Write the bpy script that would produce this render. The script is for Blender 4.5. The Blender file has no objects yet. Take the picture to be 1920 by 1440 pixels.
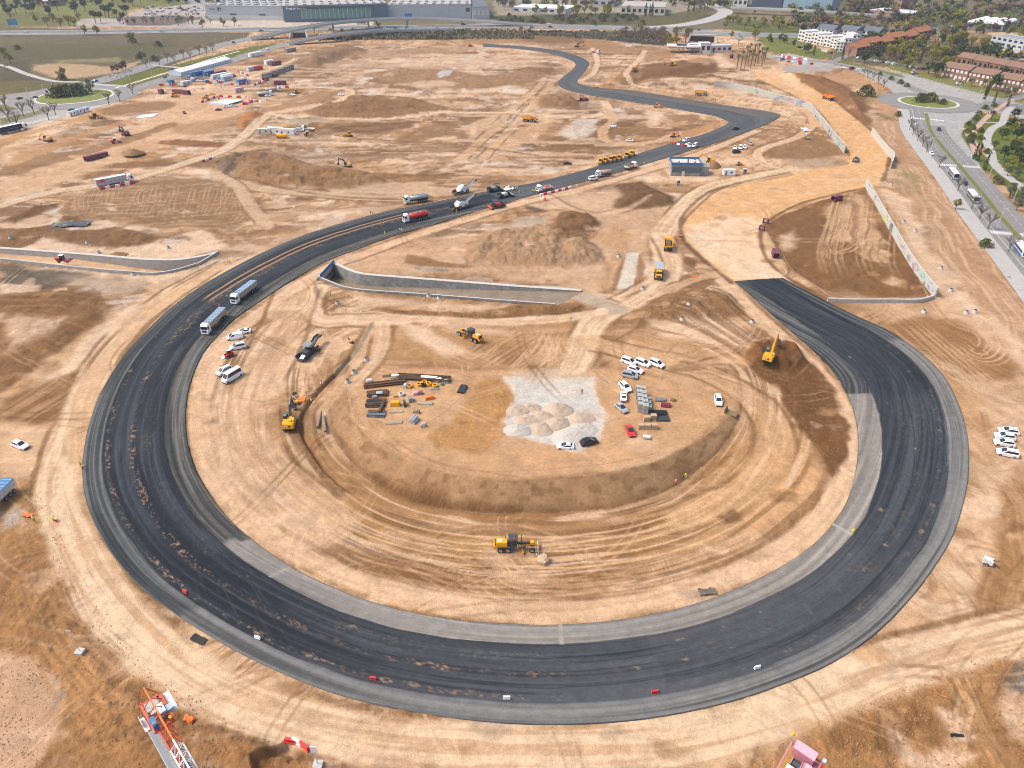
import bpy, math, random
import numpy as np
from mathutils import Vector, Matrix
R = math.radians
random.seed(7)
SC = bpy.context.scene
COL = SC.collection
# ---------------------------------------------------------------- camera
F, HC, PITCH = 1297.0, 106.0, R(34.0)
cam = bpy.data.cameras.new('camera'); cam_o = bpy.data.objects.new('camera', cam); COL.objects.link(cam_o)
cam.sensor_width = 36.0; cam.lens = 36.0 * F / 1920.0
cam.clip_start = 0.5; cam.clip_end = 20000
cam_o.location = (0, 0, HC); cam_o.rotation_euler = (math.pi / 2 - PITCH, 0, 0)
SC.camera = cam_o
# ---------------------------------------------------------------- light (thin overcast)
SUN_EL, SUN_AZ = R(52), R(-88)          # azimuth measured from +Y towards +X
w = bpy.data.worlds.new('World'); SC.world = w; w.use_nodes = True
nt = w.node_tree; nt.nodes.clear()
sky = nt.nodes.new('ShaderNodeTexSky'); sky.sky_type = 'NISHITA'; sky.sun_disc = False
sky.sun_elevation = SUN_EL; sky.sun_rotation = SUN_AZ; sky.air_density = 1.0; sky.dust_density = 4.0; sky.ozone_density = 0.6
bg = nt.nodes.new('ShaderNodeBackground'); bg.inputs[1].default_value = 0.127
wo = nt.nodes.new('ShaderNodeOutputWorld')
nt.links.new(sky.outputs[0], bg.inputs[0]); nt.links.new(bg.outputs[0], wo.inputs[0])
sl = bpy.data.lights.new('sun', 'SUN'); sl.energy = 1.35; sl.angle = R(17); sl.color = (1.0, .93, .80)
so = bpy.data.objects.new('sun', sl); COL.objects.link(so)
sd = Vector((math.sin(SUN_AZ) * math.cos(SUN_EL), math.cos(SUN_AZ) * math.cos(SUN_EL), math.sin(SUN_EL)))
so.rotation_euler = (-sd).to_track_quat('-Z', 'Y').to_euler(); so.location = (-200, 200, 300)
SC.view_settings.view_transform = 'Standard'; SC.view_settings.look = 'None'
SC.view_settings.exposure = 1.0; SC.view_settings.gamma = 1.0
try:
    SC.cycles.filter_width = 1.0; SC.cycles.max_bounces = 4; SC.cycles.diffuse_bounces = 2; SC.cycles.glossy_bounces = 2; SC.cycles.volume_bounces = 0
except Exception: pass
# ---------------------------------------------------------------- projection
SP, CP = math.sin(PITCH), math.cos(PITCH)
def P(u, v, z=0.0):
    """pixel of the photograph -> point on the level z (arrays allowed)"""
    a = (np.asarray(u, float) - 960) / F; b = (np.asarray(v, float) - 720) / F
    dy = CP - b * SP; dz = -SP - b * CP
    t = (z - HC) / np.minimum(dz, -1e-3)
    return a * t, dy * t
# ---------------------------------------------------------------- noise
def _h(i, j, s):
    n = (i.astype(np.int64) * 374761393 + j.astype(np.int64) * 668265263 + s * 974634777) & 0x7fffffff
    n = ((n ^ (n >> 13)) * 1274126177) & 0x7fffffff
    n = n ^ (n >> 16)
    return (n & 0xffff) / 65535.0
def noise(x, y, s=0):
    x = np.asarray(x, float); y = np.asarray(y, float)
    i = np.floor(x); j = np.floor(y); fx = x - i; fy = y - j
    fx = fx * fx * (3 - 2 * fx); fy = fy * fy * (3 - 2 * fy)
    a = _h(i, j, s); b = _h(i + 1, j, s); c = _h(i, j + 1, s); d = _h(i + 1, j + 1, s)
    return (a + (b - a) * fx) * (1 - fy) + (c + (d - c) * fx) * fy
def fbm(x, y, o=4, s=0):
    r = 0; a = .5; t = 0
    for k in range(o):
        r = r + a * noise(x, y, s + k * 17); t += a; a *= .5; x = x * 2.03 + 5.1; y = y * 2.03 - 3.7
    return r / t
def sstep(a, b, x):
    t = np.clip((x - a) / (b - a), 0, 1); return t * t * (3 - 2 * t)
def crom(pts, n=8, closed=False):
    p = np.asarray(pts, float); out = []
    m = len(p)
    for i in range(m if closed else m - 1):
        if closed: a, b, c, d = p[i - 1], p[i], p[(i + 1) % m], p[(i + 2) % m]
        else: a, b, c, d = p[max(i - 1, 0)], p[i], p[i + 1], p[min(i + 2, m - 1)]
        t = np.linspace(0, 1, n, endpoint=False)[:, None]
        out.append(.5 * (2 * b + (c - a) * t + (2 * a - 5 * b + 4 * c - d) * t ** 2 + (3 * b - a - 3 * c + d) * t ** 3))
    if not closed: out.append(p[-1:])
    return np.vstack(out)
# ---------------------------------------------------------------- track edges (photo pixels): left edge / right edge
TRK = [((905,82),(905,87.5)),((960,85.5),(960,91)),((1010,90),(1008,96.5)),((1055,97),(1045,104)),((1088,107),(1068,112.5)),((1104,117),(1079,120)),
((1101,128),(1073,130)),((1090,142),(1056,144)),((1083,152),(1046,155)),((1088,158),(1056,166)),((1120,163),(1090,176)),((1180,169),(1150,186)),
((1250,180),(1220,197)),((1320,191),(1290,209)),((1390,202),(1340,218)),((1440,209),(1360,226)),((1464,217),(1365,230)),((1440,232),(1352,239)),
((1385,253),(1315,253)),((1330,272),(1265,267)),((1240,299),(1185,292)),((1150,327),(1100,318)),((1060,350),(1015,340)),((980,372),(940,354)),
((900,395),(865,369)),((820,420),(790,384)),((740,443),(715,399)),((670,468),(640,419)),((610,492),(570,441)),((560,520),(500,470)),((515,548),(435,503)),
((475,575),(375,538)),((440,600),(320,578)),((410,630),(270,625)),((385,660),(232,667)),((365,700),(203,710)),((353,745),(180,757)),((350,790),(163,808)),
((355,835),(154,860)),((367,875),(154,905)),((385,910),(163,950)),((410,948),(182,995)),((440,982),(212,1045)),((475,1012),(252,1092)),((520,1045),(308,1138)),
((580,1080),(385,1190)),((660,1115),(490,1247)),((750,1143),(620,1300)),((850,1161),(770,1336)),((950,1169),(915,1356)),((1040,1171),(1050,1361)),
((1140,1164),(1200,1352)),((1240,1148),(1345,1325)),((1330,1123),(1465,1287)),((1410,1090),(1565,1243)),((1480,1052),(1645,1188)),((1535,1010),(1710,1122)),
((1572,965),(1758,1057)),((1592,925),(1790,1000)),((1604,875),(1811,930)),((1607,830),(1818,870)),((1603,790),(1814,812)),((1592,752),(1797,755)),
((1575,718),(1768,702)),((1550,685),(1725,660)),((1515,651),(1670,622)),((1475,616),(1615,597)),((1440,585),(1565,573)),((1408,556),(1520,550)),((1377,528),(1468,522))]
# ---------------------------------------------------------------- heights
PC = P(985, 760)                                   # middle of the plateau inside the banked curve
def _pol(x, y): return np.hypot(x - PC[0], y - PC[1]), np.arctan2(x - PC[0], -(y - PC[1]))   # angle 0 = towards the camera
def Dprof(th): return sstep(1.78, .8, np.abs(th))
def _rad(pix, zf):
    pix = np.asarray(pix, float); z = np.zeros(len(pix))
    for _ in range(6):
        x, y = P(pix[:, 0], pix[:, 1], z); r, th = _pol(x, y); z = zf * Dprof(th)
    o = np.argsort(th); th = th[o]; r = r[o]
    return np.concatenate([th - 2 * math.pi, th, th + 2 * math.pi]), np.concatenate([r, r, r])
_TOP = [(690,640),(655,710),(662,780),(700,830),(760,862),(840,888),(940,899),(1040,893),(1150,882),(1230,865),(1300,830),(1350,795),(1378,772),(1330,700),(1200,640),(985,610),(800,620)]
_FOOT = [(640,640),(612,730),(615,800),(645,850),(700,900),(790,945),(870,958),(980,960),(1080,958),(1180,945),(1260,915),(1310,880),(1352,840),(1388,778),(1380,690),(1220,620),(985,590),(770,600)]
_INN = [p[0] for p in TRK[29:]] + [(1330,520),(1150,500),(985,490),(800,490),(650,500)]
_OUT = [p[1] for p in TRK[29:]] + [(1450,470),(1250,440),(985,420),(800,430),(640,440)]
R1, R2, R3, R4 = _rad(_TOP, 0), _rad(_FOOT, -5.0), _rad(_INN, -4.2), _rad(_OUT, 0)
def moat(x, y):
    r, th = _pol(x, y)
    a = np.interp(th, *R1); b = np.maximum(np.interp(th, *R2), a + 2); c = np.maximum(np.interp(th, *R3), b + 3); d = np.maximum(np.interp(th, *R4), c + 3)
    D = Dprof(th)
    z = np.where(r < a, 0, np.where(r < b, -5.0 * (r - a) / (b - a), np.where(r < c, -5.0 + .8 * sstep(0, 1, (r - b) / (c - b)), np.where(r < d, -4.2 * (d - r) / (d - c), 0))))
    return z * D
def pseg(pts, x, y, closed=False):
    """distance, arc length, signed side of the nearest point on a polyline"""
    p = np.asarray(pts, float)
    if closed: p = np.vstack([p, p[:1]])
    best = np.full(x.shape, 1e18); S = np.zeros(x.shape); sg = np.zeros(x.shape); acc = 0.0
    for i in range(len(p) - 1):
        ax, ay = p[i]; bx, by = p[i + 1]; dx, dy = bx - ax, by - ay; L2 = dx * dx + dy * dy + 1e-9; L = math.sqrt(L2)
        t = np.clip(((x - ax) * dx + (y - ay) * dy) / L2, 0, 1)
        ex = x - ax - t * dx; ey = y - ay - t * dy; d = ex * ex + ey * ey
        m = d < best
        best = np.where(m, d, best); S = np.where(m, acc + t * L, S); sg = np.where(m, np.sign(dx * (y - ay) - dy * (x - ax)), sg); acc += L
    return np.sqrt(best), S, sg
def inside(pts, x, y):
    p = np.asarray(pts, float); c = np.zeros(x.shape, bool); j = len(p) - 1
    for i in range(len(p)):
        xi, yi = p[i]; xj, yj = p[j]
        if yi != yj:
            c ^= ((yi > y) != (yj > y)) & (x < (xj - xi) * (y - yi) / (yj - yi) + xi)
        j = i
    return c
def sdf(pts, x, y):
    d, s, g = pseg(pts, x, y, True); return np.where(inside(pts, x, y), -d, d)
MOUNDS = []        # (polygon, height, edge, lump size, lump share, seed)
def mound_z(x, y):
    x = np.asarray(x, float); y = np.asarray(y, float); z = np.zeros(x.shape)
    for poly, h, edge, lump, share, seed, bb in MOUNDS:
        m = (x > bb[0]) & (x < bb[1]) & (y > bb[2]) & (y < bb[3])
        if not m.any(): continue
        X, Y = x[m], y[m]
        s = np.clip(-sdf(poly, X, Y) / edge, 0, 1); s = s * s * (3 - 2 * s)
        n = fbm(X / lump, Y / lump, 3, seed)
        z[m] += h * s * ((1 - share) + share * (sstep(.25, .75, n)))
    return z
def mound(pix, h, edge=6, lump=5, share=.6):
    x, y = P(*np.asarray(pix, float).T); q = np.stack([x, y], 1)
    MOUNDS.append((q, h, edge, lump, share, 100 + len(MOUNDS), (x.min(), x.max(), y.min(), y.max())))
def H(x, y):
    return moat(x, y) + mound_z(x, y)
def Wm(u, v):
    """pixel -> point on the terrain (arrays)"""
    u = np.atleast_1d(np.asarray(u, float)); v = np.atleast_1d(np.asarray(v, float)); z = np.zeros(u.shape)
    for _ in range(10):
        x, y = P(u, v, z); z = .35 * z + .65 * H(x, y)
    x, y = P(u, v, z); return x, y, H(x, y)
def at(u, v, dz=0.0):
    x, y, z = Wm(u, v); return Vector((x[0], y[0], z[0] + dz))
def W2(pix):
    p = np.asarray(pix, float); x, y, z = Wm(p[:, 0], p[:, 1]); return np.stack([x, y], 1)
def sl2(c):
    c = c / 255.0; return c / 12.92 if c <= .04045 else ((c + .055) / 1.055) ** 2.4
KA = 0.52                                   # sunlit picture value -> base colour
def rgb(r, g, b, k=KA): return np.array([sl2(r) * k, sl2(g) * k, sl2(b) * k * (.96 if r > b + 25 else 1)])
# ================================================================ materials
MATS = {}
def mat(name, col, rough=.6, metal=0, noise_amt=.12, scale=3.0, spec=.4, coat=0, bump=0, emit=None):
    if name in MATS: return MATS[name]
    m = bpy.data.materials.new(name); m.use_nodes = True; t = m.node_tree; b = t.nodes['Principled BSDF']
    b.inputs['Roughness'].default_value = rough; b.inputs['Metallic'].default_value = metal
    b.inputs['Specular IOR Level'].default_value = spec; b.inputs['Coat Weight'].default_value = coat
    tc = t.nodes.new('ShaderNodeTexCoord'); n = t.nodes.new('ShaderNodeTexNoise')
    n.inputs['Scale'].default_value = scale; n.inputs['Detail'].default_value = 4; t.links.new(tc.outputs['Object'], n.inputs['Vector'])
    mr = t.nodes.new('ShaderNodeMapRange'); mr.inputs[1].default_value = .3; mr.inputs[2].default_value = .7
    mr.inputs[3].default_value = 1 - noise_amt; mr.inputs[4].default_value = 1 + noise_amt; t.links.new(n.outputs['Fac'], mr.inputs[0])
    mx = t.nodes.new('ShaderNodeVectorMath'); mx.operation = 'SCALE'; mx.inputs[0].default_value = col[:3]; t.links.new(mr.outputs[0], mx.inputs['Scale'])
    t.links.new(mx.outputs[0], b.inputs['Base Color'])
    if bump:
        bp = t.nodes.new('ShaderNodeBump'); bp.inputs['Strength'].default_value = bump; bp.inputs['Distance'].default_value = .1
        t.links.new(n.outputs['Fac'], bp.inputs['Height']); t.links.new(bp.outputs[0], b.inputs['Normal'])
    if emit: b.inputs['Emission Color'].default_value = (*emit, 1); b.inputs['Emission Strength'].default_value = 1
    MATS[name] = m; return m
def attr_mat(name, scales, amt, rough=.9, bump=.3, bdist=.15, pits=False):
    """base colour from the 'albedo' attribute, broken up by world-scale noise"""
    m = bpy.data.materials.new(name); m.use_nodes = True; t = m.node_tree; b = t.nodes['Principled BSDF']
    b.inputs['Roughness'].default_value = rough; b.inputs['Specular IOR Level'].default_value = .2
    a = t.nodes.new('ShaderNodeAttribute'); a.attribute_name = 'albedo'
    tc = t.nodes.new('ShaderNodeTexCoord'); prev = a.outputs['Color']; last = None
    for s in scales:
        n = t.nodes.new('ShaderNodeTexNoise'); n.inputs['Scale'].default_value = s; n.inputs['Detail'].default_value = 3; n.inputs['Roughness'].default_value = .6
        t.links.new(tc.outputs['Object'], n.inputs['Vector'])
        mr = t.nodes.new('ShaderNodeMapRange'); mr.inputs[1].default_value = .3; mr.inputs[2].default_value = .7
        mr.inputs[3].default_value = 1 - amt; mr.inputs[4].default_value = 1 + amt; t.links.new(n.outputs['Fac'], mr.inputs[0])
        mx = t.nodes.new('ShaderNodeVectorMath'); mx.operation = 'SCALE'; t.links.new(prev, mx.inputs[0]); t.links.new(mr.outputs[0], mx.inputs['Scale'])
        prev = mx.outputs[0]; last = n
    if pits:                                   # crisp darker mottles in the soil colour, gathered in patches
        f = []
        for s, lo, hi, de in ((1.3, .56, .62, 6), (.05, .45, .6, 3)):
            n = t.nodes.new('ShaderNodeTexNoise'); n.inputs['Scale'].default_value = s; n.inputs['Detail'].default_value = de; n.inputs['Roughness'].default_value = .65; t.links.new(tc.outputs['Object'], n.inputs['Vector'])
            mr = t.nodes.new('ShaderNodeMapRange'); mr.inputs[1].default_value = lo; mr.inputs[2].default_value = hi; t.links.new(n.outputs['Fac'], mr.inputs[0]); f.append(mr.outputs[0])
        mm = t.nodes.new('ShaderNodeMath'); mm.operation = 'MULTIPLY'; t.links.new(f[0], mm.inputs[0]); t.links.new(f[1], mm.inputs[1])
        ma = t.nodes.new('ShaderNodeMath'); ma.operation = 'MULTIPLY_ADD'; ma.inputs[1].default_value = -.15; ma.inputs[2].default_value = 1.0; t.links.new(mm.outputs[0], ma.inputs[0])
        mx = t.nodes.new('ShaderNodeVectorMath'); mx.operation = 'SCALE'; t.links.new(prev, mx.inputs[0]); t.links.new(ma.outputs[0], mx.inputs['Scale']); prev = mx.outputs[0]
    t.links.new(prev, b.inputs['Base Color'])
    bp = t.nodes.new('ShaderNodeBump'); bp.inputs['Strength'].default_value = bump; bp.inputs['Distance'].default_value = bdist
    t.links.new(last.outputs['Fac'], bp.inputs['Height']); t.links.new(bp.outputs[0], b.inputs['Normal'])
    return m
def raw_mesh(name, verts, faces, albedo=None, smooth=True):
    verts = np.asarray(verts, np.float32); faces = np.asarray(faces, np.int32)
    me = bpy.data.meshes.new(name); n = len(faces); k = faces.shape[1]
    me.vertices.add(len(verts)); me.vertices.foreach_set('co', verts.ravel())
    me.loops.add(n * k); me.loops.foreach_set('vertex_index', faces.ravel())
    me.polygons.add(n); me.polygons.foreach_set('loop_start', np.arange(0, n * k, k, dtype=np.int32))
    me.polygons.foreach_set('use_smooth', np.full(n, smooth))
    if albedo is not None:
        at_ = me.attributes.new('albedo', 'FLOAT_COLOR', 'POINT')
        at_.data.foreach_set('color', np.concatenate([albedo, np.ones((len(albedo), 1))], 1).astype(np.float32).ravel())
    me.update(); me.validate(); return me
def structure(name, me, m):
    o = bpy.data.objects.new(name, me); me.materials.append(m); COL.objects.link(o); o['kind'] = 'structure'; return o
# ================================================================ spoil heaps and dug ground (photo pixels, height m)
for a in [
 ([(440,298),(480,288),(530,290),(600,312),(690,322),(735,342),(650,354),(560,352),(470,346),(435,325)],3.0,6,9),
 ([(565,212),(590,200),(640,182),(720,178),(790,187),(840,202),(866,211),(830,219),(700,221),(600,222)],2.6,8,12),
 ([(490,206),(540,188),(600,170),(636,173),(628,188),(590,200),(545,210)],1.5,6,10),
 ([(560,125),(570,108),(610,92),(650,90),(705,96),(650,108),(600,125)],5,12,16),
 ([(640,100),(860,86),(900,92),(780,101),(660,108)],3,12,16),
 ([(680,138),(750,130),(840,131),(905,142),(1000,130),(1032,140),(985,158),(900,166),(820,162),(740,160)],1.5,10,12),
 ([(1000,196),(1015,180),(1035,177),(1050,185),(1075,183),(1090,193),(1060,200),(1020,200)],3.0,5,8),
 ([(880,232),(930,215),(950,225),(930,245),(880,262)],1.0,5,8),
 ([(1100,170),(1150,140),(1200,128),(1290,112),(1340,108),(1350,130),(1300,140),(1230,150),(1190,158)],4,14,18),
 ([(1200,150),(1240,145),(1330,140),(1390,150),(1400,165),(1330,160),(1260,163),(1205,165)],3,10,14),
 ([(1450,140),(1480,135),(1560,150),(1620,180),(1640,240),(1610,225),(1560,190),(1500,160)],4,12,16),
 ([(900,440),(960,425),(1030,418),(1100,445),(1135,470),(1130,492),(1060,502),(960,497),(880,492),(862,465)],2.6,6,5),
 ([(1030,412),(1060,396),(1110,400),(1132,420),(1100,448),(1040,440)],2.5,6,7),
 ([(1150,346),(1200,340),(1262,370),(1270,382),(1210,392),(1150,390),(1165,365)],1.6,5,6),
 ([(575,560),(570,548),(588,532),(600,540),(605,556),(640,571),(700,578),(800,582),(900,585),(960,570),(1085,568),(1100,576),(1080,588),(900,596),(700,588),(620,584)],1.5,4,4),
 ([(1195,560),(1290,540),(1380,546),(1398,590),(1330,602),(1220,600),(1182,628),(1185,600)],1.4,5,5),
 ([(1380,650),(1410,640),(1440,638),(1470,642),(1505,655),(1525,690),(1480,700),(1410,685)],3.4,4,5,.5),
 ([(410,300),(440,285),(460,290),(450,310),(420,330),(405,318)],1.5,5,2.5),
 ([(230,285),(250,278),(268,285),(262,293),(236,293)],2.5,4,3),
 ([(345,160),(380,150),(420,152),(440,162),(400,172),(350,172)],1.5,6,8),
 ([(445,222),(470,208),(495,212),(490,225),(460,240),(440,240)],2,6,8),
 ([(520,232),(560,216),(600,218),(620,226),(560,230)],2.2,6,8),
 ([(110,403),(160,402),(150,415),(60,426),(0,431),(0,468),(45,463),(85,447),(125,455),(180,462),(262,460),(298,446),(260,434),(220,425),(165,430),(130,430),(100,425)],1.0,4,5),
 ([(0,416),(60,388),(112,381),(112,389),(60,406),(28,421)],1.6,4,5),
 ([(0,552),(80,541),(150,546),(190,560),(250,568),(200,590),(150,625),(120,660),(60,700),(0,735)],.8,5,4),
 ([(1500,480),(1560,440),(1640,400),(1700,480),(1745,552),(1600,556),(1540,540)],.8,6,5),
 ([(0,1010),(60,1000),(120,1080),(200,1190),(250,1250),(150,1230),(60,1215),(0,1200)],.7,5,2.5),
 ([(140,1180),(250,1260),(400,1350),(500,1410),(560,1440),(300,1440),(150,1440),(135,1300)],.8,5,2.2),
 ([(1600,1340),(1720,1280),(1900,1215),(1920,1300),(1780,1380),(1640,1440),(1480,1440)],.8,5,2.2),
 ([(400,1395),(480,1370),(540,1390),(600,1410),(560,1440),(420,1440)],2.0,4,3),
]: mound(*a)
# dug trenches and excavation cut into the ground (negative heights)
def cut(pix, wid, depth):
    q = W2(pix); a = []; b = []
    for i in range(len(q)):
        d = q[min(i + 1, len(q) - 1)] - q[max(i - 1, 0)]; d /= np.hypot(*d) + 1e-9; n = np.array([-d[1], d[0]])
        a.append(q[i] + n * wid / 2); b.append(q[i] - n * wid / 2)
    poly = np.array(a + b[::-1])
    MOUNDS.append((poly, -depth, .7, 3, .1, 300 + len(MOUNDS), (poly[:, 0].min(), poly[:, 0].max(), poly[:, 1].min(), poly[:, 1].max())))
TRENCH = [(697,606),(680,640),(660,668),(625,707),(597,735),(580,755),(568,778),(564,800),(570,820),(585,845),(607,878),(635,905),(662,922)]
cut(TRENCH[2:], 1.6, .9)
cut([(470,1440),(500,1425),(530,1410),(552,1398)], 4.0, 2.2)
cut([(600,775),(600,800)], 1.0, .5)
# ---------------------------------------------------------------- underpass trench (vertical walls are separate objects)
UP_N = [(626,494),(665,511),(700,517),(790,524),(880,531),(970,538),(1030,542),(1090,546)]      # top of the far wall
UP_S = [(601,521),(625,531),(648,539),(690,545),(790,552),(880,559),(970,566),(1040,571)]        # near kerb
UL_N = [(-60,464),(0,467),(100,474),(200,482),(270,488),(330,489),(375,483),(408,475)]
UL_S = [(-60,483),(0,487),(100,498),(200,508),(240,511),(290,514),(330,508),(375,495)]
UPW = {k: np.stack(P(*np.asarray(v, float).T), 1) for k, v in dict(n=UP_N, s=UP_S, ln=UL_N, ls=UL_S).items()}
DEEP = 4.8
def trench_z(x, y):
    z = np.zeros(x.shape); ins = np.zeros(x.shape, bool)
    for a, b, deep_at_start in ((UPW['n'], UPW['s'], True), (UPW['ln'], UPW['ls'], False)):
        poly = np.vstack([a, b[::-1]]); m = (x > poly[:, 0].min() - 1) & (x < poly[:, 0].max() + 1) & (y > poly[:, 1].min() - 1) & (y < poly[:, 1].max() + 1)
        if not m.any(): continue
        X, Y = x[m], y[m]; i = sdf(poly, X, Y) < .9
        d, s, g = pseg(a, X, Y); L = np.sum(np.hypot(*np.diff(a, axis=0).T)); t = s / L
        dep = DEEP * (1 - t) ** 1.0 if deep_at_start else 1.6 + (DEEP - 1.6) * np.clip((t - .45) / .55, 0, 1)
        zz = z[m]; zz[i] = -dep[i]; z[m] = zz; ii = ins[m]; ii |= i; ins[m] = ii
    return z, ins
# ================================================================ ground sheet
def _spread(a, b, st, lo, hi, g=1.25):
    m = list(np.arange(a, b, st)); s = st; x = a; L = []
    while x > lo: s *= g; x -= s; L.append(x)
    s = st; x = m[-1]; Q = []
    while x < hi: s *= g; x += s; Q.append(x)
    return np.array(L[::-1] + m + Q)
GU = _spread(-70, 1990, 1.95, -3500, 5500); GV = _spread(-8, 1470, 1.9, -9, 2500)
GV = np.concatenate([[-148, -140, -130, -118, -105, -92, -80, -68, -57, -47, -38, -30, -23, -17, -12], GV[GV > -9.9]])
GV = np.unique(GV)
uu, vv = np.meshgrid(GU, GV); NU, NV = len(GU), len(GV)
GX, GY = [q.ravel() for q in P(uu, vv)]
GZ0 = moat(GX, GY)
GX, GY = [q.ravel() for q in P(uu.ravel(), vv.ravel(), 0.0)]
C = dict(pale=(240,205,174), sand=(233,190,150), tan=(220,174,130), ochre=(213,160,107), brown=(178,133,90), dbrown=(152,108,68), grey=(196,172,148),
         beige=(224,184,148), orange=(240,186,128), pink=(226,182,150), gravel=(236,228,216), white=(238,228,216), asph=(96,98,100), grass=(134,140,58), dgrass=(92,104,52),
         dry=(138,122,90), olive=(120,112,76), pave=(202,199,196), road=(160,158,157), dkgrey=(120,108,94))
# base soil
n1 = fbm(GX / 60, GY / 60, 5, 1); n2 = fbm(GX / 14, GY / 14, 4, 2); n3 = fbm(GX / 3.2, GY / 3.2, 3, 3)
ALB = np.zeros((len(GX), 3))
def mix(m, c, a):
    ALB[m] += (np.asarray(c) - ALB[m]) * a[:, None]
ALL = np.ones(len(GX), bool)
ALB[:] = rgb(*C['tan'])
mix(ALL, rgb(*C['brown']), sstep(.50, .60, n2 * .5 + n1 * .5) * .8)
mix(ALL, rgb(*C['sand']), sstep(.50, .60, 1 - n1) * .9)
mix(ALL, rgb(*C['pale']), sstep(.54, .66, 1 - n1) * sstep(.45, .6, n2) * .8)
n4 = fbm(GX / 6 + n1 * 4, GY / 6, 4, 4)
mix(ALL, rgb(*C['brown']), sstep(.56, .66, n4) * .5); mix(ALL, rgb(*C['pale']), sstep(.56, .68, 1 - n4) * .4)
_w = (fbm(GX / 40, GY / 40, 2, 6) - .5) * 60
for a_, s_, c_ in ((.15, 7, 'brown'), (-.5, 8, 'pale'), (.9, 9, 'dbrown'), (1.3, 10, 'pale')):
    u_ = GX * math.cos(a_) + GY * math.sin(a_); v_ = GY * math.cos(a_) - GX * math.sin(a_) + _w
    mix(ALL, rgb(*C[c_]), sstep(.62, .8, noise(u_ / 35, v_ / .8, s_) * .6 + noise(u_ / 14, v_ / 2.2, s_ + 20) * .4) * sstep(.45, .6, fbm(GX / 45, GY / 45, 2, s_ + 40)) * .55)
ROUGH = np.full(len(GX), .10)           # height of the clods
def _m(q, pad):
    return np.where((GX > q[:, 0].min() - pad) & (GX < q[:, 0].max() + pad) & (GY > q[:, 1].min() - pad) & (GY < q[:, 1].max() + pad))[0]
_seed = [500]
def area(pix, col, a=1.0, edge=.6, warp=3.0, ws=9.0, streak=None, samt=.5, scol=None, rough=None, far=1.0):
    """a patch of one kind of ground; streak = (pixel from, pixel to) gives the direction of wheel marks"""
    q = W2(pix); _seed[0] += 1; m = _m(q, warp + edge + 1)
    if not len(m): return
    X, Y = GX[m], GY[m]
    d = sdf(q, X, Y) + (fbm(X / ws, Y / ws, 4, _seed[0]) - .5) * 2.4 * warp
    k = sstep(edge, -edge, d) * a
    c = rgb(*(C[col] if isinstance(col, str) else col))[None, :] * (1 + .22 * (fbm(X / 5, Y / 5, 4, _seed[0] + 9) - .5))[:, None]
    ALB[m] += (c - ALB[m]) * k[:, None]
    if streak is not None:
        s0, s1 = W2(streak); t = (s1 - s0) / (np.hypot(*(s1 - s0)) + 1e-9); A = X * t[0] + Y * t[1]; B = -X * t[1] + Y * t[0]
        B = B + (fbm(X / 25, Y / 25, 2, _seed[0] + 3) - .5) * 10
        n = noise(A / 30, B / 1.1, _seed[0] + 4) * .6 + noise(A / 12, B / .55, _seed[0] + 5) * .4
        kk = sstep(.48, .72, n) * k * samt
        cc = rgb(*C[scol or 'pale']); ALB[m] += (cc - ALB[m]) * kk[:, None]
    if rough is not None: ROUGH[m] = ROUGH[m] * (1 - k) + rough * k
def road(pix, wid, col='pale', a=.95, edge=.8, streak=.45, warp=.8, scol='tan', smooth=True, rough=.04, rim=.75):
    q = W2(pix); q = crom(q, 6) if smooth else q; _seed[0] += 1; m = _m(q, wid + 3)
    X, Y = GX[m], GY[m]; d, s, g = pseg(q, X, Y); D = d * g
    k = sstep(edge, -edge, d - wid / 2 + (fbm(X / 6, Y / 6, 3, _seed[0]) - .5) * 2 * warp) * a
    n = noise(s / 22, D / .8, _seed[0] + 1) * .6 + noise(s / 9, D / .45, _seed[0] + 2) * .4
    c = rgb(*(C[col] if isinstance(col, str) else col))[None, :] + (rgb(*C[scol]) - rgb(*(C[col] if isinstance(col, str) else col)))[None, :] * (sstep(.42, .7, n) * streak * 1.3).clip(0, 1)[:, None]
    ALB[m] += (c - ALB[m]) * k[:, None]; ROUGH[m] = ROUGH[m] * (1 - k) + rough * k
    if rim: e = d - wid / 2 - .9 + (noise(s / 7, D * 0, _seed[0] + 7) - .5) * 1.2; kr = sstep(1.1, .2, np.abs(e)) * sstep(.3, .6, noise(s / 16, D * 0 + np.sign(g) * 5, _seed[0] + 8)) * rim * sstep(.5, 4, s) * sstep(.5, 4, s.max() - s); ALB[m] += (rgb(*C['brown']) * .9 - ALB[m]) * kr[:, None]; ROUGH[m] += kr * .25
def rut(q, wid=.45, gauge=1.9, col='pale', a=.6, pair=True):
    """a pair of wheel marks along a world polyline"""
    m = _m(q, gauge + 1); X, Y = GX[m], GY[m]
    if not len(m): return
    r_, t_ = _pol(X, Y); sl_ = (r_ > np.interp(t_, *R1) - 1) & (r_ < np.interp(t_, *R2) + 1) & (Dprof(t_) > .1)
    d, s, g = pseg(q, X, Y); e = np.abs(d - gauge / 2) if pair else d
    L = np.sum(np.hypot(*np.diff(q, axis=0).T)); k = sstep(wid, wid * .4, e) * a * ~sl_ * sstep(0, .2 * L, s) * sstep(L, .8 * L, s) * (.3 + .7 * noise(s / 6, X * 0, _seed[0]))
    ALB[m] += (rgb(*C[col]) - ALB[m]) * k[:, None]
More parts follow.
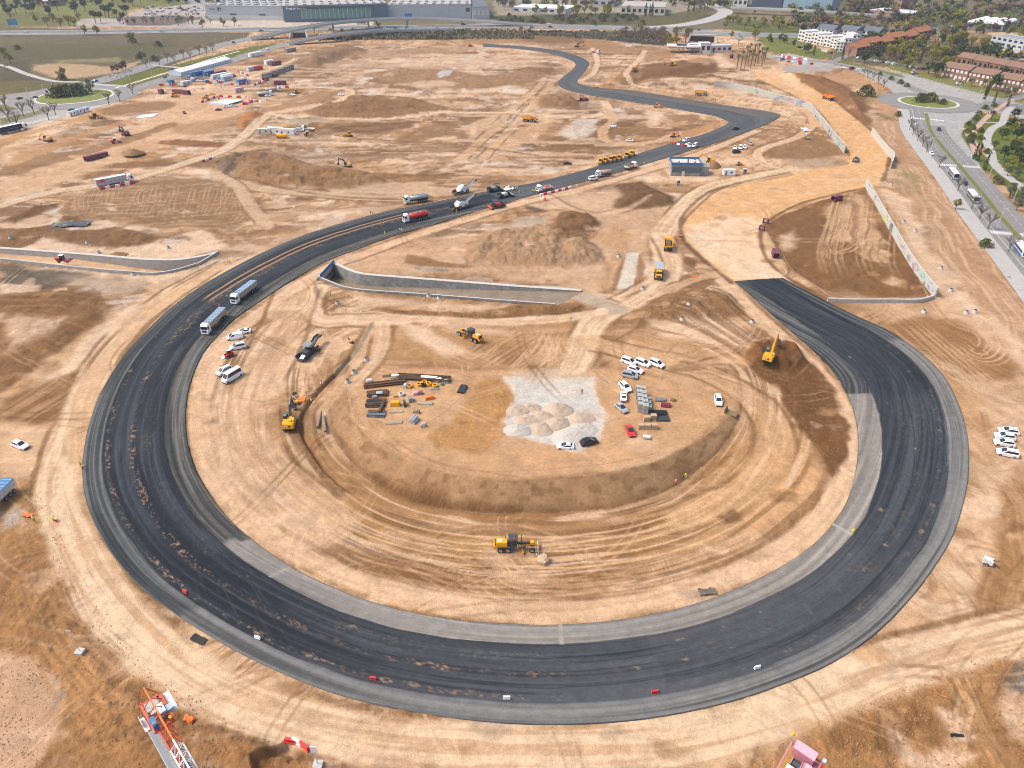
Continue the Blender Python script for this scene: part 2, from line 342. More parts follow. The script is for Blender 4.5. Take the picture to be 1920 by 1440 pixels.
# ---- off-site land first
area([(-400,40),(470,62),(460,72),(240,152),(100,170),(-400,190)],'dry',1,2,2,20,rough=.2)
area([(-400,95),(100,80),(250,85),(330,70),(300,105),(200,112),(60,115),(-400,130)],(120,116,74),.8,6,8,20)
area([(60,122),(120,118),(190,125),(250,118),(270,112),(230,135),(160,145),(100,150),(60,140)],(212,176,138),.9,3,4,12)
area([(100,113),(220,108),(240,116),(110,118)],(176,160,112),.7,3,3,12)
area([(0,120),(50,112),(60,130),(110,150),(0,152)],(112,100,70),.7,3,4)
area([(-400,150),(150,155),(100,175),(-400,200)],(140,124,70),.9,2,2)
area([(-900,-20),(425,-20),(385,8),(250,17),(205,48),(-900,54)],(150,150,72),1,3,4,20)
area([(-900,26),(60,22),(180,36),(200,50),(-900,54)],(138,134,66),.8,6,6,20)
area([(255,22),(390,2),(400,40),(400,52),(140,50),(150,36),(230,34)],(205,192,182),1,2,2)
area([(230,32),(330,28),(380,34),(320,48),(240,48)],(126,104,92),.8,3,3)
area([(-900,-100),(2900,-100),(2900,-8),(-900,-8)],(150,146,116),1,8,10,40)
area([(400,-8),(2900,-8),(2900,60),(1300,56),(920,40),(900,45),(400,55)],(150,138,104),1,3,3,30)
area([(390,38),(700,36),(700,48),(380,54)],(222,204,190),1,2,1)
area([(925,0),(1300,-8),(1340,10),(1290,25),(1080,30),(930,38)],(190,176,156),.8,3,5,20)
area([(925,30),(1170,24),(1190,28),(1200,32),(1330,26),(1340,30),(1240,47),(1120,46),(930,44)],'olive',1,2,3,12,rough=.5)
area([(1180,47),(1270,46),(1330,25),(1345,15),(1330,10),(1250,28),(1190,34)],(132,122,74),.9,3,3)
area([(850,57),(1200,62),(1240,70),(1250,85),(1090,72),(980,67),(850,74),(640,75),(640,62)],(120,102,70),1,2,2,10,rough=.5)
area([(1360,44),(1420,38),(1480,52),(1560,55),(1640,60),(1600,80),(1460,70),(1370,56)],(132,136,70),1,3,4)
area([(1400,20),(1460,24),(1700,48),(1920,72),(2100,80),(2100,94),(1700,66),(1560,44),(1400,36)],(172,148,122),.9,3,4)
area([(1560,0),(1700,10),(2000,25),(2300,40),(2300,72),(1900,62),(1720,44),(1600,22)],(124,132,76),.9,4,6,25)
area([(1600,70),(2100,90),(2900,200),(2900,420),(2010,330),(1930,230),(1850,150),(1700,130),(1550,112),(1560,80)],(142,134,96),1,3,4,20)
# the boulevard side on the right
area([(1420,72),(1480,68),(1560,100),(1545,112),(1480,110),(1440,95)],(140,150,64),.9,1,1)
area([(1430,105),(1480,100),(1560,118),(1640,128),(1800,155),(1920,190),(2300,300),(2300,440),(1960,250),(1900,215),(1830,205),(1790,215),(1700,200),(1660,160),(1600,130),(1500,122)],(204,200,192),1,.6,.4)
area([(1670,118),(1760,140),(1860,165),(1920,190),(1920,196),(1850,178),(1750,152),(1665,128)],(150,150,72),.9,.8,.6)
area([(1570,112),(1640,128),(1690,140),(1700,146),(1640,138),(1560,120)],(140,146,66),.9,.8,.6)
area([(1870,215),(1900,225),(1930,245),(2300,480),(2300,700),(1985,470),(1925,392),(1866,330),(1832,312),(1822,296),(1808,270),(1800,250),(1812,228),(1840,212)],(134,146,58),1,.6,.8,8)
area([(1830,205),(1845,190),(1920,196),(2300,330),(2300,380),(1920,216),(1870,208)],'road',1,.6,.3)
area([(1771,222),(1815,205),(1845,205),(1830,225),(1810,228),(1804,246),(1800,262),(1818,294),(1834,314),(1812,308),(1790,275),(1770,245)],(206,202,197),1,.5,.2,rough=.01)
# left avenue
area([(-300,205),(60,186),(180,168),(260,178),(120,216),(0,255),(-300,330)],(204,198,190),1,.6,.4)
area([(-100,218),(30,190),(80,175),(110,182),(70,200),(0,215),(-100,240)],(140,136,66),.9,1.2,1.5)
area([(0,222),(60,210),(110,196),(120,200),(60,218),(0,236)],(142,138,70),.8,1,1)
for g_ in ([(196,158),(233,160),(335,127),(300,126)],[(318,124),(352,126),(500,90),(520,82),(480,86),(425,97)],[(242,160),(268,161),(372,129),(345,127)],[(362,125),(390,126),(452,108),(440,103)],[(180,163),(235,164),(245,167),(180,166)]): area(g_,'grass',1,.5,.6,8)
area([(1686,203),(1697,245),(1738,300),(1800,362),(1900,482),(2000,605),(2120,600),(1960,470),(1850,330),(1800,250),(1790,212)],'pave',1,.4,.2)
# ---- soil inside the site: far half
def mottle(pix, col, a, sc, lo, hi, seed, ax=1.0, ay=1.0, ang=0.0):
    q = W2(pix); m = _m(q, 10); X, Y = GX[m], GY[m]; c_, s_ = math.cos(ang), math.sin(ang); U, V = (X*c_ + Y*s_)/ax, (Y*c_ - X*s_)/ay
    w1 = fbm(X/(sc*.8), Y/(sc*.8), 2, seed+1) - .5; n = fbm(U/sc + w1*.9, V/sc + w1*.9, 5, seed)
    k = sstep(lo, hi, n) * sstep(8, -8, sdf(q, X, Y)) * a; ALB[m] += (rgb(*(C[col] if isinstance(col, str) else col)) - ALB[m]) * k[:, None]; ROUGH[m] = ROUGH[m]*(1-k*.6) + .3*k*.6*(col not in ('pale','white'))
FARP = [(300,150),(640,82),(900,90),(1060,110),(1040,160),(1090,185),(1330,225),(1330,240),(1180,285),(1000,340),(760,385),(560,430),(400,500),(0,680),(-60,640),(-60,320),(180,225)]
HILL = [(860,70),(1180,80),(1420,100),(1500,150),(1400,175),(1100,158),(1110,110),(1040,90)]; SLP = [(1600,140),(1690,220),(1800,380),(1960,560),(1960,900),(1840,900),(1800,720),(1640,590),(1760,560),(1640,340),(1690,300),(1640,230)]
INP = [(620,500),(760,450),(1000,375),(1200,330),(1290,370),(1270,430),(1380,540),(1200,620),(1100,560),(900,530)]
area([(330,140),(640,80),(900,88),(1060,110),(1040,160),(1100,200),(1300,225),(1340,235),(1000,340),(760,385),(400,500),(0,640),(0,300),(180,230)],'beige',.55,6,8,30)
for P_ in (FARP, HILL, INP): mottle(P_, (166,122,82), .9, 34, .50, .55, 901, 1.6); mottle(P_, 'pale', .7, 26, .55, .62, 902, 1.5); mottle(P_, 'dbrown', .5, 16, .57, .64, 903, 1.3); mottle(P_, 'grey', .6, 40, .60, .66, 904); mottle(P_, 'ochre', .5, 20, .58, .63, 905); mottle(P_, 'brown', .6, 7, .56, .66, 906); mottle(P_, 'white', .5, 13, .66, .70, 907); mottle(P_, 'dbrown', .5, 11, .60, .66, 908, 9, .7, .12); mottle(P_, 'pale', .6, 11, .57, .64, 909, 9, .6, -.1)
mottle(SLP, 'brown', .6, 22, .52, .62, 911, 1, 2.4, .55); mottle(SLP, 'pale', .6, 16, .54, .62, 912, .5, 3, .55); mottle(SLP, 'dbrown', .4, 9, .58, .66, 913, .5, 4, .5); mottle(SLP, 'dry', .5, 15, .62, .68, 914)
area([(0,345),(190,270),(320,200),(300,185),(420,160),(480,175),(440,230),(390,260),(250,290),(120,340),(0,380)],'sand',.8,3,4,streak=((0,340),(300,230)),samt=.7,scol='tan')
area([(0,270),(110,236),(220,216),(330,200),(310,190),(260,190),(190,203),(100,235),(0,262)],'ochre',.8,2,2,10,streak=((0,270),(250,200)),samt=.5,scol='tan')
area([(20,295),(110,262),(220,230),(260,216),(240,232),(130,268),(60,300),(0,328)],'ochre',.8,2,2,10)
area([(180,207),(230,196),(300,190),(330,192),(320,205),(250,212),(200,215)],'brown',.8,2,3,8)
area([(0,315),(80,292),(160,278),(250,252),(330,226),(340,232),(260,262),(170,290),(60,318),(0,330)],'brown',.85,2,3,8)
area([(300,262),(360,262),(420,268),(415,276),(360,275),(295,270)],(176,112,72),.9,1,1.2)
area([(230,285),(268,283),(262,294),(232,294)],'dbrown',.9,2,1)
area([(320,235),(400,225),(470,208),(495,212),(488,226),(450,245),(380,252),(330,250)],'brown',.5,3,4)
area([(445,222),(470,208),(496,212),(490,226),(460,240),(442,240)],(206,142,84),1,1.5,1.5)
area([(410,300),(440,285),(462,290),(450,310),(422,330),(405,318)],(150,128,104),.95,1.5,2,5,rough=.7)
area([(440,298),(480,288),(530,290),(600,312),(690,322),(735,342),(650,354),(560,352),(470,346),(435,325)],'brown',.85,3,4,10,rough=.5)
area([(520,320),(600,316),(660,330),(600,345),(540,340)],'dbrown',.35,3,4)
area([(565,212),(590,200),(640,182),(720,178),(790,187),(840,202),(866,211),(830,219),(700,221),(600,222)],'brown',.95,3,4,12,rough=.5)
area([(620,205),(700,185),(760,190),(800,203),(700,212)],(168,118,74),.6,4,4)
area([(490,206),(540,188),(600,170),(636,173),(628,188),(590,200),(545,210)],(196,150,106),.9,3,4)
area([(560,125),(570,108),(610,92),(650,90),(705,96),(650,108),(600,125)],(172,134,100),.95,4,4)
area([(640,100),(860,86),(905,92),(780,104),(660,112)],(200,158,120),.7,5,5)
area([(680,138),(750,130),(840,131),(905,142),(1000,130),(1032,140),(985,158),(900,166),(820,162),(740,160)],(188,144,104),.95,4,6,14,rough=.4)
area([(600,120),(700,112),(840,108),(1000,112),(1030,125),(900,130),(700,128),(600,135)],'pale',.45,6,8,16,streak=((600,125),(1000,118)),samt=.5,scol='tan')
area([(745,158),(830,150),(860,156),(800,166)],'pale',.6,3,3)
area([(818,138),(832,131),(850,132),(845,140),(826,146)],(214,206,200),1,1.2,.8)
for c in [(755,113,12),(875,111,14),(905,99,8),(835,172,12),(950,162,10),(700,172,12),(868,168,9),(885,107,8)]:
    area([(c[0]-c[2],c[1]),(c[0],c[1]-2.5),(c[0]+c[2],c[1]),(c[0],c[1]+2.5)],(226,212,200),.9,1.5,2)
area([(618,236),(680,228),(770,230),(772,240),(700,252),(630,246)],'dbrown',.85,3,3,10,streak=((620,238),(770,236)),samt=.4,scol='tan')
area([(520,232),(560,216),(600,218),(622,227),(560,232)],(206,186,160),.9,2,2)
area([(800,230),(872,224),(850,250),(760,273),(728,270),(760,250)],'brown',.85,3,4)
area([(880,232),(930,215),(950,225),(930,245),(880,262)],'beige',.9,3,3)
area([(920,270),(1000,230),(1040,222),(1020,250),(940,290)],'sand',.7,3,3,streak=((900,290),(1000,225)),samt=.6,scol='ochre')
for k in range(2):
    road([(862+k*40,300),(900+k*35,265),(935+k*32,232),(960+k*30,205),(1000+k*22,172),(1020+k*18,150)],5,'sand',.6,1,.4)
area([(1080,225),(1120,224),(1115,250),(1070,262),(1050,250)],(224,208,192),.8,2,2.5)
area([(1210,205),(1245,213),(1235,235),(1215,237)],'pale',.8,2,2)
area([(1250,215),(1310,216),(1315,225),(1260,230)],'brown',.8,2,3)
area([(1155,240),(1200,236),(1250,246),(1230,255),(1170,250)],'brown',.7,2,3)
area([(1280,247),(1345,228),(1352,232),(1300,255),(1260,265)],'ochre',.9,1.5,1.5)
area([(1000,196),(1015,180),(1035,177),(1050,185),(1075,183),(1090,193),(1060,202),(1020,202)],'brown',.85,3,3)
area([(1100,172),(1150,140),(1200,128),(1290,112),(1340,108),(1350,130),(1300,140),(1230,150),(1190,158)],(206,158,112),.9,5,4)
area([(1140,160),(1180,128),(1196,125),(1200,140),(1195,158),(1170,165)],'brown',.85,3,3)
area([(1200,150),(1208,120),(1260,116),(1320,122),(1350,112),(1345,135),(1300,146),(1240,146)],(160,114,72),.9,3,4)
area([(1190,100),(1250,92),(1270,105),(1215,118)],(198,150,106),.8,4,4)
area([(1020,66),(1100,66),(1180,88),(1240,95),(1160,102),(1080,88),(960,80),(900,84),(860,72),(960,66)],(196,150,106),.9,4,4)
area([(970,68),(1080,64),(1100,78),(1040,82),(980,76)],(128,98,66),.5,4,6,8)
area([(1335,105),(1350,100),(1385,110),(1400,125),(1350,128)],'pale',.8,3,2)
area([(1350,100),(1420,95),(1440,108),(1420,122),(1400,128),(1370,118)],(190,140,96),.6,3,3)
area([(1470,122),(1560,122),(1562,134),(1480,136),(1465,130)],(196,186,176),.9,1.5,1.5)
area([(1452,140),(1480,135),(1560,150),(1620,180),(1640,240),(1600,222),(1560,190),(1500,160)],(168,116,70),.9,3,4,12)
area([(1545,140),(1600,135),(1650,165),(1690,200),(1690,235),(1640,200),(1620,165),(1560,150)],(216,166,124),.9,3,4)
area([(1640,215),(1690,235),(1720,290),(1790,370),(1860,470),(1940,560),(1940,700),(1850,590),(1760,470),(1690,340),(1660,300)],(208,162,124),.85,4,5,20,streak=((1660,230),(1900,600)),samt=.6,scol='pale')
area([(1690,320),(1720,330),(1730,365),(1700,360)],(170,150,96),.6,4,4); area([(1605,190),(1650,170),(1655,176),(1620,200)],(160,146,84),.6,3,3)
# the sand-orange embankment of the new straight
area([(1400,130),(1442,120),(1500,150),(1565,190),(1645,255),(1668,290),(1655,342),(1600,366),(1500,382),(1445,418),(1428,460),(1440,490),(1472,521),(1377,528),(1330,490),(1290,455),(1278,425),(1298,385),(1350,352),(1450,328),(1560,312),(1590,290),(1570,255),(1530,202),(1480,172),(1425,150)],'orange',1,.8,.8,8,streak=((1440,440),(1640,310)),samt=.45,scol='pale',rough=.05)
area([(1285,425),(1400,400),(1440,415),(1425,460),(1440,490),(1470,520),(1377,526),(1330,488),(1292,452)],(244,208,172),.85,3,2,streak=((1420,510),(1330,430)),samt=.35,scol='white',rough=.03)
area([(1300,390),(1380,350),(1480,330),(1640,330),(1600,362),(1500,380),(1420,410)],(238,184,128),.6,4,2,streak=((1300,400),(1600,330)),samt=.5,scol='pale')
area([(1390,128),(1450,122),(1500,160),(1440,140)],'pale',.5,4,3)
area([(1466,158),(1530,180),(1525,172),(1470,150)],'pale',.6,2,2)
area([(1435,265),(1480,262),(1540,258),(1575,275),(1580,292),(1500,300),(1440,296)],'brown',.9,2,2,8,rough=.3)
area([(1470,300),(1580,296),(1575,310),(1500,318)],(200,168,140),.8,2,2)
area([(1432,425),(1470,402),(1540,376),(1622,355),(1684,455),(1750,556),(1600,560),(1535,540),(1480,505)],(166,120,76),1,.8,.6,8,rough=.2)
area([(1545,400),(1600,365),(1625,365),(1650,430),(1680,490),(1690,540),(1640,500),(1610,470),(1570,440),(1540,420)],(236,194,152),.7,2,6,10,streak=((1615,360),(1640,540)),samt=1.0,scol='brown')
area([(1455,440),(1490,430),(1500,450),(1470,470)],'pale',.7,2,3)
area([(1625,352),(1640,352),(1740,480),(1775,560),(1755,560),(1690,460)],'ochre',.8,1.5,1,streak=((1630,355),(1750,540)),samt=.6)
area([(1655,355),(1690,362),(1740,450),(1800,530),(1860,600),(1850,640),(1790,600),(1700,460)],'pale',.75,2,3)
# ---- middle left
area([(115,400),(130,380),(180,340),(280,328),(390,335),(450,360),(470,412),(430,432),(300,425),(230,420)],(176,134,94),.95,1.5,4,streak=((160,400),(440,385)),samt=.55,scol='beige')
area([(0,416),(60,388),(112,381),(112,389),(60,406),(28,421)],'dbrown',.95,1.5,2)
area([(110,403),(160,402),(150,415),(60,426),(0,431),(0,468),(45,463),(85,447),(125,455),(180,462),(262,460),(298,446),(260,434),(220,425),(165,430),(130,430),(100,425)],(162,118,76),.95,1.5,2.5,rough=.3)
area([(45,466),(82,447),(122,456),(172,463),(258,462),(292,458),(360,452),(365,445),(340,440),(375,432),(400,440),(425,458),(400,472),(330,487),(270,487),(200,479),(100,472)],'pale',.85,1.5,2)
area([(0,500),(100,506),(168,516),(120,532),(60,545),(0,545)],'dkgrey',.85,2,2)
area([(110,515),(200,520),(290,520),(260,545),(200,550),(150,545)],'grey',.7,3,3)
area([(0,552),(80,541),(150,546),(190,560),(250,568),(200,590),(150,625),(120,660),(60,700),(0,735)],(160,114,70),.95,2,4,12,streak=((0,560),(240,590)),samt=.35,scol='ochre',rough=.2)
area([(300,545),(245,575),(190,615),(160,640),(110,690),(50,735),(70,742),(130,702),(190,652),(200,622),(260,582)],(234,200,170),.95,1.2,2,rough=.1)
area([(0,600),(50,590),(110,600),(90,622),(20,660),(0,665)],'pale',.7,3,4,streak=((0,640),(100,590)),samt=.6,scol='tan')
area([(0,532),(75,535),(72,545),(0,552)],'pale',.8,1,1)
area([(0,748),(60,727),(130,702),(172,690),(135,740),(112,792),(60,800),(0,792)],(172,126,80),.9,2,2,streak=((0,790),(160,690)),samt=.6,scol='tan')
area([(0,795),(110,800),(150,740),(165,800),(155,900),(130,990),(105,905),(60,890),(0,900)],'sand',.9,2,2,streak=((0,830),(150,860)),samt=.5,scol='pale')
area([(0,1000),(0,940),(60,905),(85,922),(98,965),(115,1015),(150,1080),(215,1180),(270,1245),(360,1310),(430,1350),(520,1400),(620,1450),(0,1460)],(196,144,94),1,1.5,2,10,rough=.28)
area([(0,970),(30,950),(58,955),(50,978),(10,995),(0,1000)],(206,188,172),.95,1,1)
area([(0,1050),(60,1040),(120,1150),(190,1240),(150,1260),(60,1200),(0,1180)],(176,126,80),.6,3,3,8)
area([(-40,1230),(50,1228),(105,1262),(126,1300),(118,1350),(95,1395),(60,1440),(-40,1460)],(222,180,146),1,1,1.6,6,streak=((0,1420),(100,1290)),samt=.5,scol='tan',rough=.06)
area([(100,1296),(124,1294),(124,1312),(98,1332)],(176,166,152),.8,.8,.6)
area([(160,1205),(200,1210),(250,1260),(235,1275),(190,1250)],(222,176,138),.7,1.5,2)
area([(180,1250),(280,1290),(400,1370),(460,1400),(520,1430),(420,1440),(250,1420)],(184,132,86),.6,3,3,6,rough=.4)
area([(355,1375),(372,1360),(375,1390),(360,1400)],(222,180,146),.7,1,1)
# ---- bottom right
area([(1380,1460),(1480,1385),(1560,1350),(1640,1312),(1720,1272),(1810,1242),(1960,1196),(2100,1200),(2100,1460)],(198,146,96),1,1.5,1.5,10,rough=.28)
area([(1560,1360),(1640,1330),(1720,1320),(1760,1350),(1770,1400),(1700,1420),(1640,1390),(1560,1400)],(176,124,78),.7,3,3,5)
area([(1757,1330),(1800,1334),(1816,1350),(1790,1372),(1772,1356)],'pale',.9,1,1.5); area([(1890,1285),(1960,1265),(1960,1400),(1885,1382),(1872,1330)],(226,186,152),.95,1,1.5)
area([(1670,1372),(1690,1378),(1712,1412),(1760,1440),(1690,1440)],'pale',.85,1,1.5); area([(1752,1420),(1800,1395),(1862,1408),(1840,1445),(1752,1445)],'pale',.8,1,2)
area([(1778,1385),(1830,1378),(1828,1384),(1782,1392)],'pale',.8,.6,.5)
area([(1800,1105),(1860,1060),(1890,870),(1920,860),(2000,900),(2000,1160),(1890,1172),(1835,1150)],(190,138,88),.9,1.5,2,8,streak=((1890,880),(1892,1100)),samt=.7,scol='tan',rough=.15)
area([(1882,1286),(1922,1226),(1970,1240),(1970,1300),(1905,1297)],(150,138,126),.9,.8,.8)
# ---- right of the curve
area([(1560,548),(1640,590),(1720,640),(1790,700),(1830,790),(1840,900),(1920,900),(1980,760),(1920,640),(1840,600),(1760,562),(1640,562)],'beige',.6,4,4)
area([(1640,602),(1720,592),(1790,598),(1850,640),(1910,690),(1900,712),(1810,700),(1740,660),(1690,640)],(184,134,86),.95,2,3,8,streak=((1700,610),(1880,700)),samt=.4,scol='ochre')
area([(1770,575),(1840,570),(1880,640),(1920,690),(1920,640),(1860,585)],'pale',.7,2,2)
area([(1700,640),(1790,700),(1850,780),(1870,860),(1840,860),(1800,760),(1740,690)],'ochre',.6,2,3,streak=((1700,640),(1850,800)),samt=.6)
# ---- inside the curve
area([(620,500),(760,470),(900,440),(1080,380),(1200,335),(1270,380),(1250,420),(1200,500),(1120,540),(1090,545),(900,520),(700,505)],'beige',.8,4,4,14)
area([(640,500),(700,470),(780,450),(880,445),(860,480),(760,500),(680,508)],(226,182,142),.8,3,3)
area([(900,440),(960,425),(1030,418),(1100,445),(1135,470),(1130,492),(1060,502),(960,497),(880,492),(862,465)],(198,158,122),.95,2,3,8,rough=.5)
area([(1030,412),(1060,396),(1110,400),(1132,420),(1100,448),(1040,440)],(158,114,74),.95,2,3,8,rough=.3)
area([(1150,346),(1200,340),(1262,370),(1270,382),(1210,392),(1150,390),(1165,365)],(146,108,70),.95,2,2,8,rough=.3)
area([(955,412),(1000,404),(1025,412),(1000,425),(960,424)],(206,186,164),.8,1.5,2)
area([(980,385),(1005,388),(1030,397),(1000,400)],(110,96,80),.8,1.5,2)
area([(760,492),(765,477),(830,490),(890,498),(880,504),(790,500)],'brown',.95,1,1); area([(774,500),(842,505),(840,510),(778,506)],(176,164,152),.9,.6,.3)
area([(1100,440),(1170,420),(1180,470),(1140,545),(1120,540),(1150,470)],'ochre',.6,2,2,streak=((1180,430),(1140,540)),samt=.5)
area([(1175,474),(1198,474),(1186,543),(1155,541)],(232,218,200),1,.5,.2,rough=.01); area([(1172,482),(1160,500),(1145,545),(1155,545)],'brown',.8,.8,.6); area([(1200,478),(1210,500),(1200,548),(1188,546)],'brown',.8,.8,.6)
area([(575,562),(570,548),(588,530),(602,538),(607,556),(640,571),(700,578),(800,582),(900,585),(960,570),(1085,568),(1100,576),(1080,590),(900,598),(700,590),(620,585)],(180,132,86),.95,1.2,1.6,5,rough=.3)
area([(640,556),(760,562),(900,572),(960,572),(900,584),(780,578),(660,568)],'pale',.7,2,2)
area([(1195,560),(1290,540),(1380,546),(1398,590),(1330,602),(1220,600),(1182,628),(1185,600)],(178,132,88),.95,1.5,2.5,6,rough=.3)
area([(1215,600),(1340,600),(1420,625),(1390,650),(1300,650),(1240,630)],'pale',.7,2,2.5)
area([(1190,625),(1300,640),(1420,670),(1400,690),(1300,660),(1200,645)],'ochre',.7,2,2,streak=((1190,630),(1400,680)),samt=.6)
area([(720,610),(960,612),(1110,600),(1090,685),(960,692),(800,682),(720,690)],(206,156,108),.9,2,2,streak=((740,620),(1080,640)),samt=.6,scol='beige',rough=.12)
area([(900,640),(1000,650),(1070,660),(1070,690),(960,692),(880,660)],(178,130,84),.8,2,2,streak=((960,690),(1060,620)),samt=.9,scol='sand')
area([(752,606),(800,612),(872,660),(838,668),(770,640)],'pale',.85,1.5,2); area([(820,608),(950,615),(960,630),(900,628)],'pale',.6,2,2)
area([(650,690),(720,690),(960,695),(1150,690),(1200,700),(1350,740),(1370,770),(1300,830),(1150,880),(1040,892),(940,898),(840,888),(760,862),(700,830),(665,780)],(226,178,134),.9,1.2,1.2,10,rough=.1)
area([(1140,650),(1300,680),(1420,720),(1450,800),(1420,860),(1380,800),(1340,740),(1240,700),(1150,690)],'sand',.8,2,2,streak=((1180,680),(1440,800)),samt=.6,scol='ochre')
area([(848,790),(900,715),(935,712),(966,736),(946,770),(952,810),(900,850),(820,842),(800,820)],(212,158,102),.95,1,1,6,rough=.18)
area([(945,708),(1110,710),(1124,760),(1139,800),(1122,822),(1050,834),(960,816),(946,790),(966,740)],'gravel',1,1,1.6,6,rough=.05)
area([(960,700),(1080,690),(1110,712),(1000,720)],(220,198,176),.7,2,2)
area([(690,705),(850,700),(870,715),(790,800),(760,800),(700,785),(680,740)],(226,180,136),.8,1,1)
# slope of the plateau
area([(690,640),(655,710),(662,780),(700,830),(760,862),(840,888),(940,899),(1040,893),(1150,882),(1230,865),(1300,830),(1350,795),(1378,772),(1388,780),(1352,842),(1310,882),(1260,918),(1180,948),(1080,960),(980,962),(870,960),(790,948),(700,902),(645,852),(615,800),(612,740),(640,660)],(204,160,118),1,.5,.8,14,rough=.05)
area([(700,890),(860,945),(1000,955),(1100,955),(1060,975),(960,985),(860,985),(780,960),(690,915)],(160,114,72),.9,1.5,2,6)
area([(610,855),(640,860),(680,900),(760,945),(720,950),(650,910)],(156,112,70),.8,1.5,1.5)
# ring floor, graded in circles
area([(690,960),(960,990),(1250,960),(1380,860),(1430,760),(1500,790),(1560,850),(1500,960),(1380,1060),(1180,1130),(960,1150),(700,1110),(560,1010),(540,940)],'tan',.5,4,4)
area([(1383,650),(1440,640),(1500,655),(1532,692),(1572,752),(1582,802),(1578,852),(1540,822),(1500,790),(1462,720),(1410,682)],(150,106,64),.95,1.5,2.5,6,rough=.12)
area([(800,1020),(940,1010),(960,1040),(820,1045)],(186,136,88),.6,2,2); area([(1020,1030),(1200,1020),(1210,1050),(1120,1090),(1040,1085)],(178,130,84),.9,1.2,1.5)
area([(700,1040),(800,1050),(900,1090),(860,1110),(740,1080)],(182,132,86),.8,2,2.5)
area([(1440,850),(1480,820),(1540,850),(1540,900),(1480,960),(1420,990),(1380,980)],(228,176,128),.8,2,2,streak=((1400,980),(1500,860)),samt=.5,scol='tan')
# ring-shaped wheel marks on the pit floor
rr, th = _pol(GX, GY); _m1 = np.where((rr < 110) & (np.abs(th) < 2.4))[0]
ra = np.interp(th[_m1], *R2); rb = np.interp(th[_m1], *R3); f = (rr[_m1] - ra) / np.maximum(rb - ra, 1)
wob = (fbm(GX[_m1] / 30, GY[_m1] / 30, 2, 77) - .5) * .25
k = sstep(-.02, .06, f) * sstep(1.02, .9, f)
g1 = sstep(.52, .7, noise(f * 26 + wob * 14, th[_m1] * 2.5, 71) * .6 + noise(f * 55 + wob * 30, th[_m1] * 5, 72) * .4)
g2 = sstep(.55, .72, noise(f * 20 - wob * 16, th[_m1] * 2 + 9, 73))
mix(_m1, rgb(206, 156, 106), k * sstep(.62, .45, f) * sstep(1.7, 1.2, np.abs(th[_m1])) * (.45 + .4 * noise(th[_m1] * 3, f * 5, 74)))
g3 = sstep(.55, .68, noise(f * 70 + wob * 30, th[_m1] * 4, 75)); mix(_m1, rgb(*C['pale']), k * g1 * .7); mix(_m1, rgb(*C['brown']), k * g2 * .75); mix(_m1, rgb(*C['dbrown']), k * g3 * sstep(.5, .7, noise(f * 4, th[_m1] * 3, 76)) * .6)
for f0 in (.23, .31, .39, .47, .55):
    e = np.abs(f - f0 - wob * .15 - .02 * np.sin(th[_m1] * 2 + f0 * 9)); kk = sstep(.014, .006, e) * sstep(1.5, .9, np.abs(th[_m1])) * .9
    mix(_m1, rgb(236, 190, 140), kk)
# comb marks of the bucket on the slope (fine ribs down the slope)
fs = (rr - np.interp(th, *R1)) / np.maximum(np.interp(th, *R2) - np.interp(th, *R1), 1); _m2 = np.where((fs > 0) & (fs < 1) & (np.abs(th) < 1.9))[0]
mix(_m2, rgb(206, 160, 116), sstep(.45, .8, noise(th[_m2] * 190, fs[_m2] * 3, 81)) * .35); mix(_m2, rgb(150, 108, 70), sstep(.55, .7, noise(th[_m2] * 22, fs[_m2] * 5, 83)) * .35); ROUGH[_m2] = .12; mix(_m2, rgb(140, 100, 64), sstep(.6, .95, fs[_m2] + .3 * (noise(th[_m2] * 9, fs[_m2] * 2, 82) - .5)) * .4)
# ---- haul roads
road([(0,386),(60,368),(120,356),(190,346),(270,330),(340,308),(410,285),(450,260),(488,226),(510,212)],7,(232,206,178))
road([(510,212),(560,205),(600,197),(640,186),(657,174),(642,166),(560,164),(420,166),(330,165),(290,168)],7,'pale')
road([(505,213),(560,218),(640,223),(700,224),(780,218),(860,211),(960,212),(1040,217),(1105,219),(1138,206),(1132,190)],6,'pale')
road([(1138,206),(1150,225),(1130,245),(1140,265),(1190,270),(1250,262)],6,'sand',.8)
road([(400,170),(440,160),(480,140),(520,125),(560,108)],6,'pale'); road([(300,180),(400,166)],8,'pale',.8)
road([(410,330),(470,350),(560,360),(680,370),(760,372)],8,(224,192,160),.8); road([(400,325),(440,345),(465,380),(480,400),(500,420)],6,(222,190,160),.8)
road([(0,620),(0,620)],1) if 0 else None
road([(440,490),(350,535),(270,590),(205,660),(165,730),(140,800),(118,860),(104,910),(115,965),(150,1040),(195,1115),(262,1195),(350,1268),(455,1322),(600,1366),(760,1393),(950,1402),(1150,1400),(1300,1382),(1450,1342),(1560,1302),(1660,1256),(1780,1218),(1960,1176)],8.5,(242,208,174),1,1.2,.5,1.6)
road([(425,492),(330,550),(255,610),(195,680),(158,750),(150,800),(146,860)],5,'sand',.9)
road([(1050,343),(900,366),(760,395),(640,428),(540,462),(440,500)],6,'pale',.8)
road([(1060,362),(980,380),(900,404),(800,434),(700,470),(620,500),(540,548),(470,600),(420,650),(385,710),(372,780),(385,850),(420,920),(480,990),(560,1040),(700,1100),(850,1135),(1000,1150),(1150,1140),(1300,1105),(1420,1055),(1520,990),(1575,920),(1590,850),(1582,780),(1555,720),(1520,680),(1450,620),(1390,560),(1350,520)],5,(240,200,164),.95,1,.3,1.2)
road([(1340,245),(1240,282),(1150,310),(1050,336)],5,'sand',.8); road([(1420,245),(1300,292),(1160,335),(1070,360)],5,'pale',.9)
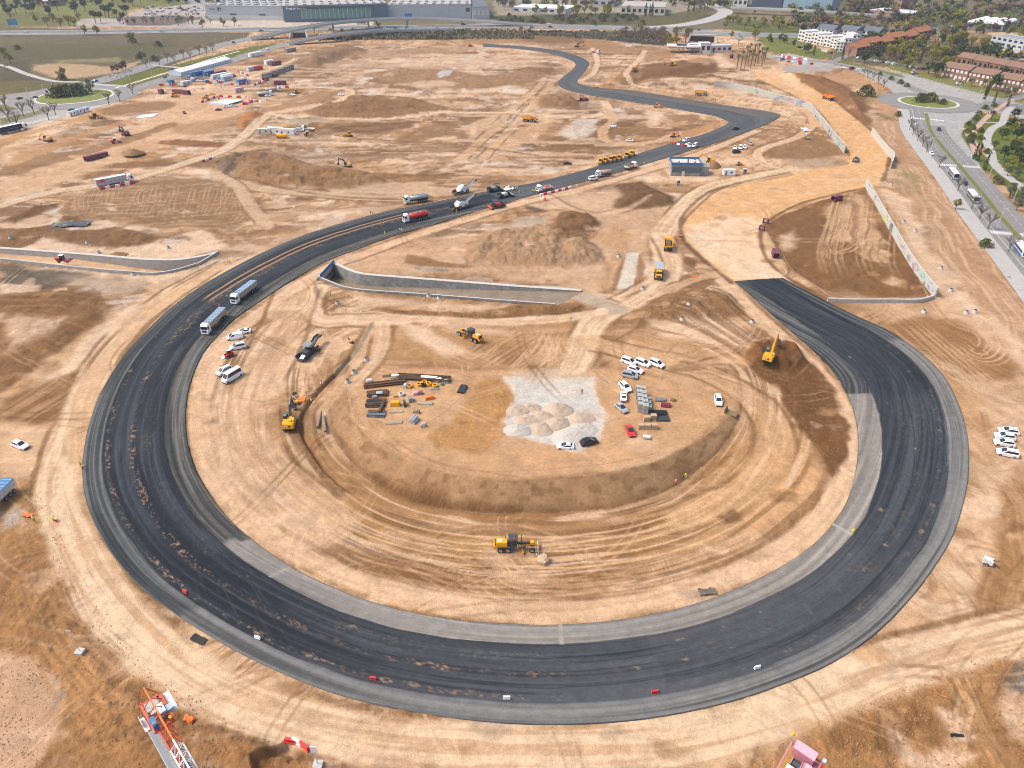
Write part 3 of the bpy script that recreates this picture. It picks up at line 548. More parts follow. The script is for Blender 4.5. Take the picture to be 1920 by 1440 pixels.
road([(1110,90),(1120,115),(1110,140),(1092,155),(1200,163),(1300,176),(1420,195),(1490,205),(1525,225),(1500,255),(1440,275),(1420,290),(1440,310),(1480,320)],5,'pale',.9)
road([(1330,150),(1410,165),(1480,190),(1525,215),(1530,235)],9,'sand',.9)
road([(1215,165),(1180,150),(1175,135),(1195,115),(1210,95)],5,'pale',.9)
road([(1480,320),(1400,335),(1330,352),(1285,385),(1255,420),(1240,450),(1245,480),(1250,505),(1220,540),(1160,575),(1110,610),(1090,660),(1075,690)],9,(238,206,172),1,1,.5)
road([(1240,440),(1262,490),(1250,530),(1190,570)],7,'pale',.9)
road([(1250,545),(1300,525),(1345,512)],4,'beige',.9)
road([(1160,580),(1050,545),(960,545)],7,(206,188,168),.9); road([(640,585),(780,598),(900,604),(1040,598),(1130,585)],5,'pale',.95)
road([(600,540),(585,570),(600,600),(660,600),(760,602)],6,'pale',.9); road([(560,540),(540,590),(520,640),(480,720),(450,800),(500,900),(600,980)],14,(240,200,164),.6,3,.4,3)
road([(1100,640),(1180,660),(1300,690),(1400,740),(1450,800),(1440,870),(1380,930),(1280,970)],8,(236,190,146),.6,2,.6)
road([(1000,355),(1100,400),(1180,390),(1220,365)],3,'pale',.5)
road([(700,606),(690,640),(670,680),(640,720),(600,770)],4,'sand',.7); road([(718,606),(716,640),(700,680),(660,720)],4,'pale',.7)
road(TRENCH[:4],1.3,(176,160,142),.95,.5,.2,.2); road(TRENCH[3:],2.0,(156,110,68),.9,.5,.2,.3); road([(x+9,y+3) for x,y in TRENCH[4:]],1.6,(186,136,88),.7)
for p_ in ([(1480,324),(1400,340),(1335,358),(1292,390),(1276,420),(1282,450),(1305,475),(1340,505),(1372,530)],[(1625,352),(1560,366),(1500,382),(1450,408),(1428,432),(1430,468),(1450,500),(1500,535),(1550,562)],[(1420,150),(1480,176),(1530,206),(1570,258),(1592,292)],[(1500,150),(1565,190),(1645,255),(1668,290),(1655,340)],[(330,262),(420,268)],[(510,240),(600,250),(700,262),(860,272),(1010,292)],[(430,330),(600,365),(760,374)]): road(p_,1.8,(146,104,66),.85,.8,.2,.8,rim=0)
road([(1290,452),(1380,452),(1430,456)],.9,(226,160,100),.7,.4,.1,.3,rim=0)
area([(1400,660),(1440,640),(1500,655),(1535,692),(1576,755),(1586,802),(1582,860),(1560,900),(1545,860),(1500,800),(1470,760),(1450,720),(1405,690)],(150,104,62),.95,1,2,5,rough=.2)
# ---- scattered smaller patches and wheel marks over the whole site
rg = random.Random(11)
def onsite(u, v):
    x_, y_ = P(u, v); r_, t_ = _pol(x_, y_)
    if np.interp(t_, *R1) - 4 < r_ < np.interp(t_, *R2) + 8 and Dprof(t_) > .1: return False
    if v < 100 or (u < 330 and v < 330 - u * .45) or u > 1560 + max(0, v - 100) * .5: return False
    return True
for i in range(800):
    u, v = rg.uniform(0, 1900), 95 + 1340 * rg.random() ** 2.2
    if not onsite(u, v): continue
    sz = rg.uniform(4, 26) * (.3 + v / 900); el = rg.uniform(.15, .4)
    an = rg.uniform(-.4, .4)
    pts = [(u + sz * math.cos(t) * rg.uniform(.6, 1.2) - sz * el * math.sin(t) * math.sin(an), v + sz * el * math.sin(t) * rg.uniform(.6, 1.2) + sz * math.cos(t) * math.sin(an) * .4) for t in np.linspace(0, 6.28, 9)[:-1]]
    area(pts, rg.choice(['pale', 'pale', 'tan', 'brown', 'ochre', 'beige', 'dbrown', 'sand', 'grey']), rg.uniform(.2, .65), .8, rg.uniform(1, 4), rg.uniform(4, 10))
for i in range(300):
    u, v = rg.uniform(0, 1900), 110 + 1300 * rg.random() ** 1.3
    if not onsite(u, v): continue
    x, y = P(u, v); a = rg.gauss(0, .6) + (math.pi if rg.random() < .5 else 0); c = rg.uniform(-.03, .03); q = []
    for s in range(rg.randint(8, 22)):
        q.append((x, y)); x += 3 * math.cos(a); y += 3 * math.sin(a); a += c * 3; c += rg.gauss(0, .006)
    rut(np.array(q), rg.uniform(.3, .55), rg.choice([1.7, 2.0, 2.6]), rg.choice(['pale', 'pale', 'sand', 'brown', 'dbrown', 'tan']), rg.uniform(.2, .5))
def marks(pix, n, spread, col='pale', a=.6, seed=0):
    q = crom(W2(pix), 6); r_ = random.Random(seed)
    for k in range(n):
        o = r_.uniform(-spread, spread); o2 = o + r_.uniform(-2.5, 2.5); m = len(q); d = np.gradient(q, axis=0); nn = np.stack([-d[:, 1], d[:, 0]], 1) / np.hypot(*d.T)[:, None]
        rut(q + nn * np.linspace(o, o2, m)[:, None], r_.uniform(.3, .5), 2.0, col, a * r_.uniform(.6, 1.1))
marks([(60,1060),(90,1150),(120,1210),(190,1290),(280,1350)],4,3,'ochre',.8,1); marks([(100,1080),(135,1180),(220,1270)],3,2,'dbrown',.5,2)
marks([(1780,1240),(1820,1310),(1870,1400),(1900,1440)],3,2.5,'tan',.9,3); marks([(1830,1310),(1820,1380),(1815,1440)],2,1.5,'sand',.7,4)
marks([(1640,560),(1700,610),(1790,690),(1870,760)],5,6,'sand',.7,5); marks([(1740,500),(1790,590),(1850,620),(1870,650),(1840,670),(1790,640),(1750,620)],4,4,'sand',.8,6)
marks([(1790,640),(1830,700),(1850,760)],3,3,'sand',.7,7); marks([(1180,680),(1300,700),(1400,760),(1420,850),(1350,920)],6,8,'ochre',.5,8)
marks([(840,650),(900,670),(950,690)],5,5,'sand',.7,9); marks([(900,690),(960,650),(1010,620)],5,6,'sand',.7,10); marks([(1000,690),(1040,650),(1060,620)],5,5,'sand',.7,11)
marks([(760,1020),(880,1060),(960,1110),(1080,1120)],4,5,'sand',.7,12); marks([(930,1040),(970,1070),(1040,1090)],3,2,'sand',.8,13)
marks([(1620,360),(1610,420),(1600,480),(1620,530)],9,14,'beige',.7,14); marks([(1560,430),(1545,450),(1560,475),(1600,470),(1630,440)],3,3,'beige',.7,15)
marks([(160,420),(140,380),(170,350),(260,345)],3,4,'beige',.6,16); marks([(440,420),(460,390),(440,360)],4,4,'beige',.6,17)
for k in range(26):
    marks([(150 + k * 11, 400 + (k % 5) * 3), (160 + k * 11 + (k % 3) * 6, 345 + (k % 4) * 4)], 1, 2, 'beige', .5, 40 + k)
for k in range(16):
    marks([(1050 + rg.uniform(-60, 20), 640 + rg.uniform(-20, 5)), (1040 + rg.uniform(-60, 40), 688)], 1, 1, 'sand', .7, 80 + k)
# dust in the trench floors
TZ, TI = trench_z(GX, GY); _mt = np.where(TI)[0]
ALB[_mt] = rgb(178, 160, 142); _ml = _mt[GX[_mt] < UPW['n'][0][0] - 10]; ALB[_ml] = rgb(232, 190, 150)
# ---- build
GZ = H(GX, GY) + TZ
near = np.clip(1.0 - np.hypot(GX, GY) / 1400, .35, 1)
GZ += ROUGH * ((fbm(GX / 1.6, GY / 1.6, 3, 21) - .5) * 2.2 * np.where(ROUGH > .12, 1, .5) + (fbm(GX / 9, GY / 9, 2, 22) - .5) * 1.2) * ~TI
ALB *= (1 + .20 * (n3 - .5))[:, None]
_L = ALB @ np.array([.3, .6, .1]); _s = sstep(1.25, 1.6, ALB[:, 0] / ALB[:, 2])
ALB *= (1 + (np.clip((_L / .235) ** .38, .62, 1.18) - 1) * _s)[:, None]
ALB = np.clip(ALB, .01, .9)
_i = np.arange((NV - 1) * (NU - 1)); _r, _c = _i // (NU - 1), _i % (NU - 1)
_f = np.stack([(_r + 1) * NU + _c, (_r + 1) * NU + _c + 1, _r * NU + _c + 1, _r * NU + _c], 1)
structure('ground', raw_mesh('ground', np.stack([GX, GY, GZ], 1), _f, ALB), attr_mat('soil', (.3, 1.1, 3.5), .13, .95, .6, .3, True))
# ================================================================ the race track
pa = crom(np.array([W2([p[0]])[0] for p in TRK]), 24); pb = crom(np.array([W2([p[1]])[0] for p in TRK]), 24)
ns = len(pa); SEG = np.arange(ns) / 24.0                                # anchor index along the track
tt = np.unique(np.concatenate([np.linspace(0, 1, 112), [.02, .98]]))
nt_ = len(tt)
VX = pb[:, 0:1] + (pa[:, 0:1] - pb[:, 0:1]) * tt; VY = pb[:, 1:2] + (pa[:, 1:2] - pb[:, 1:2]) * tt          # t = 0 outer edge .. 1 inner edge
mid = (pa + pb) / 2; SL = np.concatenate([[0], np.cumsum(np.hypot(*np.diff(mid, axis=0).T))])
SS = np.repeat(SL[:, None], nt_, 1); TT = np.repeat(tt[None, :], ns, 0); KK = np.repeat(SEG[:, None], nt_, 1)
WD = np.repeat(np.hypot(*(pa - pb).T)[:, None], nt_, 1); TM = TT * WD
jit = (noise(SS / 6, TT * 0, 61) - .5) * .012
T_ = TT + jit
TC = np.zeros((ns, nt_, 3)); TC[:] = rgb(101, 104, 107)
def tm(c, k): 
    global TC
    TC = TC + (rgb(*c)[None, None, :] - TC) * k[:, :, None]
# older surface round the hairpins: long paving lanes
tm((120, 119, 117), sstep(.5, .75, noise(SS / 30, TM / 2.2, 62)) * .7); tm((84, 87, 92), sstep(.55, .75, noise(SS / 40, TM / 1.5, 63)) * .6)
up = sstep(9.5, 10.5, KK) * sstep(17, 15.5, KK); tm((126, 118, 110), up * sstep(.53, .50, T_ * 0 + (1 - T_)) * .9)
tm((60, 62, 66), up * sstep(.03, .01, np.abs(T_ - .5)) * .8); tm((70, 72, 76), sstep(8, 9, KK) * sstep(21, 19, KK) * sstep(.03, .01, np.abs(T_ - .44)) * .5)
fresh = sstep(23.3, 23.5, KK)                                            # laid since: behind the paving machines
dark = (56, 61, 70)
tm(dark, fresh); tm((44, 51, 62), fresh * sstep(47, 44, KK))
jo = sstep(.17, .185, T_) * sstep(.775, .765, T_)                        # the middle course
edgeo = fresh * sstep(.19, .18, T_); edgei = fresh * sstep(.765, .775, T_)
tm((84, 88, 89), edgeo * .9); tm((86, 86, 84), edgei * .9)
tm((50, 54, 62), fresh * sstep(.025, .01, np.abs(T_ - .195)) * .8); tm((48, 52, 60), fresh * sstep(.035, .01, np.abs(T_ - .745)) * .8)
pale_i = sstep(42.70, 43.0, KK + (noise(SS / 2, TM / 1.5, 96) - .5) * .3) * sstep(62.4, 62.3, KK) * sstep(.768, .776, T_); tm((176, 167, 156), pale_i * .93)
gap_i = sstep(51, 56, KK) * sstep(62.4, 62.2, KK) * sstep(.70, .715, T_) * sstep(.775, .765, T_); tm((34, 37, 44), gap_i * .85)
pale_o = sstep(44.3, 44.5, KK) * sstep(64.6, 64.3, KK) * sstep(.185, .175, T_); tm((146, 145, 142), pale_o * .95)
pale_o2 = sstep(60, 64, KK) * sstep(64.7, 64.5, KK) * sstep(.185, .175, T_); tm((172, 168, 160), pale_o2 * .8)
end = sstep(62.35, 62.45, KK); tm((58, 64, 72), end * sstep(.16, .2, T_) * (1 - sstep(64.5, 64.6, KK) * .0))
tm((60, 66, 73), sstep(64.6, 64.7, KK)); tm((84, 90, 94), sstep(62.4, 62.5, KK) * sstep(.78, .85, T_) * .45)
tm((32, 36, 43), sstep(62.4, 62.5, KK) * sstep(.05, .03, np.abs(T_ - .70)) * .7); tm((34, 38, 45), sstep(62.4, 62.5, KK) * sstep(.05, .03, np.abs(T_ - .24)) * .6)
# rolling lanes, dust, cold joints
tm((122, 122, 120), fresh * (1 - pale_i) * (edgeo + edgei > .01) * sstep(.5, .75, noise(SS / 45, TM / .55, 64)) * .55)
tm((140, 128, 112), fresh * (1 - pale_i) * (edgei > .01) * sstep(.6, .8, noise(SS / 30, TM / .4, 65)) * .5)
tm((198, 188, 178), pale_i * sstep(.5, .8, noise(SS / 40, TM / .7, 66)) * .6); tm((120, 116, 112), pale_i * sstep(.5, .75, noise(SS / 50, TM / .9, 67)) * .6)
tm((44, 46, 50), pale_o * sstep(.5, .75, noise(SS / 60, TM / .6, 68)) * .6); tm((170, 166, 160), pale_o * sstep(.58, .8, noise(SS / 60, TM / .5, 69)) * .5)
tm((80, 87, 96), fresh * jo * sstep(.45, .75, fbm(SS / 28, TM / 3, 3, 70)) * .7); tm((54, 58, 66), fresh * jo * sstep(.52, .72, fbm(SS / 18, TM / 2.5, 3, 71)) * .7)
tm((104, 105, 109), fresh * jo * sstep(45, 50, KK) * sstep(59, 55, KK) * (.45 + .4 * noise(SS / 25, TM / 2, 91))); tm((82, 88, 94), fresh * jo * sstep(57, 59, KK) * sstep(62.4, 62, KK) * .5)
bx = np.floor(SS / 70); tm((66, 73, 80), fresh * jo * ((bx + np.floor(TM / 6)) % 3 == 0) * .45)
fl = noise(SS / 60, TM / .28, 93) * .5 + noise(SS / 25, TM / .6, 94) * .5
tm((150, 150, 148), fresh * (edgeo + edgei > .01) * sstep(.60, .72, fl) * .55); tm((40, 43, 48), fresh * (edgeo + edgei > .01) * (1 - pale_i) * (1 - .6 * pale_o) * sstep(.42, .30, fl) * .6); tm((146, 140, 134), pale_i * sstep(.42, .30, fl) * .6); tm((96, 104, 112), fresh * jo * sstep(.62, .74, fl) * .4); tm((34, 38, 46), fresh * jo * sstep(.40, .30, fl) * .5); tm((126, 128, 128), (1 - fresh) * sstep(.6, .72, fl) * .5); tm((74, 77, 82), (1 - fresh) * sstep(.4, .3, fl) * .5)
for t0 in (.33, .48, .62): tm((36, 40, 48), fresh * sstep(.006, .003, np.abs(T_ - t0)) * sstep(.3, .5, noise(SS / 30, TT * 0 + t0 * 20, 95)) * .7)
# cut edges
tm((40, 42, 46), fresh * sstep(.985, .995, TT) * .8); tm((46, 48, 52), fresh * sstep(.012, .004, TT) * .8)
# two soil lines along the fresh section, and clods of soil dropped along the seams
for t0 in (.30, .40):
    tm((206, 160, 116), sstep(24.9, 25.2, KK) * sstep(31.6, 31.2, KK) * sstep(.022, .010, np.abs(T_ - t0 - (noise(SS / 20, SS * 0, 74) - .5) * .01)) * .85)
spk = sstep(.58, .70, fbm(SS / .55, TM / .45, 3, 75))
for t0, wd, k0, k1, am in ((.235, .035, 35, 50, 1.0), (.46, .05, 33, 50, 1.0), (.46, .12, 24, 33, .9), (.25, .05, 50, 62, .25), (.5, .2, 50, 62, .12), (.62, .1, 34, 50, .2), (.22, .03, 60, 66, .3)):
    lane = sstep(wd, wd * .2, np.abs(T_ - t0)) * sstep(k0 - .5, k0 + .5, KK) * sstep(k1 + .5, k1 - .5, KK)
    pul = .25 + .75 * sstep(.35, .75, noise(SS / 6, TT * 0 + t0 * 50, 76))
    tm((206, 164, 128), lane * spk * pul * am * .75)
# evenly spaced clumps at the seams
for t0, k0, k1 in ((.215, 32, 46), (.46, 32, 40), (.46, 44, 62), (.25, 46, 62), (.66, 44, 62), (.30, 62.6, 67.5), (.72, 62.6, 67.5)):
    ph = np.abs(((SS + t0 * 40) % 9.0) - 4.5); d2 = np.hypot(ph + (noise(SS / 3, TM, 77) - .5) * 1.2, (T_ - t0) * WD * 1.1)
    cl = fbm(SS / .7, TM / .6, 3, 177); on = sstep(.35, .6, noise(np.floor((SS + t0 * 40) / 9.0) * 3.7, TT * 0 + t0 * 9, 178))
    tm((214, 186, 152), sstep(.95, .5, d2 + (cl - .5) * 2.6) * sstep(.42, .6, cl) * on * sstep(k0, k0 + .2, KK) * sstep(k1, k1 - .2, KK) * .45)
# crossing wheel marks and cross lines in the pale strip
for k0 in (50.1, 56.6, 44.5):
    tm((196, 186, 174), (edgei > .01) * sstep(.05, .025, np.abs(KK - k0)) * .8)
tm((120, 118, 112), fresh * jo * sstep(.68, .8, fbm((SS + TM * 2.4) / 1.3, (SS - TM * 1.5) / 22, 3, 78)) * .13)
TC *= (1 + .22 * (fbm(SS / 1.2, TM / 1.2, 2, 79) - .5))[:, :, None]
TZH = H(VX.ravel(), VY.ravel()).reshape(VX.shape) + .22
TZH[:, 0] -= .8; TZH[:, -1] -= .8
# a step down from the middle course to the edge strips
TZH += np.where(jo > .5, .10, 0) * fresh
ii = np.arange((ns - 1) * (nt_ - 1)); r0, c0 = ii // (nt_ - 1), ii % (nt_ - 1)
tf = np.stack([r0 * nt_ + c0, r0 * nt_ + c0 + 1, (r0 + 1) * nt_ + c0 + 1, (r0 + 1) * nt_ + c0], 1)
tv = np.stack([VX, VY, TZH], 2).reshape(-1, 3)
a_, b_, c_ = tv[tf[100, 0]], tv[tf[100, 1]], tv[tf[100, 2]]
if np.cross(b_ - a_, c_ - a_)[2] < 0: tf = tf[:, ::-1]
structure('race_track', raw_mesh('race_track', tv, tf, np.clip(TC.reshape(-1, 3), .008, .9)), attr_mat('asphalt', (.5, 2.5), .10, .85, .25, .05))
TRK_Z = .25
# ================================================================ mesh kit
class MB:
    def __init__(s): s.v = []; s.f = []; s.m = []; s.mats = []; s.sm = []
    def mi(s, m):
        if m not in s.mats: s.mats.append(m)
        return s.mats.index(m)
    def add(s, vs, fs, m, smooth=False):
        o = len(s.v); s.v += [tuple(p) for p in vs]; k = s.mi(m)
        for f in fs: s.f.append([i + o for i in f]); s.m.append(k); s.sm.append(smooth)
    def hexa(s, p, m): s.add(p, [(3,2,1,0),(4,5,6,7),(0,1,5,4),(1,2,6,5),(2,3,7,6),(3,0,4,7)], m)
    def box(s, c, d, m, rz=0, top=None, ry=0):
        """centre, size; top = (scale x, scale y, shift x) of the upper face"""
        x, y, z = d[0] / 2, d[1] / 2, d[2] / 2; tx, ty, sx = top or (1, 1, 0)
        p = [(-x,-y,-z),(x,-y,-z),(x,y,-z),(-x,y,-z),(-x*tx+sx,-y*ty,z),(x*tx+sx,-y*ty,z),(x*tx+sx,y*ty,z),(-x*tx+sx,y*ty,z)]
        M = Matrix.Rotation(rz, 3, 'Z') @ Matrix.Rotation(ry, 3, 'Y'); s.hexa([Vector(c) + M @ Vector(q) for q in p], m)
        return s
    def loft(s, rings, m, caps=True, smooth=False):
        n = len(rings[0]); vs = [p for r in rings for p in r]; fs = []
        for k in range(len(rings) - 1):
            for i in range(n): fs.append((k*n+i, k*n+(i+1) % n, (k+1)*n+(i+1) % n, (k+1)*n+i))
        s.add(vs, fs, m, smooth)
        if caps: s.add(rings[0], [tuple(range(n))[::-1]], m); s.add(rings[-1], [tuple(range(n))], m)
        return s
    def tube(s, a, b, r, m, n=8, r2=None, smooth=True):
        a = Vector(a); b = Vector(b); d = (b - a).normalized(); u = d.orthogonal().normalized(); w = d.cross(u); r2 = r if r2 is None else r2
        s.loft([[a + (u * math.cos(t) + w * math.sin(t)) * r for t in [2*math.pi*i/n for i in range(n)]], [b + (u * math.cos(t) + w * math.sin(t)) * r2 for t in [2*math.pi*i/n for i in range(n)]]], m, True, smooth); return s
    def beam(s, a, b, w, h, m, w2=None, h2=None):
        a = Vector(a); b = Vector(b); d = (b - a).normalized(); side = d.cross(Vector((0,0,1)))
        side = Vector((0,1,0)) if side.length < 1e-4 else side.normalized(); up = side.cross(d); w2 = w2 or w; h2 = h2 or h
        q = lambda c, w, h: [c - side*w/2 - up*h/2, c + side*w/2 - up*h/2, c + side*w/2 + up*h/2, c - side*w/2 + up*h/2]
        s.loft([q(a, w, h), q(b, w2, h2)], m); return s
    def prism(s, prof, y0, y1, m, ty=1.0):
        """side profile in x,z drawn out from y0 to y1"""
        n = len(prof); ar = sum(prof[i][0]*prof[(i+1) % n][1] - prof[(i+1) % n][0]*prof[i][1] for i in range(n))
        if ar > 0: prof = prof[::-1]
        s.add([(x,y0,z) for x,z in prof] + [(x,y1,z) for x,z in prof], [tuple(range(n))[::-1], tuple(range(n,2*n))] + [(i,(i+1) % n,n+(i+1) % n,n+i) for i in range(n)], m); return s
    def plan(s, prof, z0, z1, m):
        n = len(prof); ar = sum(prof[i][0]*prof[(i+1) % n][1] - prof[(i+1) % n][0]*prof[i][1] for i in range(n))
        if ar < 0: prof = prof[::-1]
        s.add([(x,y,z0) for x,y in prof] + [(x,y,z1) for x,y in prof], [tuple(range(n))[::-1], tuple(range(n,2*n))] + [(i,(i+1) % n,n+(i+1) % n,n+i) for i in range(n)], m); return s
    def wheel(s, c, r, wd, m, hub=None, n=14):
        c = Vector(c); y = Vector((0, wd/2, 0)); ring = lambda yy, rr: [c + Vector((rr*math.cos(t), yy, rr*math.sin(t))) for t in [-2*math.pi*i/n for i in range(n)]]
        s.loft([ring(-wd/2, r*.62), ring(-wd/2, r*.93), ring(-wd*.36, r), ring(wd*.36, r), ring(wd/2, r*.93), ring(wd/2, r*.62)], m, True)
        if hub: s.loft([ring(-wd/2-.015, r*.58), ring(wd/2+.015, r*.58)], hub, True)
        return s
    def ball(s, c, r, m, n=10, k=6, sz=1.0):
        c = Vector(c); R_ = []
        for j in range(k + 1):
            p = -math.pi/2 + math.pi*j/k; R_.append([c + Vector((r*max(math.cos(p),.02)*math.cos(t), r*max(math.cos(p),.02)*math.sin(t), r*sz*math.sin(p))) for t in [2*math.pi*i/n for i in range(n)]])
        s.loft(R_, m, True, True); return s
    def torus(s, c, r, q, m, n=14, k=6):
        c = Vector(c); R_ = []
        for i in range(n + 1):
            t = 2*math.pi*i/n; e = Vector((math.cos(t), math.sin(t), 0)); R_.append([c + e*(r + q*math.cos(a)) + Vector((0,0,q*math.sin(a))) for a in [2*math.pi*j/k for j in range(k)]])
        s.loft(R_, m, False, True); return s
    def quad(s, a, b, c, d, m): s.add([a, b, c, d], [(0,1,2,3)], m); return s
    def merge(s, o, M=None):
        off = len(s.v); s.v += [tuple(M @ Vector(p)) if M else p for p in o.v]
        for f, k, q in zip(o.f, o.m, o.sm): s.f.append([i + off for i in f]); s.m.append(s.mi(o.mats[k])); s.sm.append(q)
        return s
    def mesh(s, name):
        me = bpy.data.meshes.new(name); me.from_pydata(s.v, [], s.f)
        for m in s.mats: me.materials.append(m)
        me.polygons.foreach_set('material_index', s.m); me.polygons.foreach_set('use_smooth', s.sm); me.update(); return me
def obj(name, me, parent=None):
    o = bpy.data.objects.new(name, me); COL.objects.link(o)
    if parent: o.parent = parent
    return o
def tag(o, label, cat, group=None, kind=None):
    if label: o['label'] = label
    if cat: o['category'] = cat; o['kind'] = 'thing'
    if group: o['group'] = group
    if kind: o['kind'] = kind
    return o
KITS = {}
class Kit:
    def __init__(s): s.parts = []
    def part(s, name, mb=None, parent=None):
        mb = mb or MB(); s.parts.append((name, mb, parent)); return mb
def kit(key, fn, *a):
    if key not in KITS:
        k = fn(*a); KITS[key] = dict(kit=k, meshes=None, one=None)
    return KITS[key]
def spawn(K, name, label, cat, loc, rz=0, group=None, s=1.0, one=False, tilt=None):
    """place a thing: an Empty with its parts (or, far away, one joined mesh)"""
    if one:
        if K['one'] is None:
            m = MB()
            for n, mb, p in K['kit'].parts: m.merge(mb)
            K['one'] = m.mesh(name)
        o = obj(name, K['one'])
    else:
        if K['meshes'] is None: K['meshes'] = [mb.mesh(n) for n, mb, p in K['kit'].parts]
        o = obj(name, None); made = {}; o.empty_display_size = .5
        for (n, mb, p), me in zip(K['kit'].parts, K['meshes']):
            c = obj(n, me, made[p] if p else o); made.setdefault(n, c)
    o.location = loc; o.rotation_euler = (tilt[0] if tilt else 0, tilt[1] if tilt else 0, rz); o.scale = (s, s, s)
    tag(o, label, cat, group); return o
def head(u, v, du, dv):
    a = at(u, v); x, y = P(u + du, v + dv, a.z); return math.atan2(y - a.y, x - a.x)
def put(K, name, label, cat, u, v, d=(1, 0), group=None, dz=0, s=1.0, one=False):
    return spawn(K, name, label, cat, at(u, v, dz), head(u, v, *d), group, s, one)
def ontrack(u, v): return TRK_Z
# ---------------------------------------------------------------- paints
WHITE = mat('white_paint', (.82,.82,.82), .35, coat=.3, noise_amt=.05); SILV = mat('silver_paint', (.42,.44,.45), .35, .3, coat=.3, noise_amt=.05)
GLASS = mat('dark_glass', (.025,.03,.038), .08, spec=.6, noise_amt=.1); TYRE = mat('tyre', (.028,.028,.03), .85); HUB = mat('hub', (.35,.36,.37), .4, .5)
BLACK = mat('black_paint', (.018,.018,.02), .3, coat=.3); RED = mat('red_paint', (.62,.03,.025), .35, coat=.3); DKRED = mat('maroon', (.18,.025,.05), .6)
YEL = mat('machine_yellow', (.72,.33,.012), .45, noise_amt=.12); YELD = mat('dusty_yellow', (.62,.30,.06), .6, noise_amt=.2); DKG = mat('dark_steel', (.05,.055,.06), .6); GREY = mat('grey_steel', (.22,.23,.24), .55)
LGREY = mat('light_grey', (.55,.56,.56), .5); BLUE = mat('blue_paint', (.045,.16,.36), .5); BLUET = mat('blue_tarp', (.17,.24,.33), .6, noise_amt=.2); LBLUE = mat('pale_blue', (.36,.46,.55), .5)
LAMP = mat('lamp_glass', (.8,.8,.75), .15, noise_amt=.02); TAIL = mat('tail_lamp', (.35,.01,.01), .3); CONC = mat('concrete', (.40,.38,.35), .85, noise_amt=.15, scale=.8, bump=.2); CONCD = mat('old_concrete', (.30,.285,.26), .9, noise_amt=.25, scale=.5, bump=.2)
CREAM = mat('cream', (.62,.56,.46), .6); DUST = mat('dusty_steel', (.36,.28,.20), .8); ORANGE = mat('orange', (.75,.16,.02), .5); HIVIS = mat('hi_vis_yellow', (.62,.72,.04), .6); NAVY = mat('navy_cloth', (.02,.03,.07), .8)
SKIN = mat('skin', (.50,.30,.21), .6); STEELR = mat('rust', (.14,.065,.03), .85, noise_amt=.35, scale=2); WOOD = mat('timber', (.36,.24,.13), .8, noise_amt=.2); PINK = mat('pink_paint', (.50,.20,.26), .45); REDC = mat('crane_red', (.56,.10,.05), .5)
GRAV = mat('gravel', (.43,.39,.34), .95, noise_amt=.12, scale=6, bump=.5); GRAVT = mat('tan_gravel', (.42,.325,.245), .95, noise_amt=.12, scale=6, bump=.5)
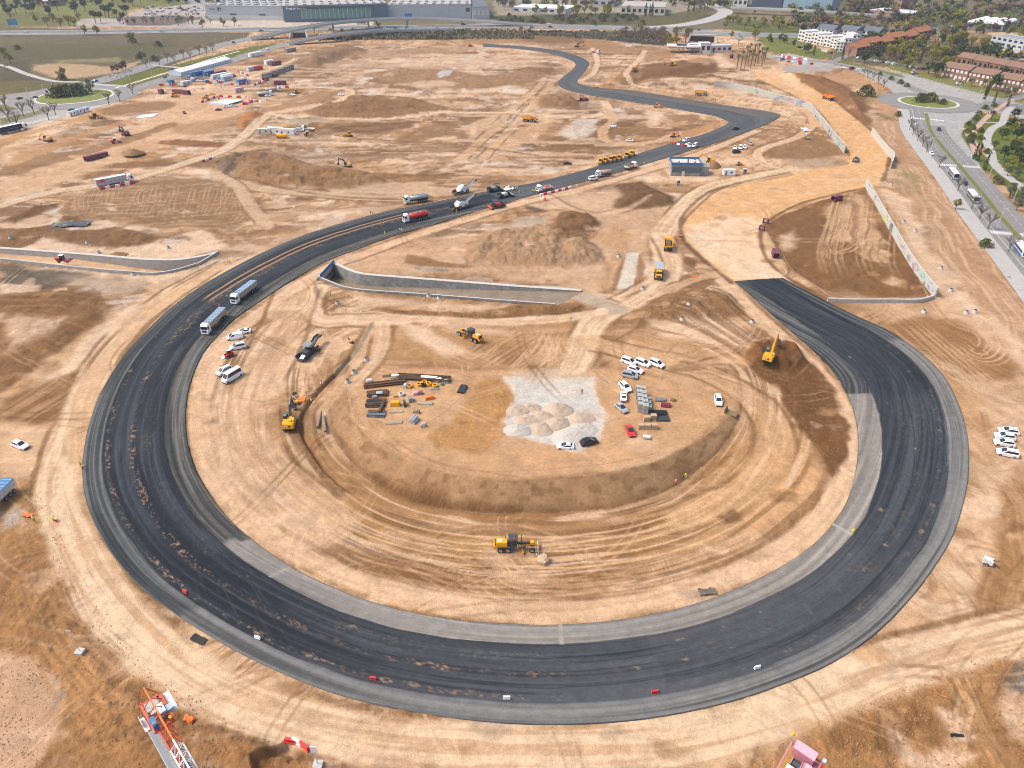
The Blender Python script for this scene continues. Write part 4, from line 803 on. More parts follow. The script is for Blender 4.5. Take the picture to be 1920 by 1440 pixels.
# ---------------------------------------------------------------- cars
CARS = dict(hatch=(4.25,1.8,1.48,.30,1.15,-.28,-1.75,-1.15,.95), suv=(4.55,1.88,1.68,.28,1.2,.1,-2.0,-1.7,1.05), mpv=(4.6,1.86,1.80,.62,1.45,.35,-2.18,-2.0,1.02),
            van=(4.9,1.92,1.95,.80,1.65,.55,-2.4,-2.32,1.08), bus=(6.1,2.05,2.65,1.5,2.45,1.75,-3.0,-2.95,1.25), saloon=(4.6,1.8,1.45,.35,1.2,-.2,-1.75,-.9,.95))
def car(kind, paint, glass_rear=True):
    L, W, Hh, _, xw0, xw1, xr0, xr1, zb = CARS[kind]; K = Kit(); h = L / 2; w = W / 2
    b = K.part('body'); sec = []
    hood = zb - .12 if kind in ('van', 'bus', 'mpv') else zb - .16
    for x, zt, ww, z0 in ((-h, zb-.25, .88, .42), (-h+.10, zb-.02, .97, .28), (-h+.6, zb, 1, .24), (0, zb, 1, .22), (xw0, zb, 1, .24), (h-.35, hood, .95, .26), (h-.08, hood-.14, .86, .30), (h, hood-.30, .76, .38)):
        y = w * ww; sec.append([(x,-y,z0), (x,y,z0), (x,y,zt-.16), (x,y*.9,zt), (x,-y*.9,zt), (x,-y,zt-.16)])
    b.loft(sec, paint)
    ring = lambda x0, x1, y, z: [(x0,-y,z), (x1,-y,z), (x1,y,z), (x0,y,z)]
    r0 = ring(xr0, xw0, w*.9, zb-.02); r1 = ring(xr1, xw1, w*.74, Hh-.06); r2 = ring(xr1+.12, xw1-.12, w*.62, Hh)
    b.loft([r0, r1, r2], paint)
    def panel(a, bb, c, d, inset, name, push):
        A, B, Cc, D = map(Vector, (a, bb, c, d)); n = (B - A).cross(D - A).normalized() * push
        q = lambda s, t: (A*(1-s) + B*s)*(1-t) + (D*(1-s) + Cc*s)*t + n
        i0, i1, j0, j1 = inset; m = K.part(name); m.add([q(i0,j0), q(i1,j0), q(i1,j1), q(i0,j1)], [(0,1,2,3)], GLASS)
        m.add([q(i0,j0)-n*.8, q(i1,j0)-n*.8, q(i1,j1)-n*.8, q(i0,j1)-n*.8], [(3,2,1,0)], GLASS)
    panel(r0[1], r0[2], r1[2], r1[1], (.07,.93,.1,.93), 'windscreen', .02)
    if glass_rear: panel(r0[3], r0[0], r1[0], r1[3], (.1,.9,.25,.9), 'rear_window', .02)
    if glass_rear: panel(r0[0], r0[1], r1[1], r1[0], (.06,.92,.15,.88), 'side_window', .02); panel(r0[2], r0[3], r1[3], r1[2], (.08,.94,.15,.88), 'side_window', .02)
    else: panel(r0[0], r0[1], r1[1], r1[0], (.68,.92,.15,.88), 'side_window', .02); panel(r0[2], r0[3], r1[3], r1[2], (.08,.32,.15,.88), 'side_window', .02)
    rw = .33 if kind != 'bus' else .37
    for x in (h - .85, -h + .85):
        for y in (-1, 1): K.part('wheel').wheel((x, y*(w-.11), rw), rw, .24, TYRE, HUB)
    for y in (-1, 1):
        K.part('headlight').box((h-.16, y*w*.66, hood-.24), (.22,.3,.15), LAMP); K.part('tail_light').box((-h+.06, y*w*.8, zb-.22), (.12,.16,.34), TAIL)
    K.part('bumper').box((h-.02, 0, .42), (.12, W*.74, .2), DKG); K.part('bumper').box((-h+.0, 0, .42), (.12, W*.8, .2), DKG)
    if kind in ('suv', 'mpv'):
        for y in (-1, 1): K.part('roof_rail').beam((xr1+.2, y*w*.64, Hh+.03), (xw1-.2, y*w*.64, Hh+.03), .06, .06, DKG)
    if kind == 'bus': K.part('roof_hatch').box((-.6, 0, Hh+.05), (.9,.7,.1), LGREY)
    for y in (-1, 1): K.part('wing_mirror').box((xw0-.25, y*(w+.08), zb+.08), (.14,.2,.14), paint)
    return K
def C_(kind, paint, gr=True): return kit(('car', kind, paint.name, gr), car, kind, paint, gr)
# ---------------------------------------------------------------- lorries
def truck_cab(K, x1, paint, hh=3.5, W=2.5, L=2.1):
    c = K.part('cab'); w = W / 2
    ring = lambda x0, x, y, z: [(x0,-y,z), (x,-y,z), (x,y,z), (x0,y,z)]
    c.loft([ring(x1-L, x1-.02, w, .55), ring(x1-L, x1+.06, w, 1.5), ring(x1-L, x1, w, 1.9), ring(x1-L, x1-.22, w*.96, hh-.55), ring(x1-L+.2, x1-.75, w*.9, hh)], paint)
    K.part('windscreen', None, 'cab').add([(x1+.03,-w*.9,1.92),(x1+.03,w*.9,1.92),(x1-.17,w*.86,hh-.62),(x1-.17,-w*.86,hh-.62)], [(0,1,2,3)], GLASS)
    for y in (-1, 1):
        f = [(0,1,2,3)] if y > 0 else [(3,2,1,0)]
        K.part('side_window', None, 'cab').add([(x1-.15,y*(w+.015),1.95),(x1-1.15,y*(w+.015),1.95),(x1-1.15,y*(w*.965+.015),hh-.7),(x1-.3,y*(w*.965+.015),hh-.7)], f, GLASS)
        K.part('headlight').box((x1+.06, y*w*.72, .95), (.12,.42,.24), LAMP); K.part('wing_mirror').box((x1-.12, y*(w+.16), 2.3), (.16,.22,.6), DKG)
    K.part('grille', None, 'cab').box((x1+.07, 0, 1.25), (.06, W*.62, .75), DKG)
    K.part('bumper').box((x1+.05, 0, .62), (.2, W, .42), paint)
    K.part('sun_visor', None, 'cab').box((x1-.05, 0, hh-.58), (.35, W*.86, .09), DKG)
def axles(K, xs, W=2.5, r=.5, twin=()):
    for x in xs:
        for y in (-1, 1): K.part('wheel').wheel((x, y*(W/2-.16), r), r, .32 if x not in twin else .55, TYRE, HUB)
def lorry(kind):
    K = Kit()
    if kind in ('tarp', 'blue_tarp'):                       # articulated tipper, ribbed body under a blue sheet
        L = 13.5; truck_cab(K, L/2, WHITE); axles(K, (L/2-1.4, L/2-4.9, -L/2+1.2, -L/2+2.5, -L/2+3.8)); K.part('chassis').box((-.6, 0, .95), (L-1.6, .95, .35), DKG)
        b = K.part('tipper_body'); b.prism([(L/2-2.9,1.35),(L/2-2.7,3.1),(-L/2,3.1),(-L/2+.1,1.35)], -1.22, 1.22, DUST if kind == 'tarp' else LGREY)
        for i in range(12):
            x = -L/2+.5+i*.82
            for y in (-1, 1): b.box((x, y*1.27, 2.2), (.14,.1,1.7), CREAM if kind == 'tarp' else LGREY)
        t = K.part('tarpaulin'); t.prism([(L/2-2.75,3.1),(L/2-2.75,3.22),(-L/2+.05,3.22),(-L/2+.05,3.1)], -1.28, 1.28, BLUET if kind == 'tarp' else BLUE)
        for i in range(9): t.tube((-L/2+.6+i*1.1,-1.25,3.22), (-L/2+.6+i*1.1,1.25,3.22), .07, LBLUE, 6)
        K.part('mudguard').box((L/2-4.9, 0, 1.15), (1.2,2.4,.08), DKG); K.part('fuel_tank').box((L/2-3.2, -1.0, .8), (1.1,.5,.55), HUB)
    elif kind in ('red_tank', 'silver_tank', 'cream_tank'):
        L = 11.0; truck_cab(K, L/2, WHITE); m = {'red_tank':RED, 'silver_tank':SILV, 'cream_tank':CREAM}[kind]; axles(K, (L/2-1.4, -1.0, -L/2+1.1, -L/2+2.3, -L/2+3.5)); K.part('chassis').box((-.5, 0, .95), (L-1.8,.95,.35), DKG)
        t = K.part('tank'); n = 16; sec = lambda x, r: [(x, r*1.15*math.cos(a), 2.25 + r*.95*math.sin(a)) for a in [2*math.pi*i/n for i in range(n)]]
        t.loft([sec(-L/2,.7), sec(-L/2+.25,1.05), sec(L/2-3.0,1.05), sec(L/2-2.75,.7)], m, True, True)
        K.part('walkway').box((-.9, 0, 3.3), (L-4.5,.6,.08), GREY)
        for i in range(3): K.part('manhole').tube((-3+i*2.3,0,3.3), (-3+i*2.3,0,3.48), .3, GREY, 10)
        K.part('ladder').box((-L/2-.06, .3, 2.1), (.06,.45,2.0), GREY); K.part('mudguard').box((-L/2+2.3, 0, 1.15), (4.2,2.4,.1), DKG)
    elif kind in ('box', 'dark_box'):                                     # long white curtain-side trailer
        L = 16.4; truck_cab(K, L/2, WHITE, 3.7); axles(K, (L/2-1.4, L/2-5.0, -L/2+1.3, -L/2+2.6, -L/2+3.9)); K.part('chassis').box((-.6, 0, .98), (L-2,.95,.3), DKG)
        b = K.part('trailer'); b.box((-1.55, 0, 2.55), (13.3,2.55,2.8), mat('grey_curtain', (.44,.45,.48), .5) if kind == 'box' else NAVY); K.part('trailer_roof').box((-1.55, 0, 3.98), (13.3,2.55,.08), WHITE)
        for y in (-1, 1): K.part('side_stripe', None, 'trailer').box((.6, y*1.285, 2.25), (6.8,.03,.16), RED if kind == 'box' else GREY)
        K.part('front_wall').box((5.16, 0, 2.55), (.12,2.58,2.86), DKG); K.part('side_guard').box((-.5, 0, .8), (5,2.4,.4), DKG)
    elif kind in ('flatbed', 'flat_red', 'small_tipper', 'water'):
        L = 8.2; truck_cab(K, L/2, WHITE, 2.95); axles(K, (L/2-1.2, -L/2+1.3, -L/2+2.6)); K.part('chassis').box((-.4, 0, .9), (L-1.6,.95,.3), DKG)
        if kind in ('flatbed', 'flat_red'):
            b = K.part('load_bed'); b.box((-1.3, 0, 1.25), (5.4,2.4,.16), CREAM)
            for y in (-1, 1): b.box((-1.3, y*1.2, 1.55), (5.4,.08,.5), CREAM)
            c = K.part('loader_crane'); c.beam((1.75,0,1.2), (1.75,0,3.3), .5, .5, DKG); c.beam((1.75,0,3.3), (1.6,.2,1.7), .35, .35, DKG); c.box((1.75,0,1.6), (.7,1.9,.5), DKG)
            if kind == 'flat_red': l = K.part('red_load'); l.ball((-.7,0,1.7), .8, RED, 9, 6, .7); l.ball((-1.9,.2,1.65), .75, RED, 9, 6, .7)
        elif kind == 'small_tipper':
            b = K.part('tipper_body'); b.box((-1.3, 0, 1.25), (5.2,2.4,.14), CREAM)
            for y in (-1, 1): b.box((-1.3, y*1.2, 1.7), (5.2,.1,.8), CREAM)
            b.box((-3.9, 0, 1.7), (.1,2.4,.8), CREAM); b.box((1.3, 0, 1.9), (.12,2.4,1.2), DKRED)
            K.part('soil_load').box((-1.3, 0, 1.55), (5.0,2.25,.5), mat('soil_load', (.12,.08,.05), .9), top=(.8,.6,0)); K.part('roof_lamp').box((3.2,0,3.02), (.25,1.2,.14), ORANGE)
        else:
            t = K.part('tank'); n = 14; sec = lambda x, r: [(x, r*1.1*math.cos(a), 2.05 + r*.9*math.sin(a)) for a in [2*math.pi*i/n for i in range(n)]]
            t.loft([sec(-L/2+.3,.7), sec(-L/2+.5,1.05), sec(1.4,1.05), sec(1.6,.7)], DUST, True, True)
            t2 = K.part('hose_reel'); t2.tube((-L/2,-.6,1.3), (-L/2,.6,1.3), .35, RED, 10); K.part('spray_bar').box((-L/2-.2,0,.8), (.15,2.3,.15), ORANGE)
    return K
def T_(kind): return kit(('lorry', kind), lorry, kind)
def bus_kit(paint2):
    K = Kit(); L = 12.0; b = K.part('body'); b.box((0,0,1.7), (L,2.55,2.5), WHITE if paint2 is BLUE else LGREY, top=(.995,.94,0))
    for y in (-1, 1):
        K.part('side_window').box((0, y*1.265, 1.95), (L-1.4,.04,.95), GLASS); K.part('skirt').box((0, y*1.285, .85), (L-.6,.04,.7), paint2)
    K.part('windscreen').box((L/2+.005,0,1.85), (.06,2.2,1.5), GLASS); K.part('rear_panel').box((-L/2-.005,0,1.6), (.06,2.3,1.6), DKG); K.part('destination_board').box((L/2+.02,0,2.72), (.05,1.6,.26), BLACK)
    axles(K, (L/2-2.6, -L/2+3.2), 2.55, .5)
    K.part('air_conditioner').box((2.2,0,3.08), (2.6,1.7,.26), WHITE); K.part('air_conditioner').box((-2.0,0,3.06), (2.2,1.6,.22), LGREY); K.part('roof_hatch').box((.2,0,3.0), (.8,.7,.1), GREY)
    return K
# ---------------------------------------------------------------- site machines
def tracks(K, L, W, h, tw=.6, m=None):
    for y in (-1, 1):
        t = K.part('track'); r = h/2; prof = [(L/2-r + r*math.cos(a), r + r*math.sin(a)) for a in np.linspace(-math.pi/2, math.pi/2, 7)] + [(-L/2+r - r*math.cos(a), r - r*math.sin(a)) for a in np.linspace(-math.pi/2, math.pi/2, 7)]
        t.prism(prof, y*(W/2-tw/2)-tw/2, y*(W/2-tw/2)+tw/2, m or DKG)
def excavator(yel, boom_dark, a1, a2, a3, reach=1.0, swing=0.0):
    K = Kit(); tracks(K, 4.6, 3.1, .95); K.part('undercarriage').box((0,0,.85), (2.6,1.6,.5), DKG)
    Rz = Matrix.Rotation(swing, 3, 'Z'); rot = lambda mb: mb.v.__setitem__(slice(None), [tuple(Rz @ Vector(p)) for p in mb.v])
    h = K.part('house'); h.box((-.5,0,1.85), (3.6,2.9,1.2), yel, top=(.96,.94,0)); h.box((-2.4,0,1.75), (.7,2.7,1.15), yel, top=(.7,.92,.1)); h.box((-.6,-.7,2.55), (1.6,1.2,.25), yel); h.box((.4,-1.0,2.5), (1.2,.7,.2), DKG); rot(h)
    d = K.part('badge'); d.box((-2.77,.35,1.85), (.04,.9,.4), WHITE); d.box((-2.78,-.35,1.85), (.04,.4,.4), BLACK); rot(d)
    c = K.part('cab'); c.box((.75,.95,2.35), (1.7,1.0,1.75), DKG, top=(.85,.9,-.08)); rot(c)
    g = K.part('cab_window', None, 'cab'); g.box((.75,1.47,2.55), (1.2,.04,.9), GLASS); g.box((1.58,.95,2.55), (.05,.8,1.1), GLASS); g.box((.6,.95,3.24), (.8,.6,.04), mat('teal_glass', (.12,.3,.28), .2)); rot(g)
    e = K.part('exhaust'); e.tube((-1.5,-.9,2.4), (-1.5,-.9,3.1), .08, DKG, 6); rot(e)
    p0 = Vector((1.0,-.15,2.0)); p1 = p0 + Vector((math.cos(a1),0,math.sin(a1)))*3.0*reach; p2 = p1 + Vector((math.cos(a1-.75),0,math.sin(a1-.75)))*2.9*reach; p3 = p2 + Vector((math.cos(a2),0,math.sin(a2)))*2.8*reach
    bm = DKG if boom_dark else yel
    b = K.part('boom'); b.beam(p0, p1, .5, .55, bm, .5, .8); b.beam(p1, p2, .5, .8, bm, .42, .45); rot(b)
    s = K.part('stick'); s.beam(p2 - (p3-p2)*.2, p3, .42, .55, bm, .32, .32); rot(s)
    r = K.part('hydraulic_ram'); r.tube(p1 + Vector((0,0,.5)), p2 + Vector((0,0,.3)) - (p3-p2)*.15, .09, HUB, 6); r.tube(p0 + Vector((.3,0,-.3)), (p0+p1)/2 + Vector((0,0,-.2)), .11, HUB, 6); rot(r)
    q = p3 + Vector((math.cos(a3),0,math.sin(a3)))*1.3; n = Vector((-math.sin(a3),0,math.cos(a3)))
    k = K.part('bucket'); 
    for y in (-.6, .6): k.loft([[p3 + Vector((0,y-.03,0)) - n*.1, q + Vector((0,y-.03,0)), q + n*.7 + Vector((0,y-.03,0)), p3 + n*.8 + Vector((0,y-.03,0))], [p3 + Vector((0,y+.03,0)) - n*.1, q + Vector((0,y+.03,0)), q + n*.7 + Vector((0,y+.03,0)), p3 + n*.8 + Vector((0,y+.03,0))]], DKG)
    k.loft([[p3 - n*.1 + Vector((0,-.6,0)), p3 - n*.1 + Vector((0,.6,0)), p3 - n*.02 + Vector((0,.6,0)), p3 - n*.02 + Vector((0,-.6,0))], [q + Vector((0,-.6,0)), q + Vector((0,.6,0)), q + n*.08 + Vector((0,.6,0)), q + n*.08 + Vector((0,-.6,0))]], DKG)
    k.loft([[q + Vector((0,-.6,0)), q + Vector((0,.6,0)), q - n*.0 + (q-p3)*.06 + Vector((0,.6,0)), q + (q-p3)*.06 + Vector((0,-.6,0))], [q + n*.7 + Vector((0,-.6,0)), q + n*.7 + Vector((0,.6,0)), q + n*.7 + (q-p3)*.06 + Vector((0,.6,0)), q + n*.7 + (q-p3)*.06 + Vector((0,-.6,0))]], DKG); rot(k)
    return K
def grader():
    K = Kit(); 
    for x in (-3.3, -1.75):
        for y in (-1, 1): K.part('wheel').wheel((x, y*1.05, .68), .68, .5, TYRE, DUST)
    for y in (-1, 1): K.part('wheel').wheel((3.3, y*1.0, .66), .66, .45, TYRE, DUST)
    b = K.part('engine_cover'); b.box((-3.1,0,1.85), (2.5,1.7,1.25), YEL, top=(.94,.86,.0)); b.box((-4.45,0,1.2), (.5,1.6,.7), YEL); b.box((-3.4,0,2.55), (1.0,.8,.14), CREAM)
    K.part('radiator').box((-4.4,0,1.9), (.12,1.4,.9), BLACK); K.part('exhaust').tube((-2.2,.5,2.4), (-2.2,.5,3.2), .09, DKG, 6)
    c = K.part('cab'); c.box((-.7,0,2.35), (1.7,1.6,1.9), DKG, top=(.9,.96,.05)); c.box((-.65,0,3.38), (2.0,1.8,.16), DKG)
    g = K.part('cab_window', None, 'cab'); g.box((-.7,-.81,2.55), (1.3,.04,1.2), GLASS); g.box((-.7,.81,2.55), (1.3,.04,1.2), GLASS); g.box((.17,0,2.5), (.05,1.3,1.2), GLASS)
    K.part('beacon').box((-.4,-.4,3.52), (.3,.3,.14), RED)
    f = K.part('frame'); f.beam((.1,0,1.7), (3.2,0,1.95), .4, .4, DKG); f.box((3.35,0,1.85), (.85,.75,.6), YEL); f.beam((.4,0,1.4), (3.0,0,1.1), .3, .25, YEL)
    m = K.part('blade'); m.box((1.2,0,.55), (.16,3.7,.62), YEL, rz=R(8)); m.torus((1.2,0,1.05), .75, .1, DKG, 12, 5); m.beam((1.1,-1.3,.9), (.9,-.3,2.3), .14, .14, DKG); m.beam((1.1,1.3,.9), (.9,.3,2.3), .14, .14, DKG); m.tube((1.1,.9,1.4), (1.1,.9,3.2), .05, BLACK, 5)
    K.part('front_blade').box((4.55,0,.8), (.1,2.6,.7), LGREY, top=(1,1,.0)); K.part('front_arm').beam((3.7,0,1.3), (4.5,0,.9), .5, .2, YELD)
    K.part('mudguard').box((-2.5,0,1.42), (3.0,2.2,.08), DKG)
    return K
def dozer(yel):
    K = Kit(); tracks(K, 3.9, 2.9, 1.0); K.part('engine_cover').box((.7,0,1.55), (2.0,1.2,1.0), yel, top=(.95,.85,0)); K.part('hull').box((-.3,0,1.1), (3.2,1.7,.5), yel)
    K.part('cab').box((-.8,0,2.2), (1.5,1.6,1.5), yel, top=(.85,.9,0)); K.part('cab_window', None, 'cab').box((-.8,0,2.35), (1.45,1.58,.8), GLASS, top=(.92,.94,0)); K.part('blade').box((2.6,0,.75), (.2,3.4,1.2), yel, ry=-.15)
    for y in (-1, 1): K.part('push_arm').beam((-.2,y*1.5,.6), (2.5,y*1.5,.5), .2, .25, yel)
    K.part('ripper').beam((-1.8,0,1.1), (-2.6,0,.3), .8, .25, DKG); K.part('exhaust').tube((1.0,.3,2.0), (1.0,.3,2.8), .08, DKG, 6)
    return K
def dumper(yel, load):
    K = Kit(); axles(K, (3.4, -1.2, -3.0), 3.0, .88)
    c = K.part('cab'); c.box((3.1,0,2.35), (1.6,2.0,1.5), yel, top=(.85,.9,0)); K.part('bonnet').box((4.4,0,1.8), (1.5,2.5,.9), yel, top=(.9,.85,0)); K.part('grille').box((5.17,0,1.75), (.06,1.4,.6), DKG)
    K.part('cab_window', None, 'cab').box((3.15,0,2.55), (1.62,1.9,.8), GLASS, top=(.9,.93,0)); K.part('cab_roof', None, 'cab').box((3.05,0,3.15), (1.5,1.9,.12), yel)
    b = K.part('dump_body'); pr = [(2.0,2.3),(2.1,3.3),(-4.6,3.1),(-5.2,2.7),(-3.8,1.75),(1.2,1.6)]
    for y in (-1, 1): b.prism(pr, y*1.5-.06, y*1.5+.06, yel)
    b.prism([(1.2,1.6),(1.2,1.75),(-3.8,1.9),(-5.1,2.8),(-5.2,2.7),(-3.8,1.75)], -1.5, 1.5, yel); b.prism([(2.0,2.3),(2.1,3.3),(1.95,3.3),(1.15,1.75),(1.2,1.6)], -1.5, 1.5, yel)
    if load == 'soil': K.part('soil_load').box((-1.4,0,2.75), (5.8,2.8,1.1), mat('soil_load', (.12,.08,.05), .9), top=(.6,.5,0))
    elif load == 'grey': K.part('load_cover').box((-1.4,0,3.15), (6.4,3.1,.2), SILV)
    else: K.part('soil_load').box((-1.4,0,2.3), (5.4,2.8,.6), mat('soil_load2', (.45,.30,.17), .9), top=(.8,.7,0))
    K.part('frame').box((0,0,1.15), (7.6,1.0,.5), DKG)
    for y in (-1, 1): K.part('mudguard').box((3.4,y*1.4,1.95), (1.9,.6,.1), DKG)
    return K
def roller():
    K = Kit()
    for x in (-1.6, 1.6): K.part('drum').tube((x,-.95,.65), (x,.95,.65), .65, GREY, 18)
    f = K.part('frame'); f.box((0,0,1.25), (3.6,1.1,.5), YEL); f.box((1.6,0,1.45), (1.5,1.75,.35), YEL); f.box((-1.6,0,1.5), (1.6,1.75,.5), YEL, top=(.9,.9,0))
    for x in (-1.6, 1.6):
        for y in (-1, 1): f.box((x,y*1.03,.95), (.5,.12,.9), YEL)
    K.part('cab').box((0,0,2.05), (1.3,1.5,1.3), GLASS, top=(.95,.95,0)); K.part('cab_roof').box((0,0,2.8), (1.7,1.7,.2), YEL); K.part('seat').box((-.3,0,1.65), (.6,.6,.4), BLACK)
    for x in (-.7, .7):
        for y in (-.78, .78): K.part('roof_post').beam((x,y,1.4), (x,y,2.75), .09, .09, YEL)
    return K
def paver(paint, roof, conveyor=False):
    K = Kit(); tracks(K, 4.2, 2.6, .8, .4)
    h = K.part('hopper')
    for y in (-1, 1): h.hexa([(1.6,y*1.0,.7),(3.6,y*1.0,.7),(3.6,y*1.1,.7),(1.6,y*1.1,.7),(1.6,y*1.55,1.7),(3.5,y*1.55,1.7),(3.5,y*1.65,1.7),(1.6,y*1.65,1.7)], DKG)
    h.box((2.6,0,.75), (2.0,2.2,.12), DKG); h.box((1.55,0,1.2), (.12,2.9,1.0), DKG); h.tube((3.7,-1,.5), (3.7,1,.5), .2, DKG, 8)
    K.part('engine_cover').box((.3,0,1.45), (2.4,2.4,1.0), paint, top=(.94,.9,0)); d = K.part('deck'); d.box((-1.5,0,1.35), (1.6,2.5,.3), DKG); d.box((-1.2,0,1.85), (.35,1.8,.6), BLACK)
    for y in (-.7, .7): K.part('seat').box((-1.7,y,1.8), (.5,.5,.6), BLACK)
    K.part('canopy').box((-.9,0,3.35), (2.6,2.5,.14), roof)
    for x in (-2.0, .2):
        for y in (-1.1, 1.1): K.part('roof_post').beam((x,y,1.5), (x,y,3.3), .08, .08, DKG)
    s = K.part('screed'); s.box((-3.2,0,.45), (1.1,4.2,.6), DKG); s.box((-3.2,0,.85), (.9,3.6,.2), paint); s.box((-3.85,0,.75), (.3,4.0,.08), ORANGE if paint is RED else GREY)
    for y in (-1, 1): K.part('tow_arm').beam((1.2,y*1.35,.8), (-3.0,y*1.35,.7), .12, .28, DKG)
    if conveyor:
        c = K.part('conveyor'); c.beam((-2.4,0,1.2), (-6.0,0,2.6), 1.3, .35, DKG); c.beam((-6.0,0,2.6), (-8.4,0,2.3), 1.3, .35, DKG)
        for y in (-.7, .7): c.beam((-2.4,y,1.5), (-6,y,2.9), .1, .3, BLACK); c.beam((-6,y,2.9), (-8.4,y,2.6), .1, .3, BLACK)
        for y in (-1, 1): K.part('wheel').wheel((-4.4,y*1.1,.6), .6, .4, TYRE, HUB)
        K.part('hopper_flap').box((3.1,.5,1.5), (1.5,1.2,.08), WHITE, ry=.35)
    return K
def feeder(extra):
    K = Kit()
    for x in (-1.6, 1.6):
        for y in (-1, 1): K.part('wheel').wheel((x,y*1.2,.85), .85, .6, TYRE, HUB)
    b = K.part('body'); b.prism([(-2.9,1.1),(-3.0,2.3),(-1.0,3.1),(1.2,3.2),(2.6,2.4),(2.6,1.2),(.6,1.0),(-.2,.6)], -1.4, 1.4, WHITE)
    K.part('engine_cover').box((.4,0,3.3), (1.6,1.6,.5), WHITE if not extra else DKG); K.part('operator_platform').box((-.9,.9,3.35), (1.2,1.0,.12), DKG)
    h = K.part('hopper')
    for y in (-1, 1): h.hexa([(2.8,y*1.1,.6),(5.2,y*1.1,.5),(5.2,y*1.25,.5),(2.8,y*1.25,.6),(2.8,y*1.7,1.8),(5.1,y*1.7,1.5),(5.1,y*1.8,1.5),(2.8,y*1.8,1.8)], DKG)
    h.box((4.0,0,.6), (2.6,2.4,.15), DKG); h.tube((5.3,-1.1,.4), (5.3,1.1,.4), .22, DKG, 8)
    c = K.part('conveyor'); c.beam((-1.8,0,2.0), (-7.4,0,4.4), 1.1, .55, WHITE); c.beam((-7.2,0,4.3), (-8.2,0,4.1), 1.25, .7, DKG); c.beam((-1.5,0,2.2), (-7.2,0,4.65), .8, .12, DKG)
    i = K.part('lift_conveyor'); i.beam((2.8,0,.9), (.6,0,3.3), 1.2, .5, YELD if extra else LGREY)
    for y in (-1, 1): K.part('hand_rail').beam((-1.6,y*1.3,3.8), (.2,y*1.3,3.8), .05, .05, DKG)
    K.part('side_panel').box((0,-1.42,2.1), (1.4,.04,.5), BLUET)
    return K
def skid():
    K = Kit()
    for x in (-.55, .6):
        for y in (-1, 1): K.part('wheel').wheel((x,y*.72,.42), .42, .32, TYRE, RED)
    K.part('body').box((-.35,0,.85), (2.1,1.1,.75), RED, top=(.92,.9,0)); c = K.part('cab'); c.box((-.1,0,1.55), (1.2,1.05,1.05), DKG, top=(.9,.9,0)); K.part('cab_roof', None, 'cab').box((-.15,0,2.12), (1.25,1.05,.1), WHITE)
    for y in (-1, 1): K.part('lift_arm').beam((-1.1,y*.72,1.5), (1.4,y*.72,.5), .16, .24, RED)
    K.part('bucket').prism([(1.4,.1),(2.1,.12),(2.1,.18),(1.5,.3),(1.5,.85),(1.4,.85)], -.85, .85, LGREY)
    return K
def soil_roller(paint):
    K = Kit(); K.part('drum').tube((1.7,-1.05,.75), (1.7,1.05,.75), .75, GREY, 18)
    for y in (-1, 1): K.part('wheel').wheel((-1.4,y*.85,.75), .75, .55, TYRE, paint)
    f = K.part('drum_frame'); f.box((1.7,1.2,.8), (2.0,.12,.4), paint); f.box((1.7,-1.2,.8), (2.0,.12,.4), paint); f.box((.55,0,.9), (.3,2.3,.5), paint); f.box((2.7,0,.8), (.2,2.4,.4), paint)
    K.part('engine_cover').box((-1.9,0,1.4), (1.8,1.6,.8), paint, top=(.9,.9,0)); K.part('cab').box((-.4,0,1.9), (1.2,1.5,1.6), GLASS, top=(.92,.92,0)); K.part('cab_roof').box((-.4,0,2.78), (1.5,1.7,.14), WHITE)
    return K
